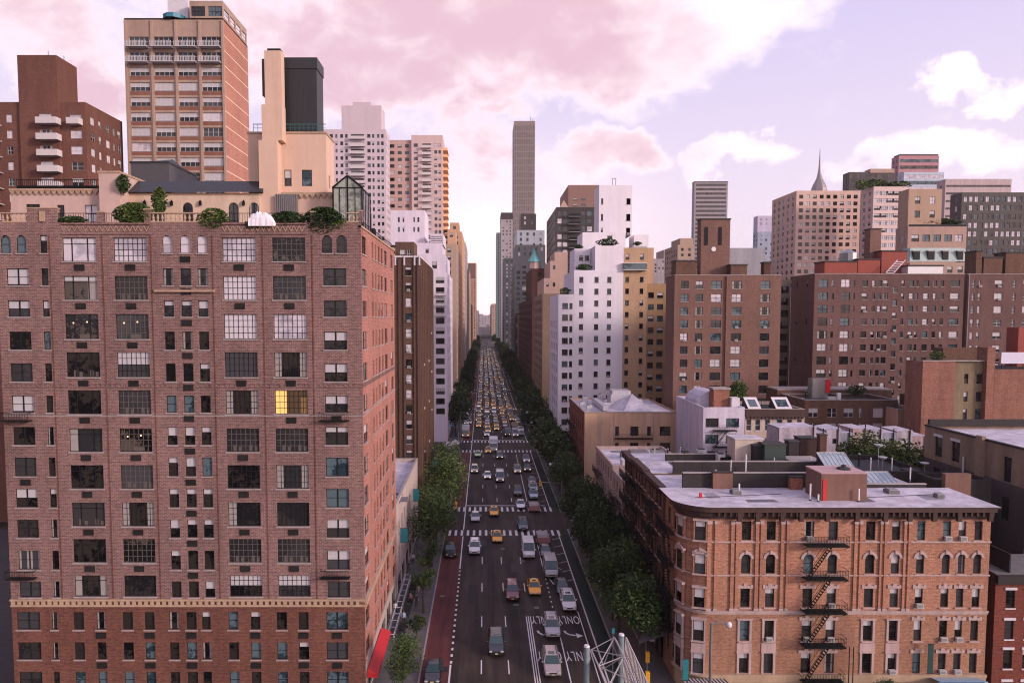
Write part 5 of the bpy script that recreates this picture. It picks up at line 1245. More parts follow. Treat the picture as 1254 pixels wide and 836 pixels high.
# needle spire
Y = 1200.0
b = Bld('spire_tower', 'art deco tower with a steel needle spire over the peach tower', X(1003,Y,230), Y, cat='skyscraper')
cx, zb = X(1003,Y,230), Z(236,Y); ss = simple('spire_steel', (.26,.22,.22), .5, .2)
m = MB(); m.box(cx-16,cx+16,Y-16,Y+16,0,zb-18,M_gr); m.box(cx-12,cx+12,Y-12,Y+12,zb-18,zb-.5,M_gr); b.part(m,'wall')
m = MB(); m.lathe(cx,Y,[(14,zb-.4),(13,zb+6),(11.0,zb+12),(8.2,zb+17),(5.2,zb+23),(3.4,zb+30),(2.1,zb+38),(1.4,zb+50),(.4,zb+73)],ss,8); b.part(m,'spire')
for k,(r,h) in enumerate(((13.4,3),(11.8,9.5),(9.4,15),(6.6,20.5),(4.4,27))):
    for s_ in (-.45,.45):
        q = MB(); q.poly([(cx+s_*r-.8*(1-k*.12),Y-r*.96,zb+h-1.5),(cx+s_*r+.8*(1-k*.12),Y-r*.96,zb+h-1.5),(cx+s_*r,Y-r*.9,zb+h+1.8)],M_iron); b.part(q,'triangular_window')
b.done()
# ================================================================= low buildings in the middle right
Y = 125.0; x0, x1 = X(861,Y,520), X(911.6,Y,520); zt = Z(499.5,Y); M_wr = plain('peeling_white_paint', (.58,.53,.62), .8, .2, .6, .45)
b = Bld('white_rowhouse', 'white painted rowhouse with a peeling side wall and a brick chimney block on top', x0, Y)
b.block(x0, x1, Y, 143, 0, zt, M_wr, M_roofw, front=grid(pcols([(864,880),(889,905)],x0,Y,520), prows([(512,523),(532,543),(552,563)],Y)), style='quad', mix=(0,6,4), fm=M_frame, par=.6)
m = MB(); xa = X(852,134,490)
for k in range(8):
    a, c = math.pi*k/8, math.pi*(k+1)/8; r=2.9; x_=x0+3.5
    m.poly([(x_+r*math.cos(a),131,zt-.5+r*math.sin(a)),(x_+r*math.cos(c),131,zt-.5+r*math.sin(c)),(x_+r*math.cos(c),139,zt-.5+r*math.sin(c)),(x_+r*math.cos(a),139,zt-.5+r*math.sin(a))],M_wr)
    m.poly([(x_,131,zt-.5),(x_+r*math.cos(a),131,zt-.5+r*math.sin(a)),(x_+r*math.cos(c),131,zt-.5+r*math.sin(c))],M_wr)
b.part(m,'barrel_roof')
m = MB(); m.box(x0+2.4+1.8,x0+2.4+2.8,130.9,130.97,zt-.4,zt+1.8,simple('faded_red_door',(.5,.12,.1),.6)); b.part(m,'door')
m = MB(); m.box(X(874,128,490),X(893,128,490),128,130.5,zt-.6,Z(477,128),brick('rust_chimney',(.3,.12,.08),(.22,.09,.06),(.25,.15,.12))); m.box(X(872.5,128,490),X(894.5,128,490),127.8,130.7,Z(477,128)+.002,Z(475,128),M_sill); b.part(m,'chimney')
m = MB(); m.box(X(896,127,490),X(906,127,490),127,129,zt-.5,Z(487,127),M_cap); b.part(m,'roof_vent')
fire_escape(b, (x0,Y), 0, X(872,Y,540)-x0, X(900,Y,540)-x0, [Z(526,Y),Z(546,Y)], 0, 1.0, True, dens=.3); b.done()
Y = 129.0; x0, x1 = X(912.3,Y,520), X(985,Y,520); zt = Z(501.5,Y)
b = Bld('cream_rowhouse', 'cream rowhouse with a dark cornice and six white framed windows, two slanted skylights on top', x0, Y)
b.block(x0, x1, Y, 141, 0, zt, plain('cream_paint',(.5,.39,.33),.8,.15), M_roofd, front=grid(pcols([(914,920),(925,931),(937,943),(951,958),(964,970),(976,982)],x0,Y,520), prows([(513.5,527),(536,548)],Y)), fm=M_wframe, mix=(0,5,6), par=.5, sill=M_cap, sillm=None)
m = MB(); m.box(x0-.1,x1+.1,Y-.6,Y-.004,Z(510,Y),zt+.1,M_corn)
for k in range(16): m.box(x0+.2+k*.68,x0+.4+k*.68,Y-.5,Y-.01,Z(512.5,Y),Z(510,Y)-.002,M_corn)
b.part(m,'cornice')
for a_,c_ in ((917,933),(951,971)):
    xa, xb_ = X(a_,130,495), X(c_,130,495); m = MB(); g_=MB(); z0_, z1_ = Z(501,130), Z(486,131.6)
    for p_,q_ in ((xa,xa+.45),(xb_-.45,xb_)): m.poly([(p_,130,z0_),(q_,130,z0_),(q_-.5,131.6,z1_),(p_-.5,131.6,z1_)],M_cap)
    for t0,t1 in ((0,.2),(.8,1)): m.poly([(xa-.5*t0,130+1.6*t0-.01,z0_+(z1_-z0_)*t0),(xb_-.5*t0,130+1.6*t0-.01,z0_+(z1_-z0_)*t0),(xb_-.5*t1,130+1.6*t1-.01,z0_+(z1_-z0_)*t1),(xa-.5*t1,130+1.6*t1-.01,z0_+(z1_-z0_)*t1)],M_cap)
    m.poly([(xa,130.02,z0_),(xa-.5,131.6,z1_),(xa-.3,133,z0_)],M_tar); g_.poly([(xa+.3,130.03,z0_+.02),(xb_-.3,130.03,z0_+.02),(xb_-.8,131.62,z1_-.05),(xa-.2,131.62,z1_-.05)],G_blue)
    r_ = b.part(m,'skylight','white framed slanted skylight'); b.part(g_,'pane',parent=r_)
b.done()
Y = 135.0; x0, x1 = X(985.5,Y,510), X(1099,Y,510); zt = Z(490,Y)
b = Bld('brown_rowhouse', 'wide brown rowhouse with white framed windows under the red door terrace', x0, Y)
b.block(x0, x1, Y, 146, 0, zt, M_dbr2, M_roofd, front=grid(pcols([(990,1001.5),(1013,1024.5),(1033,1045),(1051.5,1055),(1069,1081),(1088.5,1095)],x0,Y,510), prows([(499.5,511),(518,529)],Y)), style='pair', fm=M_wframe, mix=(0,3,7), par=.6, cap=M_sill, left=[(2,3.4,Z(511,Y),Z(502,Y),False,'dh')])
m = MB(); m.box(X(950,147,485),X(1090,147,485),146.3,152,0,Z(477,147),M_dbr2); m.box(X(950,147,485),X(1090,147,485),146.2,152.1,Z(477,147)+.002,Z(475.8,147),M_sill); b.part(m,'rear_parapet')
m = MB(); m.box(X(995,144,475),X(1017,144,475),144,146.2,zt-.6,Z(464,144),plain('grey_terrace_wall',(.26,.24,.23),.85)); b.part(m,'terrace_wall')
m = MB(); m.box(X(1011,143.9,475),X(1017,143.9,475),143.9,143.99,Z(481,144),Z(464.5,144),simple('bright_red_door',(.6,.01,.02),.5)); b.part(m,'door','bright red terrace door')
m = MB(); m.box(X(1109,140,490),X(1123,140,490),140,142,zt-4,Z(483,140),M_dbr); b.part(m,'chimney')
m = MB(); m.box(X(1026,136,487),X(1030,136,487),136,136.6,zt-.4,Z(481,136),M_pipe); b.part(m,'roof_vent'); b.done()
Y = 131.0
b = Bld('peach_wall_building', 'low peach wall between the brown rowhouse and the tall brick building', X(1099.5,Y,510), Y)
b.block(X(1099.5,Y,510), X(1131,Y,510), Y, 139, 0, Z(502,Y), plain('peach_render',(.55,.33,.24),.85,.15), M_roofd, front=[(1.2,4.2,Z(525,Y),Z(518,Y),False,'quad',0)], par=.3, cap=M_sill); b.done()
# whitewashed party walls
M_ww = plain('whitewashed_wall', (.46,.4,.46), .85, .5, .8, .7); M_ww2 = plain('bluish_whitewash', (.34,.34,.42), .85, .5, .8, .7); M_ww3 = plain('pink_whitewash',(.48,.35,.36),.85,.5,.8,.7)
rnd = random.Random(5)
segs = [(954,1000,521,548,M_ww,'long'),(1000,1012,527,548,M_ww3,''),(1012,1030,524,546,M_ww,''),(1030,1044,527,546,M_ww2,''),(1044,1063,522,546,M_ww3,''),(1063,1082,524,545,M_ww,''),(1082,1098,527,545,M_ww2,''),(1098,1118,525,545,M_ww,''),(1118,1137,531,549,M_ww3,'')]
nm = ['first','second','third','fourth','fifth','sixth','seventh','eighth','last']
for i,(a_,c_,t_,q_,mm,_) in enumerate(segs):
    Yv = 113+i*.35; xa, xb_ = X(a_,Yv,535), X(c_-.3,Yv,535)
    b = Bld('whitewashed_outbuilding', '%s in the row of low whitewashed roof walls, counted from the white sloping one' % nm[i], xa, Yv, group='whitewashed rowhouse backs', cat='outbuilding')
    b.wall((xa,Yv),0,xb_-xa,0,Z(t_+4,Yv),[(1.0,1.7,Z(543,Yv),Z(537,Yv),False,'dh',0)] if i in (2,4,6) else [],mm,.2)
    m = MB(); zt_=Z(t_+4,Yv); dz = [.15,-.3,.3,-.4,.0,.2,-.35,.1,-.2][i]
    m.poly([(xa,Yv,zt_),(xb_,Yv,zt_),(xb_,Yv,zt_+.2+max(dz,0)),(xa,Yv,zt_+.15)],mm); m.poly([(xa,Yv,zt_+.15),(xb_,Yv,zt_+.2+max(dz,0)),(xb_,Yv+5,zt_+.2+max(dz,0)),(xa,Yv+5,zt_+.15)],M_roofw)
    m.box(xa,xb_,Yv+.3,Yv+5,0,zt_-.02,mm); b.part(m,'roof')
    m = MB(); m.tube((xb_-.5,Yv-.1,zt_-3),(xb_-.5,Yv-.1,zt_+.9),.09,.09,M_tar,5); b.part(m,'flue_pipe'); b.done()
# brick buildings right
Y = 122.0; x0, xm, x1 = X(1129,Y,480), X(1169,Y,480), X(1207,Y,480); zt = Z(442.5,Y)
M_tb = brick('pinkish_brick', (.27,.115,.08), (.2,.085,.06), (.3,.2,.16), 1.3, .45); M_os = plain('olive_stained_plaster', (.25,.19,.12), .85, .35, .4, .6)
b = Bld('brick_tenement', 'tall tenement with a blank pinkish brick half and a stained olive plaster half, right', x0, Y)
b.wall((x0,Y),0,xm-x0,0,zt,[],M_tb); b.wall((xm+.01,Y+.4),0,x1-xm,0,zt,grid(pcols([(1182,1187),(1197,1205.5)],xm,Y,480),prows([(458,470),(480,492),(501,514)],Y)),M_os,.25)
b.wall((x1,Y),math.pi/2,5,0,zt,[],M_tb); b.wall((x0,Y+5),-math.pi/2,5,0,zt,[],M_tb); b.mb.box(xm-.2,xm,Y+.003,Y+.4,0,zt,M_tb)
m = MB(); m.box(x0+.02,x1-.02,Y+.45,Y+4.9,zt-.5,zt-.2,M_roofd); b.part(m,'roof'); m = MB(); m.box(x0-.1,x1,Y-.1,Y+.44,zt+.002,zt+.2,M_sill); b.part(m,'coping')
m = MB(); m.box(X(1207.3,Y-.6,480),X(1217,Y-.6,480),Y-.6,Y+2,0,Z(425,Y),M_tb); b.part(m,'chimney'); b.done()
b = Bld('brick_tenement', 'brick tenement with a white awning on its roof at the right edge', X(1217.3,Y,480), Y)
b.wall((X(1217.3,Y,480),Y),0,5.4,0,Z(452,Y),[],M_tb); x2 = X(1217.3,Y,480)+5.41
b.wall((x2,Y+.2),0,12,0,Z(452,Y),[(2.2,3.6,Z(495,Y),Z(480,Y),False,'dh',0)],plain('peach_plaster_wall',(.5,.33,.25),.85,.2)); b.wall((x2+12,Y+.2),math.pi/2,13,0,Z(452,Y),[],M_tb); b.wall((X(1217.3,Y,480),Y+13),-math.pi/2,13,0,Z(452,Y),[],M_tb)
m = MB(); m.box(X(1217.3,Y,480),x2+12,Y+.25,Y+13,Z(452,Y)-.6,Z(452,Y)-.2,M_roofd); b.part(m,'roof')
m = MB(); za = Z(446,Y); xa = X(1226,Y+2,440); m.poly([(xa,Y+2,za),(xa+12,Y+2,za),(xa+12,Y+6,za+1.8),(xa+3,Y+6,za+1.8)],M_cap)
for xx in (xa+.2,xa+4,xa+8): m.box(xx,xx+.1,Y+2.1,Y+2.2,Z(452,Y)-.3,za,M_iron)
b.part(m,'roof_awning','white sloping roof awning'); m = MB(); m.box(X(1247,Y+9,415),X(1275,Y+9,415),Y+9,Y+12,Z(452,Y)-.4,Z(401,Y+9),M_rs); b.part(m,'bulkhead','rust red roof bulkhead'); b.done()
far('brown_building', 'low brown wall block right behind the pinkish tenement', 1155, 1215, 427, 132, 3, M_dbr2, ncol=1, fh=50, zlow=30)
# grey tan side wall, dark purple in its lower part
M_g1 = plain('grey_tan_plaster', (.27,.195,.14), .85, .3, .35, .6); M_g1b = plain('dark_purple_plaster', (.085,.065,.07), .85, .3, .5, .5)
b = Bld('plaster_side_building', 'grey tan plastered building with a dark purple lower wall and white roof, right edge', 62, 81)
zt = 24.7; zm = 20.3; yf, yn = 98.0, 79.2
def gy(px): return 62*FOC/(px-PX)
o = [(yf-gy(a), yf-gy(c), z0_, z1_, False, 'dh', 0) for a,c,z0_,z1_ in ((1150,1159,20.9,23.6),(1171,1181,20.9,23.6),(1236,1246,19.2+1.2,23.4))]
o2 = [(yf-gy(a), yf-gy(c), z0_, z1_, False, 'dh', 0) for a,c,z0_,z1_ in ((1149,1158,17,19.3),(1234.5,1245,15.8,18.6))]
b.wall((62,yf),-math.pi/2,yf-yn,zm,zt,o,M_g1,.3); b.wall((62,yf),-math.pi/2,yf-yn,0,zm-.002,o2,M_g1b,.3)
b.wall((62,yn),0,30,0,zt,[],M_g1); b.wall((92,yf),math.pi,30,0,zt,[],M_g1)
m = MB(); m.box(62.4,92,yn+.3,yf-.3,zt-.8,zt-.4,M_roofw); b.part(m,'roof'); m = MB(); m.box(61.9,62.4,yn,yf+.05,zt+.002,zt+.2,M_tar); m.box(62.4,92,yf-.4,yf+.1,zt+.002,zt+.9,M_tar); b.part(m,'coping')
m = MB(); m.box(61.5,61.995,gy(1213),gy(1205),5,zt+.5,M_g1); b.part(m,'chimney'); m = MB(); m.tube((61.8,gy(1188),17),(61.8,gy(1188),22),.12,.12,M_cap,6); b.part(m,'pipe')
for a,c,z1_ in ((1150,1159,23.6),(1171,1181,23.6)): m = MB(); m.box(61.85,61.997,gy(c)-.15,gy(a)+.15,z1_+.02,z1_+.35,M_cap); b.part(m,'lintel')
b.done()
m = Bld('roof_bulkhead_building', 'small tarred roof structure behind the corner building roof end', 53, 84)
m.block(53.5, 60, 82, 86, 0, 20.6, M_tar, M_roofd, par=.4); q=MB(); q.box(54,57,81.2,81.9,0,21.6,M_bulk); m.part(q,'bulkhead'); m.done()
# red rowhouse bottom right
Y = 72.4; x0 = X(1219,Y,720); x1 = x0+22; zt = Z(704,Y)
b = Bld('red_rowhouse', 'deep red brick rowhouse with a grey tar roof at the bottom right corner', x0, Y)
b.block(x0, x1, Y, 78.6, 0, zt, brick('deep_red_brick',(.2,.05,.034),(.15,.038,.026),(.18,.09,.07),1,.3), M_roofg, front=grid([(1.15,2.1),(3.2,4.15)],[(Z(744,Y),Z(722,Y)),(Z(782,Y),Z(759,Y)),(Z(818,Y),Z(795,Y)),(Z(856,Y),Z(834,Y))]), style='dh', mix=(0,0,2), par=.02, sill=M_cap)
m = MB(); m.box(x0-.1,x1,Y-.5,Y-.004,Z(713,Y),zt+.1,M_tar); b.part(m,'cornice')
m = MB()
for q_ in (722,759,795,834):
    for u in (1.15,3.2): m.box(x0+u-.15,x0+u+1.1,Y-.1,Y-.003,Z(q_,Y)+.02,Z(q_,Y)+.28,M_cap)
b.part(m,'lintel'); m = MB(); m.box(x0+1.6,x0+1.75,Y+.3,Y+5.5,zt+.15,zt+2.2,M_tar); b.part(m,'party_wall'); b.done()
# hazy blocks that close the far end of the avenue and fill the skyline gaps
rnd = random.Random(11)
k = 0
for px0,px1,pt,Y in ((560,584,384,2400),(583,592,386,3100),(590,600,388.5,3600),(599,606,386,2900),(604,618,383,2200),(586,596,390,2700)):
    k += 1
    far('hazy_block', ['first','second','third','fourth','fifth','sixth'][k-1]+' faint pink hazy block across the very far end of the avenue', px0, px1, pt-rnd.random()*3, Y, 60, M_gr, zlow=5, fh=9, h=5, wcol=4, ncol=3, cap=12)
# ================================================================= ground, road, pavements
def st(mb, name): return tag(mb.build(name), kind='structure')
def asphalt(name, c, patch):
    m, t, P, N, L = nt(name)
    g = N.new('ShaderNodeNewGeometry'); p = g.outputs['Position']
    n1 = noise(N, L, p, 6, 5, .7); n2 = noise(N, L, mapv(N, L, p, (.5, .03, 1)), 1.2, 4, .6); n3 = noise(N, L, p, .12, 3, .6)
    col = mixc(N, L, .5, c, ramp(N, L, n1, (.3, tuple(x*.6 for x in c)), (.7, tuple(x*1.5 for x in c))))
    col = mixc(N, L, .9, col, ramp(N, L, n2, (.38, (.5,.5,.5)), (.65, patch)), 'MULTIPLY'); col = mixc(N, L, .6, col, ramp(N, L, n3, (.35, (.65,.65,.65)), (.6, (1.25,1.2,1.2))), 'MULTIPLY')
    L.new(col, P.inputs['Base Color']); P.inputs['Roughness'].default_value = .75; P.inputs['Specular IOR Level'].default_value = .25
    return m
M_gnd = plain('city_ground', (.07,.06,.06), .9); M_asph = asphalt('asphalt', (.036,.0275,.0235), (1.6,1.5,1.4)); M_busl = asphalt('red_bus_lane_paint', (.115,.036,.034), (1.2,1.15,1.15)); M_bike = asphalt('green_bike_lane_paint', (.018,.032,.026), (1.2,1.2,1.2))
def conc():
    m, t, P, N, L = nt('concrete_pavement'); g = N.new('ShaderNodeNewGeometry'); p = g.outputs['Position']
    b = N.new('ShaderNodeTexBrick'); L.new(p, b.inputs['Vector']); b.offset = 0; b.inputs['Scale'].default_value = 1; b.inputs['Brick Width'].default_value = 1.5; b.inputs['Row Height'].default_value = 1.5; b.inputs['Mortar Size'].default_value = .02
    b.inputs['Color1'].default_value = c4((.13,.12,.118)); b.inputs['Color2'].default_value = c4((.095,.088,.088)); b.inputs['Mortar'].default_value = c4((.07,.065,.065))
    L.new(mixc(N, L, .5, b.outputs['Color'], ramp(N, L, noise(N, L, p, .8, 5, .7), (.3,(.5,.5,.5)), (.7,(1.2,1.2,1.2))), 'MULTIPLY'), P.inputs['Base Color']); P.inputs['Roughness'].default_value = .85; return m
M_conc = conc(); M_kerb = plain('kerb_stone', (.3,.28,.27), .8); 
def paint():
    m, t, P, N, L = nt('white_road_paint'); g = N.new('ShaderNodeNewGeometry'); p = g.outputs['Position']
    L.new(ramp(N, L, noise(N, L, p, 5, 5, .8), (.3,(.2,.18,.18)), (.42,(.6,.56,.58)), (.7,(.78,.74,.76))), P.inputs['Base Color']); P.inputs['Roughness'].default_value = .7; return m
M_pnt = paint()
m = MB(); m.poly([(-3400,-250,-.05),(3400,-250,-.05),(3400,6000,-.05),(-3400,6000,-.05)], M_gnd); st(m, 'ground')
KL, KR, BL, BR = -7.1, 15.6, -12.2, 20.6
CR = [57+79*k for k in range(11)]     # cross streets
m = MB(); m.box(KL-.05, KR+.05, 20, 2600, -.045, 0, M_asph)
for c in CR: m.box(-160, KL-.05, c-5.5, c+5.5, -.045, 0, M_asph); m.box(KR+.05, 190, c-5.5, c+5.5, -.045, 0, M_asph)
st(m, 'road')
for k, c in enumerate(CR):
    n_ = (CR[k+1] if k+1 < len(CR) else c+900)
    for s_, (xa, xb_, kx) in enumerate(((-48, KL, KL), (KR, 53, KR))):
        m = MB(); y0, y1 = c+6, n_-6
        if kx == KL: m.box(xa, xb_-.18, y0, y1, -.04, .14, M_conc); m.box(xb_-.179, xb_, y0, y1, -.04, .15, M_kerb)
        else: m.box(xa+.18, xb_, y0, y1, -.04, .14, M_conc); m.box(xa, xa+.179, y0, y1, -.04, .15, M_kerb)
        st(m, 'sidewalk')
m = MB()
for k, c in enumerate(CR[:-1]): m.box(KL+.02, -4.0, c+9.5, CR[k+1]-9.5, .001, .004, M_busl)
st(m, 'bus_lane')
m = MB()
for k, c in enumerate(CR[:-1]): m.box(13.95, KR-.02, c+9, CR[k+1]-9, .001, .004, M_bike)
st(m, 'bike_lane')
mk = MB(); Z0, Z1 = .005, .008
def ln(x0, x1, y0, y1): mk.box(min(x0,x1), max(x0,x1), y0, y1, Z0, Z1, M_pnt, 'b')
def seg(xa, ya, xb_, yb, w=.14):
    d = Vector((xb_-xa, yb-ya, 0)).normalized(); n_ = Vector((-d.y, d.x, 0))*w/2; mk.poly([(xa+n_.x,ya+n_.y,Z1),(xa-n_.x,ya-n_.y,Z1),(xb_-n_.x,yb-n_.y,Z1),(xb_+n_.x,yb+n_.y,Z1)][::-1], M_pnt)
for y in [77+1.62*i for i in range(19)]: ln(-3.98, -3.72, y+1.9, y+2.5)
ln(-3.98, -3.78, 68, 78.6); ln(-3.98, -3.78, 109.5, 126)
for k, c in enumerate(CR[1:-1]): ln(-3.98, -3.78, c+(-6), CR[k+2]-9 if k+2 < len(CR) else c+60)
for x in (-.33, 2.8):
    for y in (76.5, 88.5, 100.2, 111.6): ln(x-.07, x+.07, y, y+3.2)
    for c in CR[1:6]:
        for i in range(5): ln(x-.07, x+.07, c+14+i*12, c+17.2+i*12)
for x in (5.97,):
    for y in (100.2, 111.6): ln(x-.07, x+.07, y, y+3.2)
    for c in CR[1:6]:
        for i in range(5): ln(x-.07, x+.07, c+14+i*12, c+17.2+i*12)
ln(5.55, 5.67, 66, 91.7); ln(5.82, 5.94, 66, 91.7); ln(6.09, 6.21, 66, 91.7)
ln(9.45, 9.59, 66, 86.6); ln(12.65, 12.78, 66, 93); seg(12.7, 93, 11.6, 96.5); 
for i in range(9): ln(9.35, 9.5, 94.5+i*1.7, 95.1+i*1.7)
ln(9.3, 9.44, 109, 127); seg(9.5, 108.5, 9.9, 110.5); seg(9.45, 108, 10.4, 103); seg(10.4, 103, 12.0, 100.3); seg(9.9, 110.5, 11.3, 110.8); seg(11.3,110.8,12.2,109)
ln(13.6, 13.78, 66, 127); 
for y in (104, 108, 112, 116, 120, 124): seg(12.2, y, 13.6, y+.9, .12)
for c in CR[1:6]:
    ln(13.6, 13.78, c+10, c+69)
    for i in range(9): seg(12.2, c+14+i*5.5, 13.6, c+15+i*5.5, .12)
    ln(9.2, 9.34, c+14, c+66)
for c in CR[1:7]:
    for yc in (c-8, c+8):
        n_ = 19
        for i in range(n_): x = -6.6+i*1.12; ln(x, x+.45, yc-1.6, yc+1.6)
    ln(-3.7, 12.9, c+10.6, c+11.0)
for c in CR[1:4]:
    for sx in (-10.2, 18.4):
        for i in range(9): mk.box(sx-1.4, sx+1.4, c-5.2+i*1.2, c-4.75+i*1.2, Z0, Z1, M_pnt, 'b')
def arrow(x, y):
    p = [(x-.75,y+.9),(x-.5,y+.3),(x-.0,y-.05)]
    seg(x-.95,y+1.1,x-.75,y+.35,.3); seg(x-.8,y+.45,x-.3,y-.1,.3); seg(x-.4,y-.05,x+.5,y-.25,.3)
    mk.poly([(x+.45,y-.95,Z1),(x+1.3,y-.35,Z1),(x+.45,y+.4,Z1)], M_pnt)
arrow(7.75, 86.3); arrow(11.15, 86.3)
st(mk, 'road_marking')
def text_mesh(s, size, mat, stretch=1.0, ext=0.0):
    cu = bpy.data.curves.new('lettering', 'FONT'); cu.body = s; cu.size = size; cu.align_x = 'CENTER'; cu.extrude = ext; cu.space_character = 1.1
    o = bpy.data.objects.new('lettering', cu); COL.objects.link(o); bpy.context.view_layer.update()
    me = bpy.data.meshes.new_from_object(o.evaluated_get(bpy.context.evaluated_depsgraph_get())); bpy.data.objects.remove(o)
    for v in me.vertices: v.co.y *= stretch
    me.materials.clear(); me.materials.append(mat); me.name = 'lettering'; return me
tm = text_mesh('ONLY', 1.02, M_pnt, 3.3)
for x, y in ((7.7, 91.7), (11.15, 91.7), (7.7, 81.8), (11.1, 81.8)):
    o = link('road_lettering', tm, None, (x, y, .0085), math.pi); tag(o, kind='structure')
q = MB()
for x, y in ((7.2,94.5),(4.4,95.5),(6.2,113),(-6,98.5),(1.2,128),(3.2,119)):
    a = [(x+.42*math.cos(t*.524), y+.42*math.sin(t*.524), .0095) for t in range(12)]; q.poly(a, simple('manhole_iron', (.11,.09,.085), .5))
q.box(-4.95,-4.1,76.9,78.2,.0045,.009,M_tar)
for x,y,w,h in ((1.5,84,1.6,5),(-2.3,96,1.1,7),(4.2,108,1.4,4),(8,100,1.2,6),(-1.5,121,2,3),(4.5,160,1.5,8),(0,178,1.2,9)): q.poly([(x,y,.0045),(x+w,y,.0045),(x+w*.93,y+h,.0045),(x+.06,y+h,.0045)], M_tar if w<1.3 else simple('fresh_asphalt',(.035,.03,.03),.8))
rc = random.Random(17); M_crk = simple('tar_crack_seal', (.012,.011,.011), .6)
for k in range(26):
    x, y = rc.uniform(-3.4, 12), rc.uniform(76, 235); a = rc.choice([0, 1.57, 1.45, .1])
    for j in range(7):
        x2, y2 = x+math.cos(a)*rc.uniform(.5,1.2), y+math.sin(a)*rc.uniform(.8,2.2); a += rc.uniform(-.35,.35); q.poly([(x,y-.035,.0098),(x2,y2-.035,.0098),(x2+.05,y2+.035,.0098),(x+.05,y+.035,.0098)], M_crk); x, y = x2, y2
st(q, 'road_patch')
# far side streets between the blocks, their overpass across the avenue
m = MB(); m.box(-20, 30, 872, 884, 6.2, 8.0, M_gr); m.box(-20,30,871.7,871.99,7.9,9.0,M_gr)
for x in (-9, 4.2, 17): m.box(x-.8, x+.8, 873, 883, 0, 6.19, M_gr)
tag(m.build('overpass'), 'low dark overpass crossing the avenue far away', 'bridge')
# ================================================================= vehicles
M_tyre = simple('tyre_rubber', (.012,.012,.012), .8); M_rim = simple('alloy_rim', (.3,.3,.31), .35, .8); M_cg = simple('car_glass', (.014,.045,.045), .05, 0, .8)
M_head = emit('headlamp_glass', (1.0,.8,.6), 1.8); M_headn = simple('headlamp_lens', (.55,.55,.56), .15); M_plate = simple('number_plate', (.55,.5,.3), .5); M_grl = simple('grille_black', (.015,.015,.016), .5); M_amb = simple('amber_lamp', (.6,.22,.03), .3)
PAINT = {'yellow': (.86,.37,.006), 'white': (.72,.7,.72), 'silver': (.38,.37,.39), 'black': (.012,.012,.013), 'charcoal': (.045,.045,.048), 'dark red': (.14,.02,.02), 'blue': (.05,.09,.2), 'beige': (.45,.37,.28), 'lime green': (.42,.6,.16), 'pinkish grey': (.36,.29,.29), 'pale blue': (.38,.48,.56)}
def pm(c): return simple(c.replace(' ','_')+'_car_paint', PAINT[c], .3, .15 if c in ('silver','charcoal','pinkish grey') else 0, .4, .25 if c == 'yellow' else .8)
DIM = {'car': dict(L=4.7,W=1.84,H=1.45,b=.93,g=(-1.05,1.9),r=(-.25,1.1),rw=.6),
       'suv': dict(L=4.8,W=1.95,H=1.78,b=1.12,g=(-1.2,2.3),r=(-.45,2.05),rw=.74),
       'van': dict(L=5.5,W=2.05,H=2.4,b=1.25,g=(-2.05,2.72),r=(-1.25,2.68),rw=.9),
       'pickup': dict(L=5.4,W=1.95,H=1.8,b=1.1,g=(-1.3,.8),r=(-.6,.6),rw=.72)}
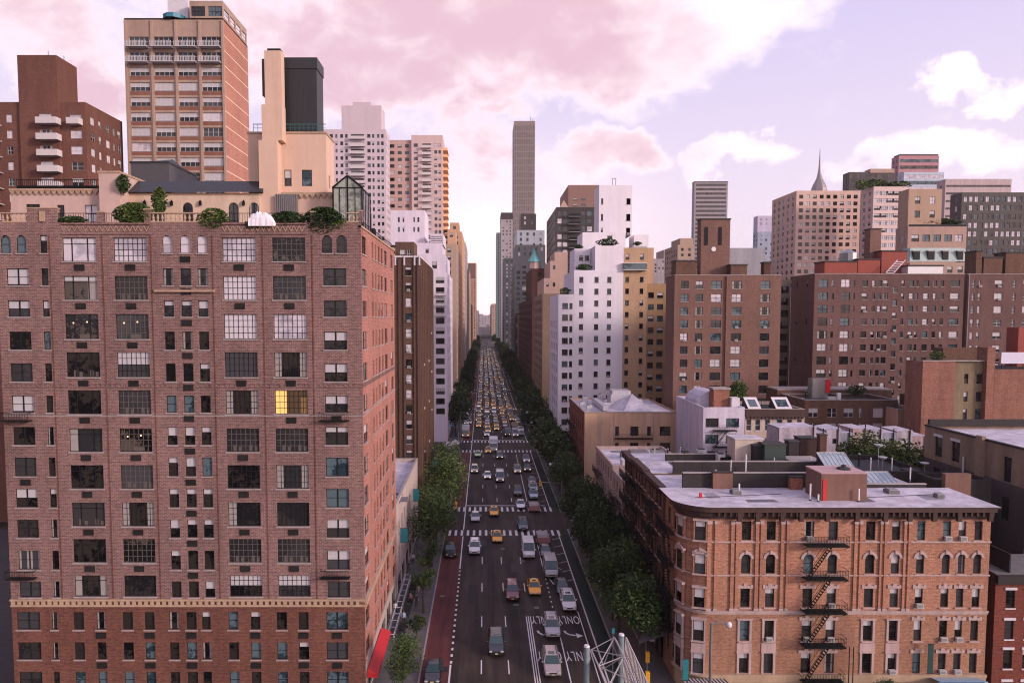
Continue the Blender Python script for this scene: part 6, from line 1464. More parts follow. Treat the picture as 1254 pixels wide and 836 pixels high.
def car_mbs(kind, colour, lit=False):
    D = DIM[kind]; P = pm(colour); L_, W, H, b = D['L']/2, D['W']/2, D['H'], D['b']
    body = MB(); hb = b-.22 if kind != 'van' else b-.3
    gs, ge = D['g']
    S_ = [(-L_, .42, hb-.22, W*.78), (-L_+.12, .3, hb-.08, W*.93), (-L_+.5, .26, hb+.0, W*.98), (gs+.0, .24, b-.03, W), (gs+.5,.22,b,W), (ge-.4, .22, b, W), (L_-.25, .28, b-.0 if kind in ('suv','van') else b-.03, W*.96), (L_, .4, b-.15, W*.86)]
    ring = lambda s: [(-s[3]*.96,s[0],s[1]),(-s[3],s[0],(s[1]+s[2])*.5),(-s[3]*.985,s[0],s[2]-.08),(-s[3]*.88,s[0],s[2]),(s[3]*.88,s[0],s[2]),(s[3]*.985,s[0],s[2]-.08),(s[3],s[0],(s[1]+s[2])*.5),(s[3]*.96,s[0],s[1])]
    for a, c in zip(S_, S_[1:]):
        ra, rc = ring(a), ring(c)
        for i in range(7): body.poly([ra[i],ra[i+1],rc[i+1],rc[i]], P)
        body.poly([ra[7],ra[0],rc[0],rc[7]], M_grl)
    body.poly(ring(S_[0])[::-1], P); body.poly(ring(S_[-1]), P)
    rs, re = D['r']; rw = D['rw']; gw = W*.93
    roof = MB(); roof.poly([(-rw,rs,H-.03),(rw,rs,H-.03),(rw*.9,(rs+re)/2,H),(-rw*.9,(rs+re)/2,H)], P); roof.poly([(-rw*.9,(rs+re)/2,H),(rw*.9,(rs+re)/2,H),(rw,re,H-.04),(-rw,re,H-.04)], P)
    roof.poly([(-rw,rs,H-.03),(-rw*.9,(rs+re)/2,H),(-rw,re,H-.04)], P); roof.poly([(rw,rs,H-.03),(rw,re,H-.04),(rw*.9,(rs+re)/2,H)], P)
    def pil(a, c, r=.045): roof.tube(a, c, r, r, P, 4, False)
    for s_ in (-1, 1): pil((s_*gw,gs,b),(s_*rw,rs,H-.04)); pil((s_*gw,ge,b),(s_*rw,re,H-.05)); pil((s_*gw*.99,(gs+ge)/2+.1,b),(s_*rw,(rs+re)/2,H-.04)); pil((s_*rw,rs,H-.03),(s_*rw,re,H-.04))
    if kind == 'suv':
        for s_ in (-1, 1): roof.box(s_*rw*.85-.03, s_*rw*.85+.03, rs+.3, re-.2, H+.0, H+.07, M_grl)
        roof.poly([(-.35,rs+.3,H+.003),(.35,rs+.3,H+.003),(.35,rs+.95,H+.006),(-.35,rs+.95,H+.006)], M_cg)
    ws = MB(); ws.poly([(-gw,gs,b),(gw,gs,b),(rw,rs,H-.04),(-rw,rs,H-.04)], M_cg); rwn = MB(); rwn.poly([(gw,ge,b),(-gw,ge,b),(-rw,re,H-.05),(rw,re,H-.05)], M_cg)
    sm = P if kind == 'van' else M_cg
    sw = MB()
    for s_ in (-1, 1):
        if kind == 'van':
            sw.poly([(s_*gw,gs,b),(s_*gw,-.5,b),(s_*rw,-.6,H-.04),(s_*rw,rs,H-.04)], M_cg); body.poly([(s_*gw,-.5,b),(s_*gw,ge,b),(s_*rw,re,H-.05),(s_*rw,-.6,H-.04)], P)
        else: sw.poly([(s_*gw,gs,b),(s_*gw,ge,b),(s_*rw,re,H-.05),(s_*rw,rs,H-.04)], M_cg)
    if kind == 'pickup': body.box(-gw,gw,ge+.1,L_-.1,b-.3,b+.003,M_grl)
    wh = MB(); r = .34 if kind == 'car' else .39
    for s_ in (1,):
        wh.tube((-.12,0,0),(.12,0,0),r,r,M_tyre,14)
    rim = MB(); rim.tube((-.125,0,0),(.125,0,0),r*.6,r*.6,M_rim,10)
    hl = MB(); hl.poly([(-.2,-.03,-.08),(.16,-.06,-.07),(.14,-.05,.08),(-.2,.0,.07)], M_head if lit else M_headn); hl.box(-.2,.16,-.02,.1,-.09,.08,M_rim,'k')
    gr_ = MB(); gr_.box(-W*.42,W*.42,-L_-.03,-L_+.05,hb-.34,hb-.2,M_grl); gr_.box(-W*.75,W*.75,-L_-.05,-L_+.2,.34,.44,M_grl); 
    pl_ = MB(); pl_.box(-.17,.17,-L_-.065,-L_-.052,.44,.56,M_plate)
    mi = MB(); mi.box(-.1,.1,-.08,.06,0,.15,P); 
    hz = hb-.16
    return dict(body=body, roof=roof, windscreen=ws, rear=rwn, side=sw, wheel=wh, rim=rim, head=hl, grille=gr_, plate=pl_, mirror=mi, hz=hz, L=L_, W=W, gs=gs, b=b, H=H, r=r, hw=W*.68, taxi=(rs+re)/2)
CC = {}
def sign_mb():
    q = MB(); q.box(-.3,.3,-.12,.12,0,.18,simple('taxi_roof_sign',(.8,.75,.6),.4)); q.box(-.3,.3,-.3,-.26,.0,.1,M_grl); return q
def near_car(kind, colour, x, y, label, taxi=False, rz=0, name=None):
    key = (kind, colour, taxi)
    if key not in CC:
        C = car_mbs(kind, colour); r_ = empty('car', (0,0,0), 'x', 'car'); r_.name = 'proto'
        def a(n_, mb, loc=(0,0,0), par=None, me=None): return link(n_, me or mb.mesh(n_), par or r_, loc)
        a('body', C['body']); a('roof', C['roof']); a('windscreen', C['windscreen']); a('rear_window', C['rear']); a('side_window', C['side'])
        wm = C['wheel'].mesh('wheel'); rm = C['rim'].mesh('rim')
        for sx in (-1, 1):
            for yy in (-C['L']+.85, C['L']-.95): w = a('wheel', None, (sx*(C['W']-.1), yy, C['r']), None, wm); a('rim', None, (0,0,0), w, rm)
        hm = C['head'].mesh('headlight'); mm = C['mirror'].mesh('side_mirror')
        for sx in (-1, 1): a('headlight', None, (sx*C['hw'], -C['L']+.03, C['hz']), None, hm); a('side_mirror', None, (sx*(C['W']+.08), C['gs']+.35, C['b']), None, mm)
        a('grille', C['grille']); a('number_plate', C['plate'])
        if taxi: a('roof_sign', sign_mb(), (0, C['taxi'], C['H']))
        CC[key] = r_; o = r_
    else: o = copy_tree(CC[key])
    o.name = name or ('taxi' if taxi else {'car':'sedan','suv':'suv','van':'van','pickup':'pickup_truck'}[kind])
    o.location = (x, y, .009); o.rotation_euler.z = rz; tag(o, label, 'taxi' if taxi else {'car':'car','suv':'car','van':'van','pickup':'truck'}[kind], 'vehicles driving towards the camera')
    return o
FC = {}
def far_mesh(kind, colour, taxi=False):
    key = (kind, colour, taxi)
    if key in FC: return FC[key]
    C = car_mbs(kind, colour, kind != 'car' or colour in ('yellow','white')); q = MB()
    for n_ in ('body','roof','windscreen','rear','side','grille'): q.add(C[n_])
    for sx in (-1, 1):
        for yy in (-C['L']+.85, C['L']-.95): q.add(C['wheel'], (sx*(C['W']-.1), yy, C['r']))
        q.add(C['head'], (sx*C['hw'], -C['L']+.03, C['hz'])); q.add(C['mirror'], (sx*(C['W']+.08), C['gs']+.35, C['b']))
    if taxi: q.add(sign_mb(), (0, C['taxi'], C['H']))
    FC[key] = q.mesh('car'); return FC[key]
def far_car(kind, colour, x, y, label, taxi=False, group='vehicles driving towards the camera', rz=0):
    o = link('taxi' if taxi else {'car':'sedan','suv':'suv','van':'van','pickup':'pickup_truck'}[kind], far_mesh(kind, colour, taxi), None, (x, y, .009), rz)
    return tag(o, label, 'taxi' if taxi else {'car':'car','suv':'car','van':'van','pickup':'truck'}[kind], group)
def put(px, pyb, kind, colour, label, taxi=False, near=True, rz=0, name=None):
    x, y = gx(px, pyb); y += DIM[kind]['L']/2
    (near_car(kind, colour, x, y, label, taxi, rz, name) if near else far_car(kind, colour, x, y, label, taxi, rz=rz))
put(608,805,'suv','black','black suv alone in the lower middle lane, nearest vehicle in the moving lanes')
put(677.5,831,'suv','pinkish grey','pinkish silver suv at the bottom of the left turn lane')
put(677.5,783,'suv','silver','silver grey suv between the ONLY letterings, just ahead of the turn arrow')
put(628,737,'suv','dark red','dark red suv right beside a yellow taxi')
put(655.5,730.5,'car','yellow','yellow taxi right beside the dark red suv',True)
put(698,750,'suv','white','white suv parked by the green bike lane, nearest of the parked line')
put(690,729,'car','black','black car parked behind the white suv by the bike lane')
put(676,709,'van','silver','silver van parked by the hatched kerb buffer')
put(669,683,'car','charcoal','dark car parked behind the silver van')
put(648,685,'van','white','white van heading towards the camera just past the near crosswalk')
put(581,680,'suv','white','white suv in the lane beside the red bus lane, below the crosswalk')
put(609,665.5,'car','yellow','yellow taxi on the near crosswalk',True)
put(605,633,'car','yellow','yellow taxi on the second crosswalk just behind the other one',True)
put(582,640,'car','silver','silver car in the intersection beside the bus lane')
put(641,651,'suv','charcoal','dark suv crossing the intersection right of the two taxis')
put(638,624,'car','white','white car waiting at the second crosswalk')
put(634.5,608,'suv','black','dark suv third back from the second crosswalk beside the dashed line')
put(654,612,'suv','pale blue','pale blue suv parked beyond the second crosswalk')
put(550.5,684,'suv','black','black suv with pale roof racks parked at the end of the red lane',rz=.12)
put(529,840,'car','black','black car parked against the left kerb at the bottom edge')
# second block
put(581,580,'suv','beige','beige suv in the second block nearest the bus lane',near=False)
put(597,587,'car','white','white car in the second block, next to the beige suv',near=False)
put(612.5,591,'van','silver','silver van in the middle of the second block',near=False)
put(634,580.5,'suv','beige','beige suv in the right hand moving lane of the second block',near=False)
put(646,578,'suv','black','black suv parked at the right kerb of the second block',near=False)
put(645,567,'suv','silver','silver suv parked just past the cross street on the right',near=False)
put(652,594,'car','silver','silver sedan parked halfway down the second block on the right',near=False)
put(653.5,603,'suv','white','white suv parked second in front of the halfway sedan on the right',near=False)
put(612,562.5,'suv','black','black suv just below the far crosswalk with pale bonnet',near=False)
put(585,560,'car','lime green','lime green cab on the far crosswalk',True,near=False)
put(598,555,'car','yellow','yellow taxi in the middle of the far intersection',True,near=False)
put(571,520,'car','white','white car in the bus lane behind the parked truck',near=False)
put(587,515,'suv','black','black suv stopped beside the bus lane behind a gap in the jam',near=False)
# box trucks
def truck(x, y, cab, box, label, name='box_truck', s=1.0, L_=7.5, H_=3.5):
    r_ = empty(name, (x,y,0), label, 'truck'); q = MB(); q.box(x-1.25*s,x+1.25*s,y-L_/2+1.9,y+L_/2,.9,H_,box); q.box(x-1.2*s,x+1.2*s,y-L_/2+1.9,y+L_/2,.6,.899,M_grl); q.build('cargo_box', r_)
    q = MB(); q.box(x-1.1*s,x+1.1*s,y-L_/2,y-L_/2+1.85,.55,1.5,cab); q.poly([(x-1.08*s,y-L_/2+.25,1.5),(x+1.08*s,y-L_/2+.25,1.5),(x+1.0*s,y-L_/2+.7,2.5),(x-1.0*s,y-L_/2+.7,2.5)],M_cg); q.box(x-1.0*s,x+1.0*s,y-L_/2+.72,y-L_/2+1.84,1.501,2.55,cab); q.build('cab', r_)
    for sx in (-1,1):
        for yy in (-L_/2+1.0, L_/2-1.4): q = MB(); q.tube((x+sx*.85*s,y+yy,.5),(x+sx*1.2*s,y+yy,.5),.5,.5,M_tyre,12); q.build('wheel', r_)
        q = MB(); q.box(x+sx*.85-.15,x+sx*.85+.15,y-L_/2-.03,y-L_/2-.003,.85,1.05,M_head); q.build('headlight', r_)
    return r_
x, y = gx(604.5,554); truck(x, y+4.2, pm('white'), simple('pale_truck_roof',(.62,.66,.7),.5), 'white box truck at the head of the traffic jam on the far crosswalk', H_=3.6)
x, y = gx(571,536.5); truck(x-.3, y+4, pm('beige'), simple('pale_truck_roof',(.62,.66,.7),.5), 'pale box truck standing in the bus lane by the far crosswalk', L_=7)
def trailer(px, py, label):
    x, y = gx(px, py); r_ = empty('flatbed_trailer', (x,y+3,0), label, 'trailer'); q = MB()
    q.box(x-1.15,x+1.15,y,y+6,.6,.85,plain('pale_trailer_deck',(.4,.33,.34),.8))
    q.build('deck', r_); q = MB()
    q.box(x-1.2,x-1.12,y,y+6,.851,1.5,M_grl); q.box(x+1.12,x+1.2,y,y+6,.851,1.5,M_grl); q.box(x-1.11,x+1.11,y-.08,y,.5,1.5,simple('pink_tailboard',(.42,.2,.2),.6)); q.box(x-1.11,x+1.11,y+2.6,y+2.7,.852,1.3,M_cap); q.build('side_board', r_)
    for sx in (-1,1):
        for yy in (1.2,4.6): q = MB(); q.tube((x+sx*.9,y+yy,.4),(x+sx*1.15,y+yy,.4),.4,.4,M_tyre,12); q.build('wheel', r_)
trailer(666,668,'pale flatbed truck bed standing between the near crosswalk and the parked vans'); trailer(655,628,'second pale flatbed beyond the intersection on the right parked line')
# the traffic jam
rnd = random.Random(21)
lanes = [(-2.1,'lane beside the bus lane'),(1.15,'second lane'),(4.35,'third lane'),(7.5,'fourth lane'),(10.7,'fifth lane')]
ORD = ['first','second','third','fourth','fifth','sixth','seventh','eighth','ninth','tenth','eleventh','twelfth','thirteenth','fourteenth','fifteenth','sixteenth','seventeenth','eighteenth','nineteenth','twentieth']
TENS = ['twenty','thirty','forty','fifty','sixty']
def ordn(n): return ORD[n-1] if n <= 20 else (TENS[n//10-2]+('-'+ORD[n % 10-1] if n % 10 else 'th')).replace('yth','ieth')
blocked = [(-2.1,233,252),(4.35,222,233)]
for li, (lx, ln_) in enumerate(lanes):
    y = 233+[21,2,14,2,1][li]; n_ = 0
    while y < 862:
        n_ += 1; t = rnd.random()
        yel = .62 if y > 235 else .1
        if t < yel: kind, col, tx = ('car' if rnd.random() < .7 else 'suv'), 'yellow', True
        else: kind, col, tx = rnd.choice(['car','car','suv','suv','van']), rnd.choice(['white','white','silver','silver','black','charcoal','beige','pinkish grey','dark red','blue']), False
        noun = 'taxi' if tx else kind
        if y < 430: lab = '%s %s %s back in the jam, in the %s' % (col, noun, ordn(n_), ln_)
        else: lab = 'tiny %s %s deep in the distant part of the traffic jam' % (col, noun)
        # keep the cross streets a little clearer
        far_car(kind, col, lx+rnd.uniform(-.3,.3), y, lab, tx, 'vehicles in the traffic jam')
        y += 6.0+(y-230)*.016+rnd.random()**3*9
for i, (x, y) in enumerate(((12.6,236),(12.7,243),(12.6,250),(12.7,262),(12.6,269),(12.7,277),(-5.6,262),(-5.7,268))):
    far_car(rnd.choice(['car','suv']), ['silver','white','black','beige','white','charcoal','white','black'][i], x, y, '%s vehicle parked at the %s kerb beyond the far crosswalk' % (ORD[i], 'right' if x > 0 else 'left bus lane'), group='cars parked along the kerb')
# ================================================================= trees
def tree_mesh(seed, R_, H_, n, leaf, trunk=3.0, clumps=15, mat=None):
    rnd = random.Random(seed); C, T = MB(), MB(); mt = mat or M_leaf
    T.tube((0,0,-.1),(.1,.05,trunk),.2,.14,M_bark,7); cs = []
    for k in range(clumps):
        a = k*2.4+rnd.random(); u = (rnd.random()**.6)*R_*.75; z = trunk+.6+(H_-trunk-1.2)*rnd.random()
        sh = 1-abs((z-trunk)/(H_-trunk)-.42)*.9
        c = Vector((u*sh*math.cos(a), u*sh*math.sin(a), z)); r = R_*(.28+.22*rnd.random()); cs.append((c, r))
        mid = Vector((c.x*.35, c.y*.35, trunk+(c.z-trunk)*.4)); T.tube((.1,.05,trunk-.2),tuple(mid),.1,.07,M_bark,5,False); T.tube(tuple(mid),tuple(c),.07,.025,M_bark,5,False)
    for k in range(n):
        c, r = rnd.choice(cs); d = Vector((rnd.gauss(0,1),rnd.gauss(0,1),rnd.gauss(0,.8))).normalized()*r*(.45+.62*rnd.random()**.7)
        p = c+d; p.z = max(p.z, trunk*.72); s = leaf*(.55+rnd.random()*.9)
        u_ = Vector((rnd.gauss(0,1),rnd.gauss(0,1),rnd.gauss(0,.5))).normalized(); v_ = u_.cross(Vector((rnd.gauss(0,1),rnd.gauss(0,1),rnd.gauss(0,1)))).normalized()
        C.poly([tuple(p-u_*s), tuple(p-v_*s*.5), tuple(p+u_*s), tuple(p+v_*s*.55)], mt)
    return C.mesh('crown'), T.mesh('trunk')
NEAR = [tree_mesh(s, 3.9, 9.6, 7500, .17, 3.2, 20) for s in (1,2,3)]
SLIM = [tree_mesh(s, 2.0, 8, 1500, .15, 3.4, 10, M_leaf2) for s in (8,9)]; LEFT = [tree_mesh(s, 4.0, 10.5, 4600, .17, 3.6, 24, M_leaf2) for s in (21,22,23)]
MID = [tree_mesh(s, 4.0, 10, 2200, .34, 3.0, 16) for s in (4,5,6)]
SMALL = [tree_mesh(12, 1.5, 3.6, 800, .13, 1.2, 8)]
BRIGHT = [tree_mesh(s, 3.6, 6.5, 4200, .2, 1.5, 16, M_leafy) for s in (14,15)]
def tree(kind, v, x, y, s, label, group=None, z=.14, sz=None):
    o = empty('tree', (x,y,z), label, 'tree', group, rz=v*1.7+x); o.scale = (s,s,sz or s); cm, tm_ = kind[v % len(kind)]
    link('trunk', tm_, o); link('crown', cm, o)
GL, GRR = 'street trees along the left sidewalk', 'street trees along the right sidewalk'
for i, (x,y,s,k,lab) in enumerate(((-8.5,71.3,.6,LEFT,'small leafy street tree at the bottom edge beside the black parked car'),
    (-8.4,84.5,1.0,SMALL,'tiny low bush-like street tree in a sidewalk pit'),(-8.2,92.5,.95,SLIM,'slim street tree with thin dark trunk beside two pedestrians'),(-8.0,101,.95,SLIM,'slim street tree second up from the pedestrians'),
    (-8.4,110,1.12,LEFT,'bushy street tree beside the low shop building'),(-8.3,119,.85,LEFT,'street tree hiding the corner of the low shop building'),(-7.2,128,1.3,LEFT,'big spreading street tree left of the second crosswalk'),
    (-8.6,151,1.15,LEFT,'rounded street tree just past the left cross street corner'),(-7.6,139,.9,LEFT,'street tree squeezed behind the big spreading one on the left'))):
    tree(k, i, x, y, s, lab, GL)
yy = 232; i = 0
while yy < 860:
    tree(MID, i, -9.1+rnd.uniform(-.5,.5), yy, .75+rnd.random()*.6+(yy-230)*.0004, '%s tree of the left row past the far crosswalk' % ordn(i+1), GL); yy += 9.5+(yy-230)*.035+rnd.random()*11; i += 1
for i, (x,y,s,k,lab) in enumerate(((17.6,78,1.12,NEAR,'dark street tree nearest the corner brick building'),(17.0,86.5,1.2,NEAR,'second dark street tree up from the brick corner'),(17.6,95,1.2,NEAR,'third dark street tree up from the brick corner'),
    (17.0,103,1.25,NEAR,'fourth dark street tree up from the brick corner'),(17.5,111,1.15,NEAR,'street tree in front of the low pale building'),(17.2,119.5,1.2,NEAR,'street tree at the right corner before the cross street'),
    (17.4,148,1.15,NEAR,'street tree at the foot of the tan plaster building'),(17.2,158,1.2,MID,'second tree along the red side wall'),(17.3,168,1.2,MID,'third tree along the red side wall'),(17.3,179,1.2,MID,'tree just past the red side wall'),(17.2,190,1.25,MID,'tree at the foot of the bright white tower'),(17.2,201,1.25,MID,'tree at the far corner of the white tower block'))):
    tree(k, i+1, x, y, s, lab, GRR)
yy = 231; i = 0
while yy < 860:
    tree(MID, i+1, 17.2+rnd.uniform(-.5,.6), yy, .85+rnd.random()*.75+(yy-230)*.0004, '%s tree of the right row past the far crosswalk' % ordn(i+1), GRR); yy += 8.5+(yy-230)*.03+rnd.random()*10; i += 1
for i, (x, y) in enumerate(((13,900),(16,985),(15,940),(-10,930))): tree(MID, i, x, y, 1.5, '%s hazy tree beyond the overpass' % ORD[i], 'trees beyond the overpass')
# courtyard trees
for i, (px, py, Yq, s, lab) in enumerate(((1060,540,106,1.3,'bright green courtyard tree in front of the pinkish whitewashed walls'),(1085,548,104,1.3,'bright green courtyard tree in the middle of its clump'),(1112,550,105,1.35,'bright green courtyard tree touching the plaster side building'),(905,470,150,.9,'green roof garden tree behind the cream rowhouse'),(888,476,150,.6,'small green tree by the rust chimney'))):
    xx, zz = at(px, py, Yq); tree(BRIGHT, i, xx, Yq, s, lab, 'courtyard trees', z=zz-6.0*s)
xx, zz = at(1046,482,146); bush('shrub','low green shrub on the brown rowhouse terrace',xx,145,zz,(2.2,.8),1.8,n=350,leaf=.2,seed=7)
xx, zz = at(1147,440,123); bush('shrub','straggly bush on the corner of the pinkish brick tenement roof',xx,123,zz,(1.6,.6),1.4,n=150,leaf=.2,seed=8,mat=M_leafy)
tree(NEAR, 2, X(1085,69,830), 68.5, .42, 'small street tree in front of the corner brick building shopfront', z=Z(836,69)-3.6)
# terrace planting on the big house
for i,(px,py,w,h,sd,lab,mt) in enumerate(((262,284,1.7,2.3,11,'ivy mass hanging over the parapet left of the white dust sheet',M_leafy),(352,278,1.9,1.5,12,'clipped hedge right of the white dust sheet',M_leaf),
    (396,290,2.3,2.9,13,'big dark bush spilling over the roof corner',M_leaf),(165,276,2.2,2.2,14,'loose shrub on the terrace in front of the first arches',M_leafy),(196,262,.8,2.7,15,'tall thin shrub between two arched windows',M_leafy),(90,274,1.5,.7,16,'low planter shrub before the pink penthouse',M_leaf),(152,236,.7,1.8,17,'dark green climber beside the pink stair tower',M_leaf),(310,283,1.0,1.0,18,'small green tuft under the dust sheet',M_leaf),(415,283,1.0,1.2,19,'pale green sprig at the balustrade end',M_leafy))):
    Yq = 71.0 if py > 270 else 75.0; xx, zz = at(px, py, Yq); bush('shrub', lab, xx, Yq-.1, zz, (w,.75), h, group='roof terrace plants', n=int(520*w*h), leaf=.13, seed=sd, mat=mt)
xx, zz = at(324,275,71); m = MB(); rr_ = random.Random(3)
k_ = 14; P_ = {}
for a in range(k_):
    for c in range(6): P_[a,c] = (xx-1.35+a*2.7/(k_-1), 70.7+.5*c/5+rr_.uniform(-.06,.06)-.55, zz+ (1.3*math.sin(math.pi*min(1,(a+1.2)/k_))**.5)*math.sin(math.pi*min(1,(c+.4)/5.6))**.4*(.85+.25*rr_.random())-.1)
cl = simple('white_dust_sheet',(.75,.72,.76),.7)
for a in range(k_-1):
    for c in range(5): m.poly([P_[a,c],P_[a+1,c],P_[a+1,c+1],P_[a,c+1]], cl)
    m.poly([(P_[a,0][0],70.08,zz-.25),(P_[a+1,0][0],70.08,zz-.25),P_[a+1,0],P_[a,0]], cl)
tag(m.build('dust_sheet',smooth=True),'white dust sheet bundled over furniture on the roof terrace','dust sheet')
# white tower terrace bushes
for i,(px,py,Yq,w,h) in enumerate(((715,331,189,2.4,1.6),(744,301,190,3.2,1.9),(692,361,189,1.6,1.9),(709,305,196,1.2,1.2),(781,300,198,1.3,.9))):
    xx, zz = at(px,py,Yq); bush('shrub','%s green terrace planting on the stepped white tower' % ['wide middle','upper long','lowest left','small upper left','small right'][i],xx,Yq+.3,zz,(w,.7),h,group='white tower terrace plants',n=int(150*w),leaf=.26,seed=30+i)
# ================================================================= street furniture
def lamp_post(x, y, h, arm, label, s=1.0, col=None, group='cobra street lamps'):
    r_ = empty('street_lamp', (x,y,0), label, 'street lamp', group); c = col or M_steel
    q = MB(); q.tube((x,y,0),(x,y,h),.13*s,.09*s,c,8); q.tube((x,y,0),(x,y,.9),.2*s,.18*s,c,8); q.build('pole', r_)
    q = MB(); q.tube((x,y,h-.1),(x+arm*.5,y,h+.0),.07*s,.06*s,c,6); q.tube((x+arm*.5,y,h),(x+arm,y,h-.05),.06*s,.06*s,c,6); q.build('arm', r_)
    q = MB(); d = 1 if arm > 0 else -1
    q.lathe(0,0,[(.06,.14),(.22,.08),(.3,-.1),(.26,-.35),(.08,-.5)],simple('lamp_glass_pale',(.6,.58,.6),.3),10)
    o = MB(); o.add(q,(x+arm+.15*d,y,h-.05)); o.build('lamp_head', r_, True)
xx, zt_ = at(871,762,66); lamp_post(xx, 66, zt_, 1.55, 'tall grey street lamp with one pale bulb head in front of the corner brick building', 1.35, plain('dull_lamp_pole',(.18,.16,.15),.6), 'tall street lamp')
for i, (x, y) in enumerate(((-7.8,147),(-7.8,208),(-7.8,226),(-7.8,290),(16.3,147),(16.3,228),(16.3,206))):
    lamp_post(x, y, 9, 2.2 if x < 0 else -2.2, '%s cobra street lamp on the %s kerb counted from the near crosswalk' % (ORD[i if i < 4 else i-4], 'bus lane' if x < 0 else 'bike lane'), .8)
def signal(x, y, arm, label, h=5.2):
    r_ = empty('traffic_light', (x,y,0), label, 'traffic light', 'traffic lights'); ye = simple('signal_yellow',(.75,.36,.02),.5)
    q = MB(); q.tube((x,y,0),(x,y,h+.6),.1,.08,M_steel,8); q.tube((x,y,h),(x+arm,y,h+.3),.06,.05,M_steel,6); q.build('pole', r_)
    for ax in ((arm,) if abs(arm) > 1 else (0,)):
        q = MB(); q.box(x+ax-.2,x+ax+.2,y-.2,y+.2,h-.55,h+.6,ye)
        for k, c in enumerate((emit('signal_red',(1,.06,.03),2.0),simple('signal_amber_off',(.12,.07,.01),.4),simple('signal_green_off',(.01,.08,.04),.4))):
            q.lathe(0,0,[(.0,0)],ye,3) if False else None
            zc = h+.38-k*.36; q.poly([(x+ax+.13*math.cos(t*.785),y+.205,zc+.13*math.sin(t*.785)) for t in range(8)][::-1],c); q.poly([(x+ax+.13*math.cos(t*.785),y-.205,zc+.13*math.sin(t*.785)) for t in range(8)],simple('signal_hood',(.5,.25,.02),.5))
        q.build('signal_head', r_)
xx, zz = at(793,829,70); signal(xx, 70, .0, 'yellow traffic light on the corner under the pale lattice boom', zz)
xx, zz = at(795,804,76); signal(xx-.2, 76, .0, 'dark red lit traffic light just behind the yellow one', zz)
for x, y, a, l in ((16.2,224,-5.5,'yellow traffic light arm over the far crosswalk from the right'),(-7.6,207,3.2,'traffic light on the left corner of the far crosswalk'),(16.2,145,-4.5,'traffic light arm at the right of the second crosswalk'),(-7.7,128,2.5,'traffic light beside the big spreading tree')): signal(x,y,a,l)
# twin floodlights on a post, lit shop sign, banners
xx, zz = at(791,790,80); r_ = empty('floodlight_post', (xx,80,0), 'thin post carrying two white floodlights beside the dark walk-ups', 'floodlight')
q = MB(); q.tube((xx,80,0),(xx,80,zz+1.5),.08,.06,M_steel,6); q.tube((xx-.2,80,zz+1.9),(xx+.6,80,zz+.9),.05,.05,M_steel,5); q.build('pole', r_)
for px_, py_ in ((791,768),(797.5,781)): a_, c_ = at(px_,py_,80); q = MB(); q.box(a_-.28,a_+.28,79.6,80.1,c_-.18,c_+.2,M_cap); q.build('lamp_head', r_)
a_, c_ = at(779.5,714,86); q = MB(); q.box(BR-.75,BR-.6,85.6,86.4,c_-.85,c_+.85,M_grl)
r_ = empty('lit_sign', (BR-.6,86,c_), 'small glowing yellow white vertical shop sign on a dark walk-up', 'sign'); q.build('sign_box', r_)
q = MB(); q.box(BR-.755,BR-.595,85.52,85.598,c_-.75,c_+.75,emit('lit_sign_face',(1,.72,.4),1.6)); q.build('sign_face', r_)
def banner(x, y, z, w, h, m, label, cat='banner'):
    r_ = empty('banner', (x,y,z), label, cat); q = MB(); q.box(x-w/2,x+w/2,y-.03,y+.03,z-h/2,z+h/2,m); q.build('cloth', r_); q = MB(); q.tube((x-w/2-.1,y,z+h/2+.05),(x+w/2+.1,y,z+h/2+.05),.03,.03,M_iron,5); q.tube((x-w/2-.1,y,z-h/2-.05),(x+w/2+.1,y,z-h/2-.05),.03,.03,M_iron,5); q.build('rod', r_)
M_teal = simple('teal_cloth',(.01,.16,.19),.6)
a_, c_ = at(839.5,819.5,70.9); banner(a_,70.9,c_,.6,2.2,M_teal,'teal vertical banner at the rounded bay of the corner brick building')
a_, c_ = at(1139.5,806,71.3); banner(a_,71.3,c_,.55,3.1,simple('green_black_sign',(.01,.05,.045),.5),'tall narrow dark green shop sign on the corner brick building','sign')
a_, c_ = at(751,772,74); banner(a_,74,c_,.3,.6,M_teal,'small teal street sign on a post by the lattice boom','street sign')
q = MB(); q.tube((a_,74.05,0),(a_,74.05,c_-.3),.04,.04,M_steel,5); tag(q.build('sign_post'),'thin post under the small teal street sign','post')
for i,(px_,py_,Yq) in enumerate(((512,606,118),(497,655,100))): a_, c_ = at(px_,py_,Yq); banner(-11.6,Yq,c_,1.0,2.0,M_teal,['teal shop sign high beside the leafy trees on the low shop row','lower teal shop sign nearest the big brick house'][i],'sign')
# shop awnings at the corner building
def canopy(name,label,x0,x1,yb,ya,zh,zl,mats,n=16,cat='awning'):
    q = MB()
    for k in range(n): a,c = x0+(x1-x0)*k/n, x0+(x1-x0)*(k+1)/n; m_=mats[k%len(mats)]; q.poly([(a,yb,zh),(a,ya,zl),(c,ya,zl),(c,yb,zh)],m_); q.poly([(a,ya,zl),(a,ya,zl-.35),(c,ya,zl-.35),(c,ya,zl)],m_)
    tag(q.build(name),label,cat)
canopy('awning','black and white striped awning at the corner shop',X(839,70.5,832),X(892,70.5,832),71.8,70.3,Z(830,71.8),Z(836,70.3),[simple('awning_white',(.6,.56,.57),.7),simple('awning_black',(.02,.02,.02),.7)],24)
canopy('awning','pale blue and white shop awning under the corner brick building',X(1148,70.5,832),X(1206,70.5,832),71.6,70.0,Z(829,71.6),Z(834.5,70.0),[simple('awning_ice_blue',(.35,.5,.6),.6)],1)
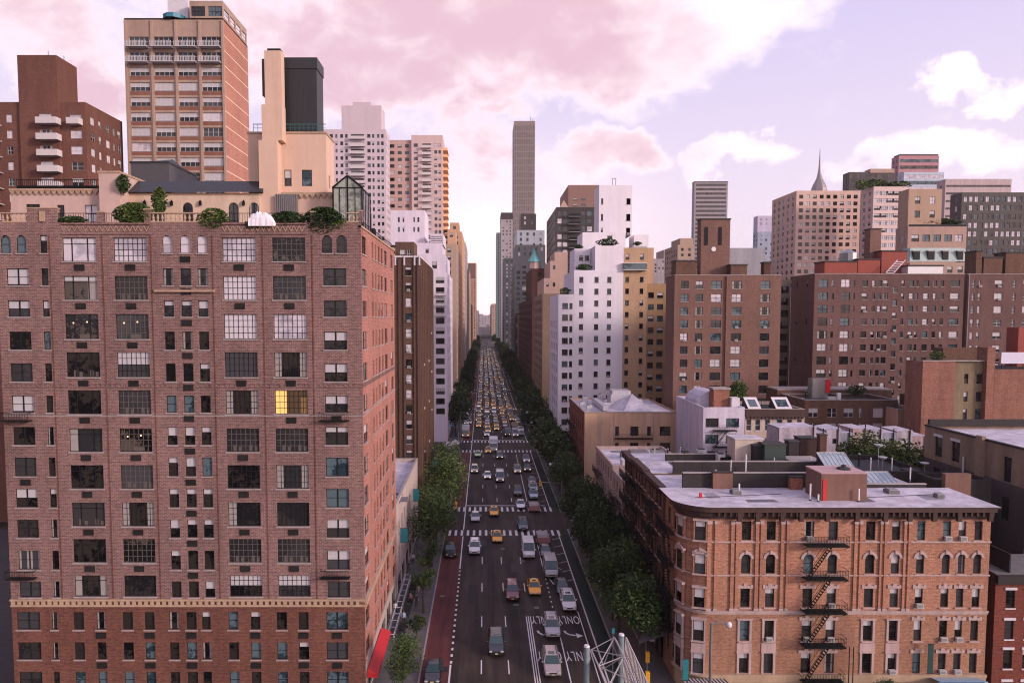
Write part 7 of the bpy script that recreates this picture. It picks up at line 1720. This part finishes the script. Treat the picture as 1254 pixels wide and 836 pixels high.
q = MB(); q.box(X(1148,69.9,835),X(1206,69.9,835),69.85,69.95,Z(845,69.9),Z(835,69.9),simple('blue_fascia',(.02,.16,.4),.5)); tag(q.build('shop_fascia'),'blue shop fascia board under the pale awning','sign')
q = MB(); q.poly([(BR-.1,77,4.2),(BR-.1,92,4.2),(BR-3.0,92,3.3),(BR-3.0,77,3.3)],simple('grey_awning',(.2,.19,.22),.7)); q.poly([(BR-3.0,77,3.3),(BR-3.0,92,3.3),(BR-3.0,92,3.0),(BR-3.0,77,3.0)],simple('grey_awning',(.2,.19,.22),.7)); tag(q.build('awning'),'long grey sidewalk canopy along the dark walk-ups','awning')
# pale lattice boom and its posts
M_lat = simple('pale_lattice_paint',(.42,.38,.37),.6); r_ = empty('lattice_boom', (11,56,0), 'pale pipe lattice boom with a slatted side, at the bottom edge beside two grey posts', 'steel structure')
def p3(px,py,Y): x,z = at(px,py,Y); return (x,Y,z)
A = [p3(724,795,60),p3(733,815,57),p3(744,842,54),p3(760,885,50)]; B_ = [p3(752.5,780,60.5),p3(764,803,57.5),p3(779,836,54.5),p3(800,885,50.5)]
C_ = [(a[0]+1.0,a[1]+.6,a[2]-2.2) for a in A]
q = MB()
for ch in (A,B_,C_):
    for a,c in zip(ch,ch[1:]): q.tube(a,c,.085,.085,M_lat,6,False)
q.build('chord', r_); q = MB()
for i in range(4):
    q.tube(A[i],B_[i],.05,.05,M_lat,5,False); q.tube(A[i],C_[i],.05,.05,M_lat,5,False); q.tube(B_[i],C_[i],.05,.05,M_lat,5,False)
    if i < 3: q.tube(A[i],B_[i+1],.05,.05,M_lat,5,False); q.tube(B_[i],A[i+1],.05,.05,M_lat,5,False); q.tube(C_[i],B_[i+1],.05,.05,M_lat,5,False); q.tube(A[i+1],C_[i],.05,.05,M_lat,5,False)
q.build('brace', r_)
q = MB(); D0, D1 = Vector(p3(766.5,780,59)), Vector(p3(800,850,52))
for k in range(22):
    t = k/21; p = D0.lerp(D1,t); q.tube(tuple(p),(p.x-.25,p.y,p.z-3.4),.05,.05,M_lat,4,False)
for h in (0,1.1,2.2,3.4): q.tube((D0.x-.25*h/3.4,D0.y,D0.z-h),(D1.x-.25*h/3.4,D1.y,D1.z-h),.07,.07,M_lat,5,False)
q.build('slatted_side', r_)
for px_, pt, Yq, rr2, lab in ((718.5,791,58,.25,'plain grey green round post left of the lattice boom'),(761,777,60,.25,'plain grey round post rising behind the lattice boom')):
    a_, c_ = at(px_,pt,Yq); q = MB(); mt = plain('grey_green_post',(.2,.25,.26),.5); q.tube((a_,Yq,0),(a_,Yq,c_),rr2,rr2,mt,14); q.tube((a_,Yq,c_),(a_,Yq,c_+.12),rr2*1.05,rr2*.8,M_cap,14); tag(q.build('post'),lab,'post')
# left sidewalk: railing, shed, tents, hut awnings, litter bins
r_ = empty('area_railing', (XR1+1.5,90,0), 'pale railed strip with dark bins and seats along the foot of the big brick house', 'railing'); q = MB()
for x in (XR1+.35, XR1+1.15): q.tube((x,84,1.1),(x,104,1.1),.06,.06,M_cap,5); q.tube((x,84,.6),(x,104,.6),.03,.03,M_cap,5)
for k in range(11): q.box(XR1+.35,XR1+1.15,84+k*2-.03,84+k*2+.03,1.07,1.13,M_cap); q.tube((XR1+1.15,84+k*2,.14),(XR1+1.15,84+k*2,1.1),.03,.03,M_cap,5)
q.build('rail', r_)
for k in range(12):
    q = MB(); x, y = XR1+1.9, 85+k*1.45; q.box(x-.35,x+.35,y-.35,y+.35,.14,.14+.75,M_tyre if k%3 else M_gdk); q.box(x-.35,x-.25,y-.35,y+.35,.891,1.3,M_tyre if k%2 else M_corn)
    tag(q.build('sidewalk_chair'),'dark outdoor seat, %s of the row along the railing' % ordn(k+1),'chair','dark seats along the big brick house')
r_ = empty('sidewalk_shed', (-10,166,0), 'dark green construction shed with cluttered brown top over the left sidewalk', 'shed'); q = MB(); gs_ = simple('shed_green',(.01,.06,.045),.6)
q.box(-12.1,-7.6,159,176,4.4,5.6,gs_); q.box(-12.0,-7.7,159.1,175.9,5.601,5.7,plain('plywood',(.3,.2,.13),.8)); q.build('deck', r_)
q = MB()
for x in (-12,-7.7):
    for k in range(7): q.box(x-.06,x+.06,159.2+k*2.75,159.32+k*2.75,.14,4.399,gs_)
q.build('shed_leg', r_)
q = MB(); rn = random.Random(4)
for k in range(9): x,y = rn.uniform(-11.6,-8.4), rn.uniform(160,174); q.box(x-.6,x+.6,y-.5,y+.5,5.701,5.9+rn.random()*.6,rn.choice([plain('plywood',(.3,.2,.13),.8),M_cap,M_teal,M_rs]))
q.build('stacked_material', r_)
for i,(x,y,c,lab) in enumerate(((-10.6,204,M_cap,'white market tent at the left corner of the far cross street'),(-8.6,207,M_cap,'second white market tent nearer the kerb'),(-10.8,240,simple('sky_blue_tent',(.12,.35,.55),.6),'pale blue canopy along the white stepped building'),(-9.6,268,M_red,'small red umbrella canopy on the left sidewalk'),(-10.3,150,M_rs,'red brown stall canopy by the left corner'))):
    r_ = empty('market_tent', (x,y,0), lab, 'tent', 'tents on the left sidewalk'); q = MB(); ap = (x,y,3.5)
    cs = [(x-1.2,y-1.5),(x+1.2,y-1.5),(x+1.2,y+1.5),(x-1.2,y+1.5)]
    for k in range(4): a,b2 = cs[k],cs[(k+1)%4]; q.poly([(a[0],a[1],2.6),(b2[0],b2[1],2.6),ap],c); q.poly([(a[0],a[1],2.25),(b2[0],b2[1],2.25),(b2[0],b2[1],2.6),(a[0],a[1],2.6)],c)
    q.build('canopy', r_); q = MB()
    for a in cs: q.tube((a[0],a[1],.14),(a[0],a[1],2.4),.03,.03,M_steel,4)
    q.build('tent_leg', r_)
# pedestrians
def person(x, y, rz, shirt, trouser, label, seed=0, hair=(.03,.02,.015), z=.14, skin=(.42,.26,.19)):
    rn = random.Random(seed); st_ = .14+rn.random()*.16
    J = [(0,0,.95),(0,0,1.15),(0,0,1.42),(0,-.02,1.52),(0,-.03,1.66),(0,-.02,1.76),
         (-.1,0,.9),(-.11,-st_,.5),(-.11,-st_*.6,.08),(-.11,-st_*.6-.16,.05),(.1,0,.9),(.11,st_*.4,.5),(.11,st_*1.2,.1),(.11,st_*1.2-.15,.05),
         (-.19,0,1.41),(-.25,.08,1.14),(-.25,-.05,.9),(-.25,-.1,.82),(.19,0,1.41),(.25,-.04,1.14),(.25,-.2,.93),(.25,-.26,.86)]
    E = [(0,1),(1,2),(2,3),(3,4),(4,5),(0,6),(6,7),(7,8),(8,9),(0,10),(10,11),(11,12),(12,13),(2,14),(14,15),(15,16),(16,17),(2,18),(18,19),(19,20),(20,21)]
    Rd = [.15,.14,.15,.06,.1,.08,.1,.07,.045,.04,.1,.07,.045,.04,.07,.05,.035,.035,.07,.05,.035,.035]
    me = bpy.data.meshes.new('body'); me.from_pydata(J, E, []); o = bpy.data.objects.new('tmp', me); COL.objects.link(o)
    md = o.modifiers.new('s','SKIN'); md.use_smooth_shade = True; o.modifiers.new('d','SUBSURF').levels = 1
    for i, v in enumerate(me.skin_vertices[0].data): v.radius = (Rd[i], Rd[i]*(.75 if i < 3 else 1)); v.use_root = i == 0
    bpy.context.view_layer.update()
    m2 = bpy.data.meshes.new_from_object(o.evaluated_get(bpy.context.evaluated_depsgraph_get())); bpy.data.objects.remove(o)
    sk = simple('skin_%d' % (skin[0]*100), skin, .6); m2.materials.clear()
    for mm in (sk, shirt, trouser, M_tyre): m2.materials.append(mm)
    for p in m2.polygons:
        c = p.center; p.material_index = 0 if c.z > 1.49 or (abs(c.x) > .19 and c.z < 1.12 and c.z > .7) else (1 if c.z > .98 else (3 if c.z < .1 else 2))
    r_ = link('person', m2, None, (x,y,z), rz); tag(r_, label, 'person', 'pedestrians')
    h = MB(); h.lathe(0,.01,[(.05,1.6),(.115,1.66),(.125,1.74),(.1,1.82),(.03,1.855)],simple('hair_%d' % (hair[0]*1000), hair,.8),10)
    f = MB(); f.v=h.v; f.f=h.f; f.m=h.m; f.mats=h.mats; hm = h.mesh('hair', (0,-.02,0), True); link('hair', hm, r_)
    return r_
W_ = simple('white_shirt',(.65,.65,.7),.8); N_v = simple('navy_cloth',(.02,.025,.06),.8); P_k = simple('pink_shirt',(.5,.22,.32),.8); D_k = simple('dark_cloth',(.025,.025,.028),.8); BL_ = simple('light_blue_shirt',(.25,.4,.6),.8); T_n = simple('tan_trousers',(.35,.26,.18),.8)
ppl = [(484,752,.1,W_,D_k,'pedestrian in white nearest the red awning'),(513,725,.3,N_v,T_n,'pedestrian in navy between two slim trees'),(500,700,-.2,D_k,D_k,'dark clothed pedestrian halfway up the left sidewalk'),(506,690,0,W_,N_v,'pedestrian in a white top further up the left sidewalk'),(750,760,.2,BL_,D_k,'pedestrian in light blue on the right sidewalk under the trees'),(735,720,0,W_,D_k,'pedestrian in white on the right sidewalk under the trees'),(690,617,0,D_k,N_v,'dark clothed pedestrian at the right end of the second crosswalk'),(545,655,0,P_k,N_v,'pedestrian in pink at the left end of the near crosswalk'),(494.5,764,.2,BL_,N_v,'pedestrian in a light blue shirt and dark trousers walking near the railing'),(503,740,-.3,P_k,D_k,'pedestrian in a pink shirt further up the left sidewalk'),(510,742,.2,D_k,D_k,'pedestrian all in dark clothes beside the slim tree'),
 (489,722,0,D_k,T_n,'pedestrian in a dark top and tan trousers by the building wall'),(744,745,.5,D_k,D_k,'dark clothed pedestrian beside the green bike lane'),(549,549,0,W_,D_k,'pedestrian in white at the left corner of the far crosswalk'),(556,546,.4,P_k,D_k,'pedestrian in pink waiting at the far left corner'),(561,552,0,D_k,N_v,'dark clothed pedestrian near the kerb of the far left corner'),(553,556,0,BL_,T_n,'pedestrian in light blue near the green shed'),(657,536,0,W_,N_v,'pedestrian in white at the far right corner')]
for i,(px_,py_,rz,a,c,lab) in enumerate(ppl):
    x, y = gx(px_,py_,.14); person(x,y,rz,a,c,lab,i)
# ================================================================= sky, sun, haze, camera
w = bpy.data.worlds.new('World'); S.world = w; w.use_nodes = True; t = w.node_tree; N, L = t.nodes, t.links
bg = N['Background']
SUN_EL, SUN_AZ = R(17), R(122)      # azimuth clockwise from +Y
sky = N.new('ShaderNodeTexSky'); sky.sky_type = 'NISHITA'; sky.sun_disc = False; sky.sun_elevation = SUN_EL; sky.sun_rotation = SUN_AZ
def M(op, *a, cl=False):
    n_ = N.new('ShaderNodeMath'); n_.operation = op; n_.use_clamp = cl
    for i, v in enumerate(a):
        if isinstance(v, (int, float)): n_.inputs[i].default_value = v
        else: L.new(v, n_.inputs[i])
    return n_.outputs[0]
tc = N.new('ShaderNodeTexCoord'); sp = N.new('ShaderNodeSeparateXYZ'); L.new(tc.outputs['Generated'], sp.inputs[0])
dx, dy, dz = sp.outputs
az = M('ARCTAN2', dx, dy); el = M('ARCSINE', M('MINIMUM', M('MAXIMUM', dz, -1.0), 1.0))
uv = N.new('ShaderNodeCombineXYZ'); L.new(az, uv.inputs[0]); L.new(el, uv.inputs[1])
wn = N.new('ShaderNodeTexNoise'); wn.inputs['Scale'].default_value = 7; wn.inputs['Detail'].default_value = 8; wn.inputs['Roughness'].default_value = .62; L.new(uv.outputs[0], wn.inputs['Vector']); ws_ = N.new('ShaderNodeSeparateColor'); L.new(wn.outputs['Color'], ws_.inputs[0])
azw = M('ADD', az, M('MULTIPLY', M('SUBTRACT', ws_.outputs[0], .5), .26)); elw = M('ADD', el, M('MULTIPLY', M('SUBTRACT', ws_.outputs[1], .5), .17))
def fbm(sc, det, sx=1.0, off=0.0):
    mp = N.new('ShaderNodeMapping'); mp.inputs['Scale'].default_value = (sx, 1.6, 1); mp.inputs['Location'].default_value = (off, off*.7, off*.3); L.new(uv.outputs[0], mp.inputs['Vector'])
    n_ = N.new('ShaderNodeTexNoise'); n_.inputs['Scale'].default_value = sc; n_.inputs['Detail'].default_value = det; n_.inputs['Roughness'].default_value = .6; n_.inputs['Distortion'].default_value = .25; L.new(mp.outputs[0], n_.inputs['Vector']); return n_.outputs['Fac']
def azel(px, py):
    a = (px-PX)/FOC; b = -(py-PY)/FOC; y = CP+b*SP; z = -SP+b*CP; return math.atan2(a, y), math.atan2(z, math.hypot(a, y))
blobs = [(640,10,330,85,1.0),(760,52,150,62,1.0),(480,60,230,75,.95),(330,20,140,50,.75),(690,100,70,26,.8),(560,150,60,34,.62),(600,190,60,50,.62),(760,185,62,28,1.0),(700,190,45,30,.85),(893,190,46,17,.9),(875,205,42,14,.8),
         (1178,88,34,20,1.0),(1215,80,20,7,.7),(1256,96,20,24,.9),(1150,185,50,20,.95),(1095,205,55,14,.75),(1225,195,50,18,.85),(110,118,60,42,.9),(50,20,130,50,.7),(150,105,60,20,.7),(610,132,34,14,.7),(1050,212,40,12,.55)]
mask = None
for px_, py_, rx, ry, am in blobs:
    a0, e0 = azel(px_, py_); sx, sy = FOC/rx/1.05, FOC/ry/1.05
    u = M('MULTIPLY', M('SUBTRACT', azw, a0), sx); v = M('MULTIPLY', M('SUBTRACT', elw, e0), sy)
    r2 = M('ADD', M('MULTIPLY', u, u), M('MULTIPLY', v, v)); k_ = M('MULTIPLY', M('SUBTRACT', 1.15, M('MULTIPLY', r2, .75)), am)
    mask = k_ if mask is None else M('MAXIMUM', mask, k_)
mask = M('MAXIMUM', mask, -.6)
f1 = fbm(8, 12); f2 = fbm(3.0, 6, off=3.3); f3 = fbm(5.0, 5, off=7.7)
# the rest of the dome carries broken cloud of its own
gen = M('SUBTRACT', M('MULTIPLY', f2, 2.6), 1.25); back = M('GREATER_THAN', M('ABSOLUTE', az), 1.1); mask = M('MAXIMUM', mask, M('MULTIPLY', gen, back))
dens = M('ADD', mask, M('MULTIPLY', M('SUBTRACT', f1, .5), 2.0))
def mr(v, a, b): 
    n_ = N.new('ShaderNodeMapRange'); n_.interpolation_type = 'SMOOTHSTEP'; n_.inputs[1].default_value = a; n_.inputs[2].default_value = b; L.new(v, n_.inputs[0]); return n_.outputs[0]
cov = mr(dens, .15, .8)
# clouds are lit from the right, their thick left sides are rosy
a0, e0 = azel(840, 20)
shade = M('MULTIPLY', mr(dens, .35, 1.1), mr(M('ADD', M('SUBTRACT', f3, .5), M('MULTIPLY', M('SUBTRACT', a0, az), 1.3)), -.12, .28))
grad = mr(el, -.02, .5)
skyc = mixc(N, L, grad, (1.1,.93,1.03), (.70,.63,.97)); skyc = mixc(N, L, mr(az, -.75, .25), mixc(N, L, .5, skyc, (.95,.84,1.02)), skyc)
glow = M('MULTIPLY', mr(M('SUBTRACT', .32, M('ABSOLUTE', az)), 0, .32), mr(M('SUBTRACT', .28, el), 0, .28)); skyc = mixc(N, L, M('MULTIPLY', glow, .85), skyc, (2.1,1.55,1.5))
cloud = mixc(N, L, shade, (1.3,1.12,1.17), (.92,.60,.70)); allc = mixc(N, L, M('MULTIPLY', cov, .95), skyc, cloud)
nis = N.new('ShaderNodeVectorMath'); nis.operation = 'SCALE'; L.new(sky.outputs[0], nis.inputs[0]); nis.inputs[3].default_value = .05
# sky brightness added in the west, behind the right shoulder, to light the facades
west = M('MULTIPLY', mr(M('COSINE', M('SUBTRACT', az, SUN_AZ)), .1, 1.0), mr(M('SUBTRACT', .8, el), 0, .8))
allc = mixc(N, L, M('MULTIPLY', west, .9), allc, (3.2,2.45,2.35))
east = M('MULTIPLY', mr(M('SUBTRACT', -.75, az), 0, .5), mr(M('SUBTRACT', 2.9, M('ABSOLUTE', az)), 0, .5))  # unseen eastern sky darkened to deepen the facades turned that way
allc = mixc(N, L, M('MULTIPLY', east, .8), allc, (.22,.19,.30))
low = M('LESS_THAN', el, -.01)
allc = mixc(N, L, .12, allc, nis.outputs[0])
allc = mixc(N, L, low, allc, (.25,.2,.2))
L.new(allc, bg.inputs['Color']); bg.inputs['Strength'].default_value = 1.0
sl = bpy.data.lights.new('sun', 'SUN'); sl.energy = 3.3; sl.angle = R(10); sl.color = (1,.8,.72)
so = bpy.data.objects.new('sun', sl); COL.objects.link(so)
d = Vector((math.sin(SUN_AZ)*math.cos(SUN_EL), math.cos(SUN_AZ)*math.cos(SUN_EL), math.sin(SUN_EL))); so.rotation_euler = d.to_track_quat('Z', 'Y').to_euler(); so.location = (200,-200,300)
hm = bpy.data.materials.new('haze'); hm.use_nodes = True; n_ = hm.node_tree.nodes; n_.remove(n_['Principled BSDF']); pv = n_.new('ShaderNodeVolumePrincipled'); pv.inputs['Density'].default_value = .00009; pv.inputs['Color'].default_value = (1,.88,.93,1); pv.inputs['Anisotropy'].default_value = .3
hm.node_tree.links.new(pv.outputs[0], n_['Material Output'].inputs['Volume'])
q = MB(); q.box(-3500,3500,-300,6100,-1.2,345,hm); tag(q.build('haze'), kind='stuff')
cam = bpy.data.cameras.new('camera'); co = bpy.data.objects.new('camera', cam); COL.objects.link(co); S.camera = co
cam.sensor_width = 36; cam.lens = 36*FOC/1254; cam.shift_x = (627-PX)/1254; cam.shift_y = (PY-418)/1254; cam.clip_start = .5; cam.clip_end = 20000
co.location = (0,0,EYE); co.rotation_euler = (math.pi/2-PITCH, 0, 0)
vs = S.view_settings; vs.view_transform = 'Standard'; vs.look = 'None'; vs.exposure = 0.12; vs.gamma = 1; vs.use_curve_mapping = False
cy = S.cycles; cy.use_denoising = True; cy.denoiser = 'OPENIMAGEDENOISE'; cy.max_bounces = 5; cy.diffuse_bounces = 3; cy.glossy_bounces = 2; cy.transmission_bounces = 1; cy.volume_bounces = 0; cy.transparent_max_bounces = 4
cy.pixel_filter_type = 'BLACKMAN_HARRIS'; cy.filter_width = 1.1; cy.caustics_reflective = False; cy.caustics_refractive = False; cy.use_adaptive_sampling = True; cy.adaptive_threshold = .015
w.cycles.sampling_method = 'AUTOMATIC'
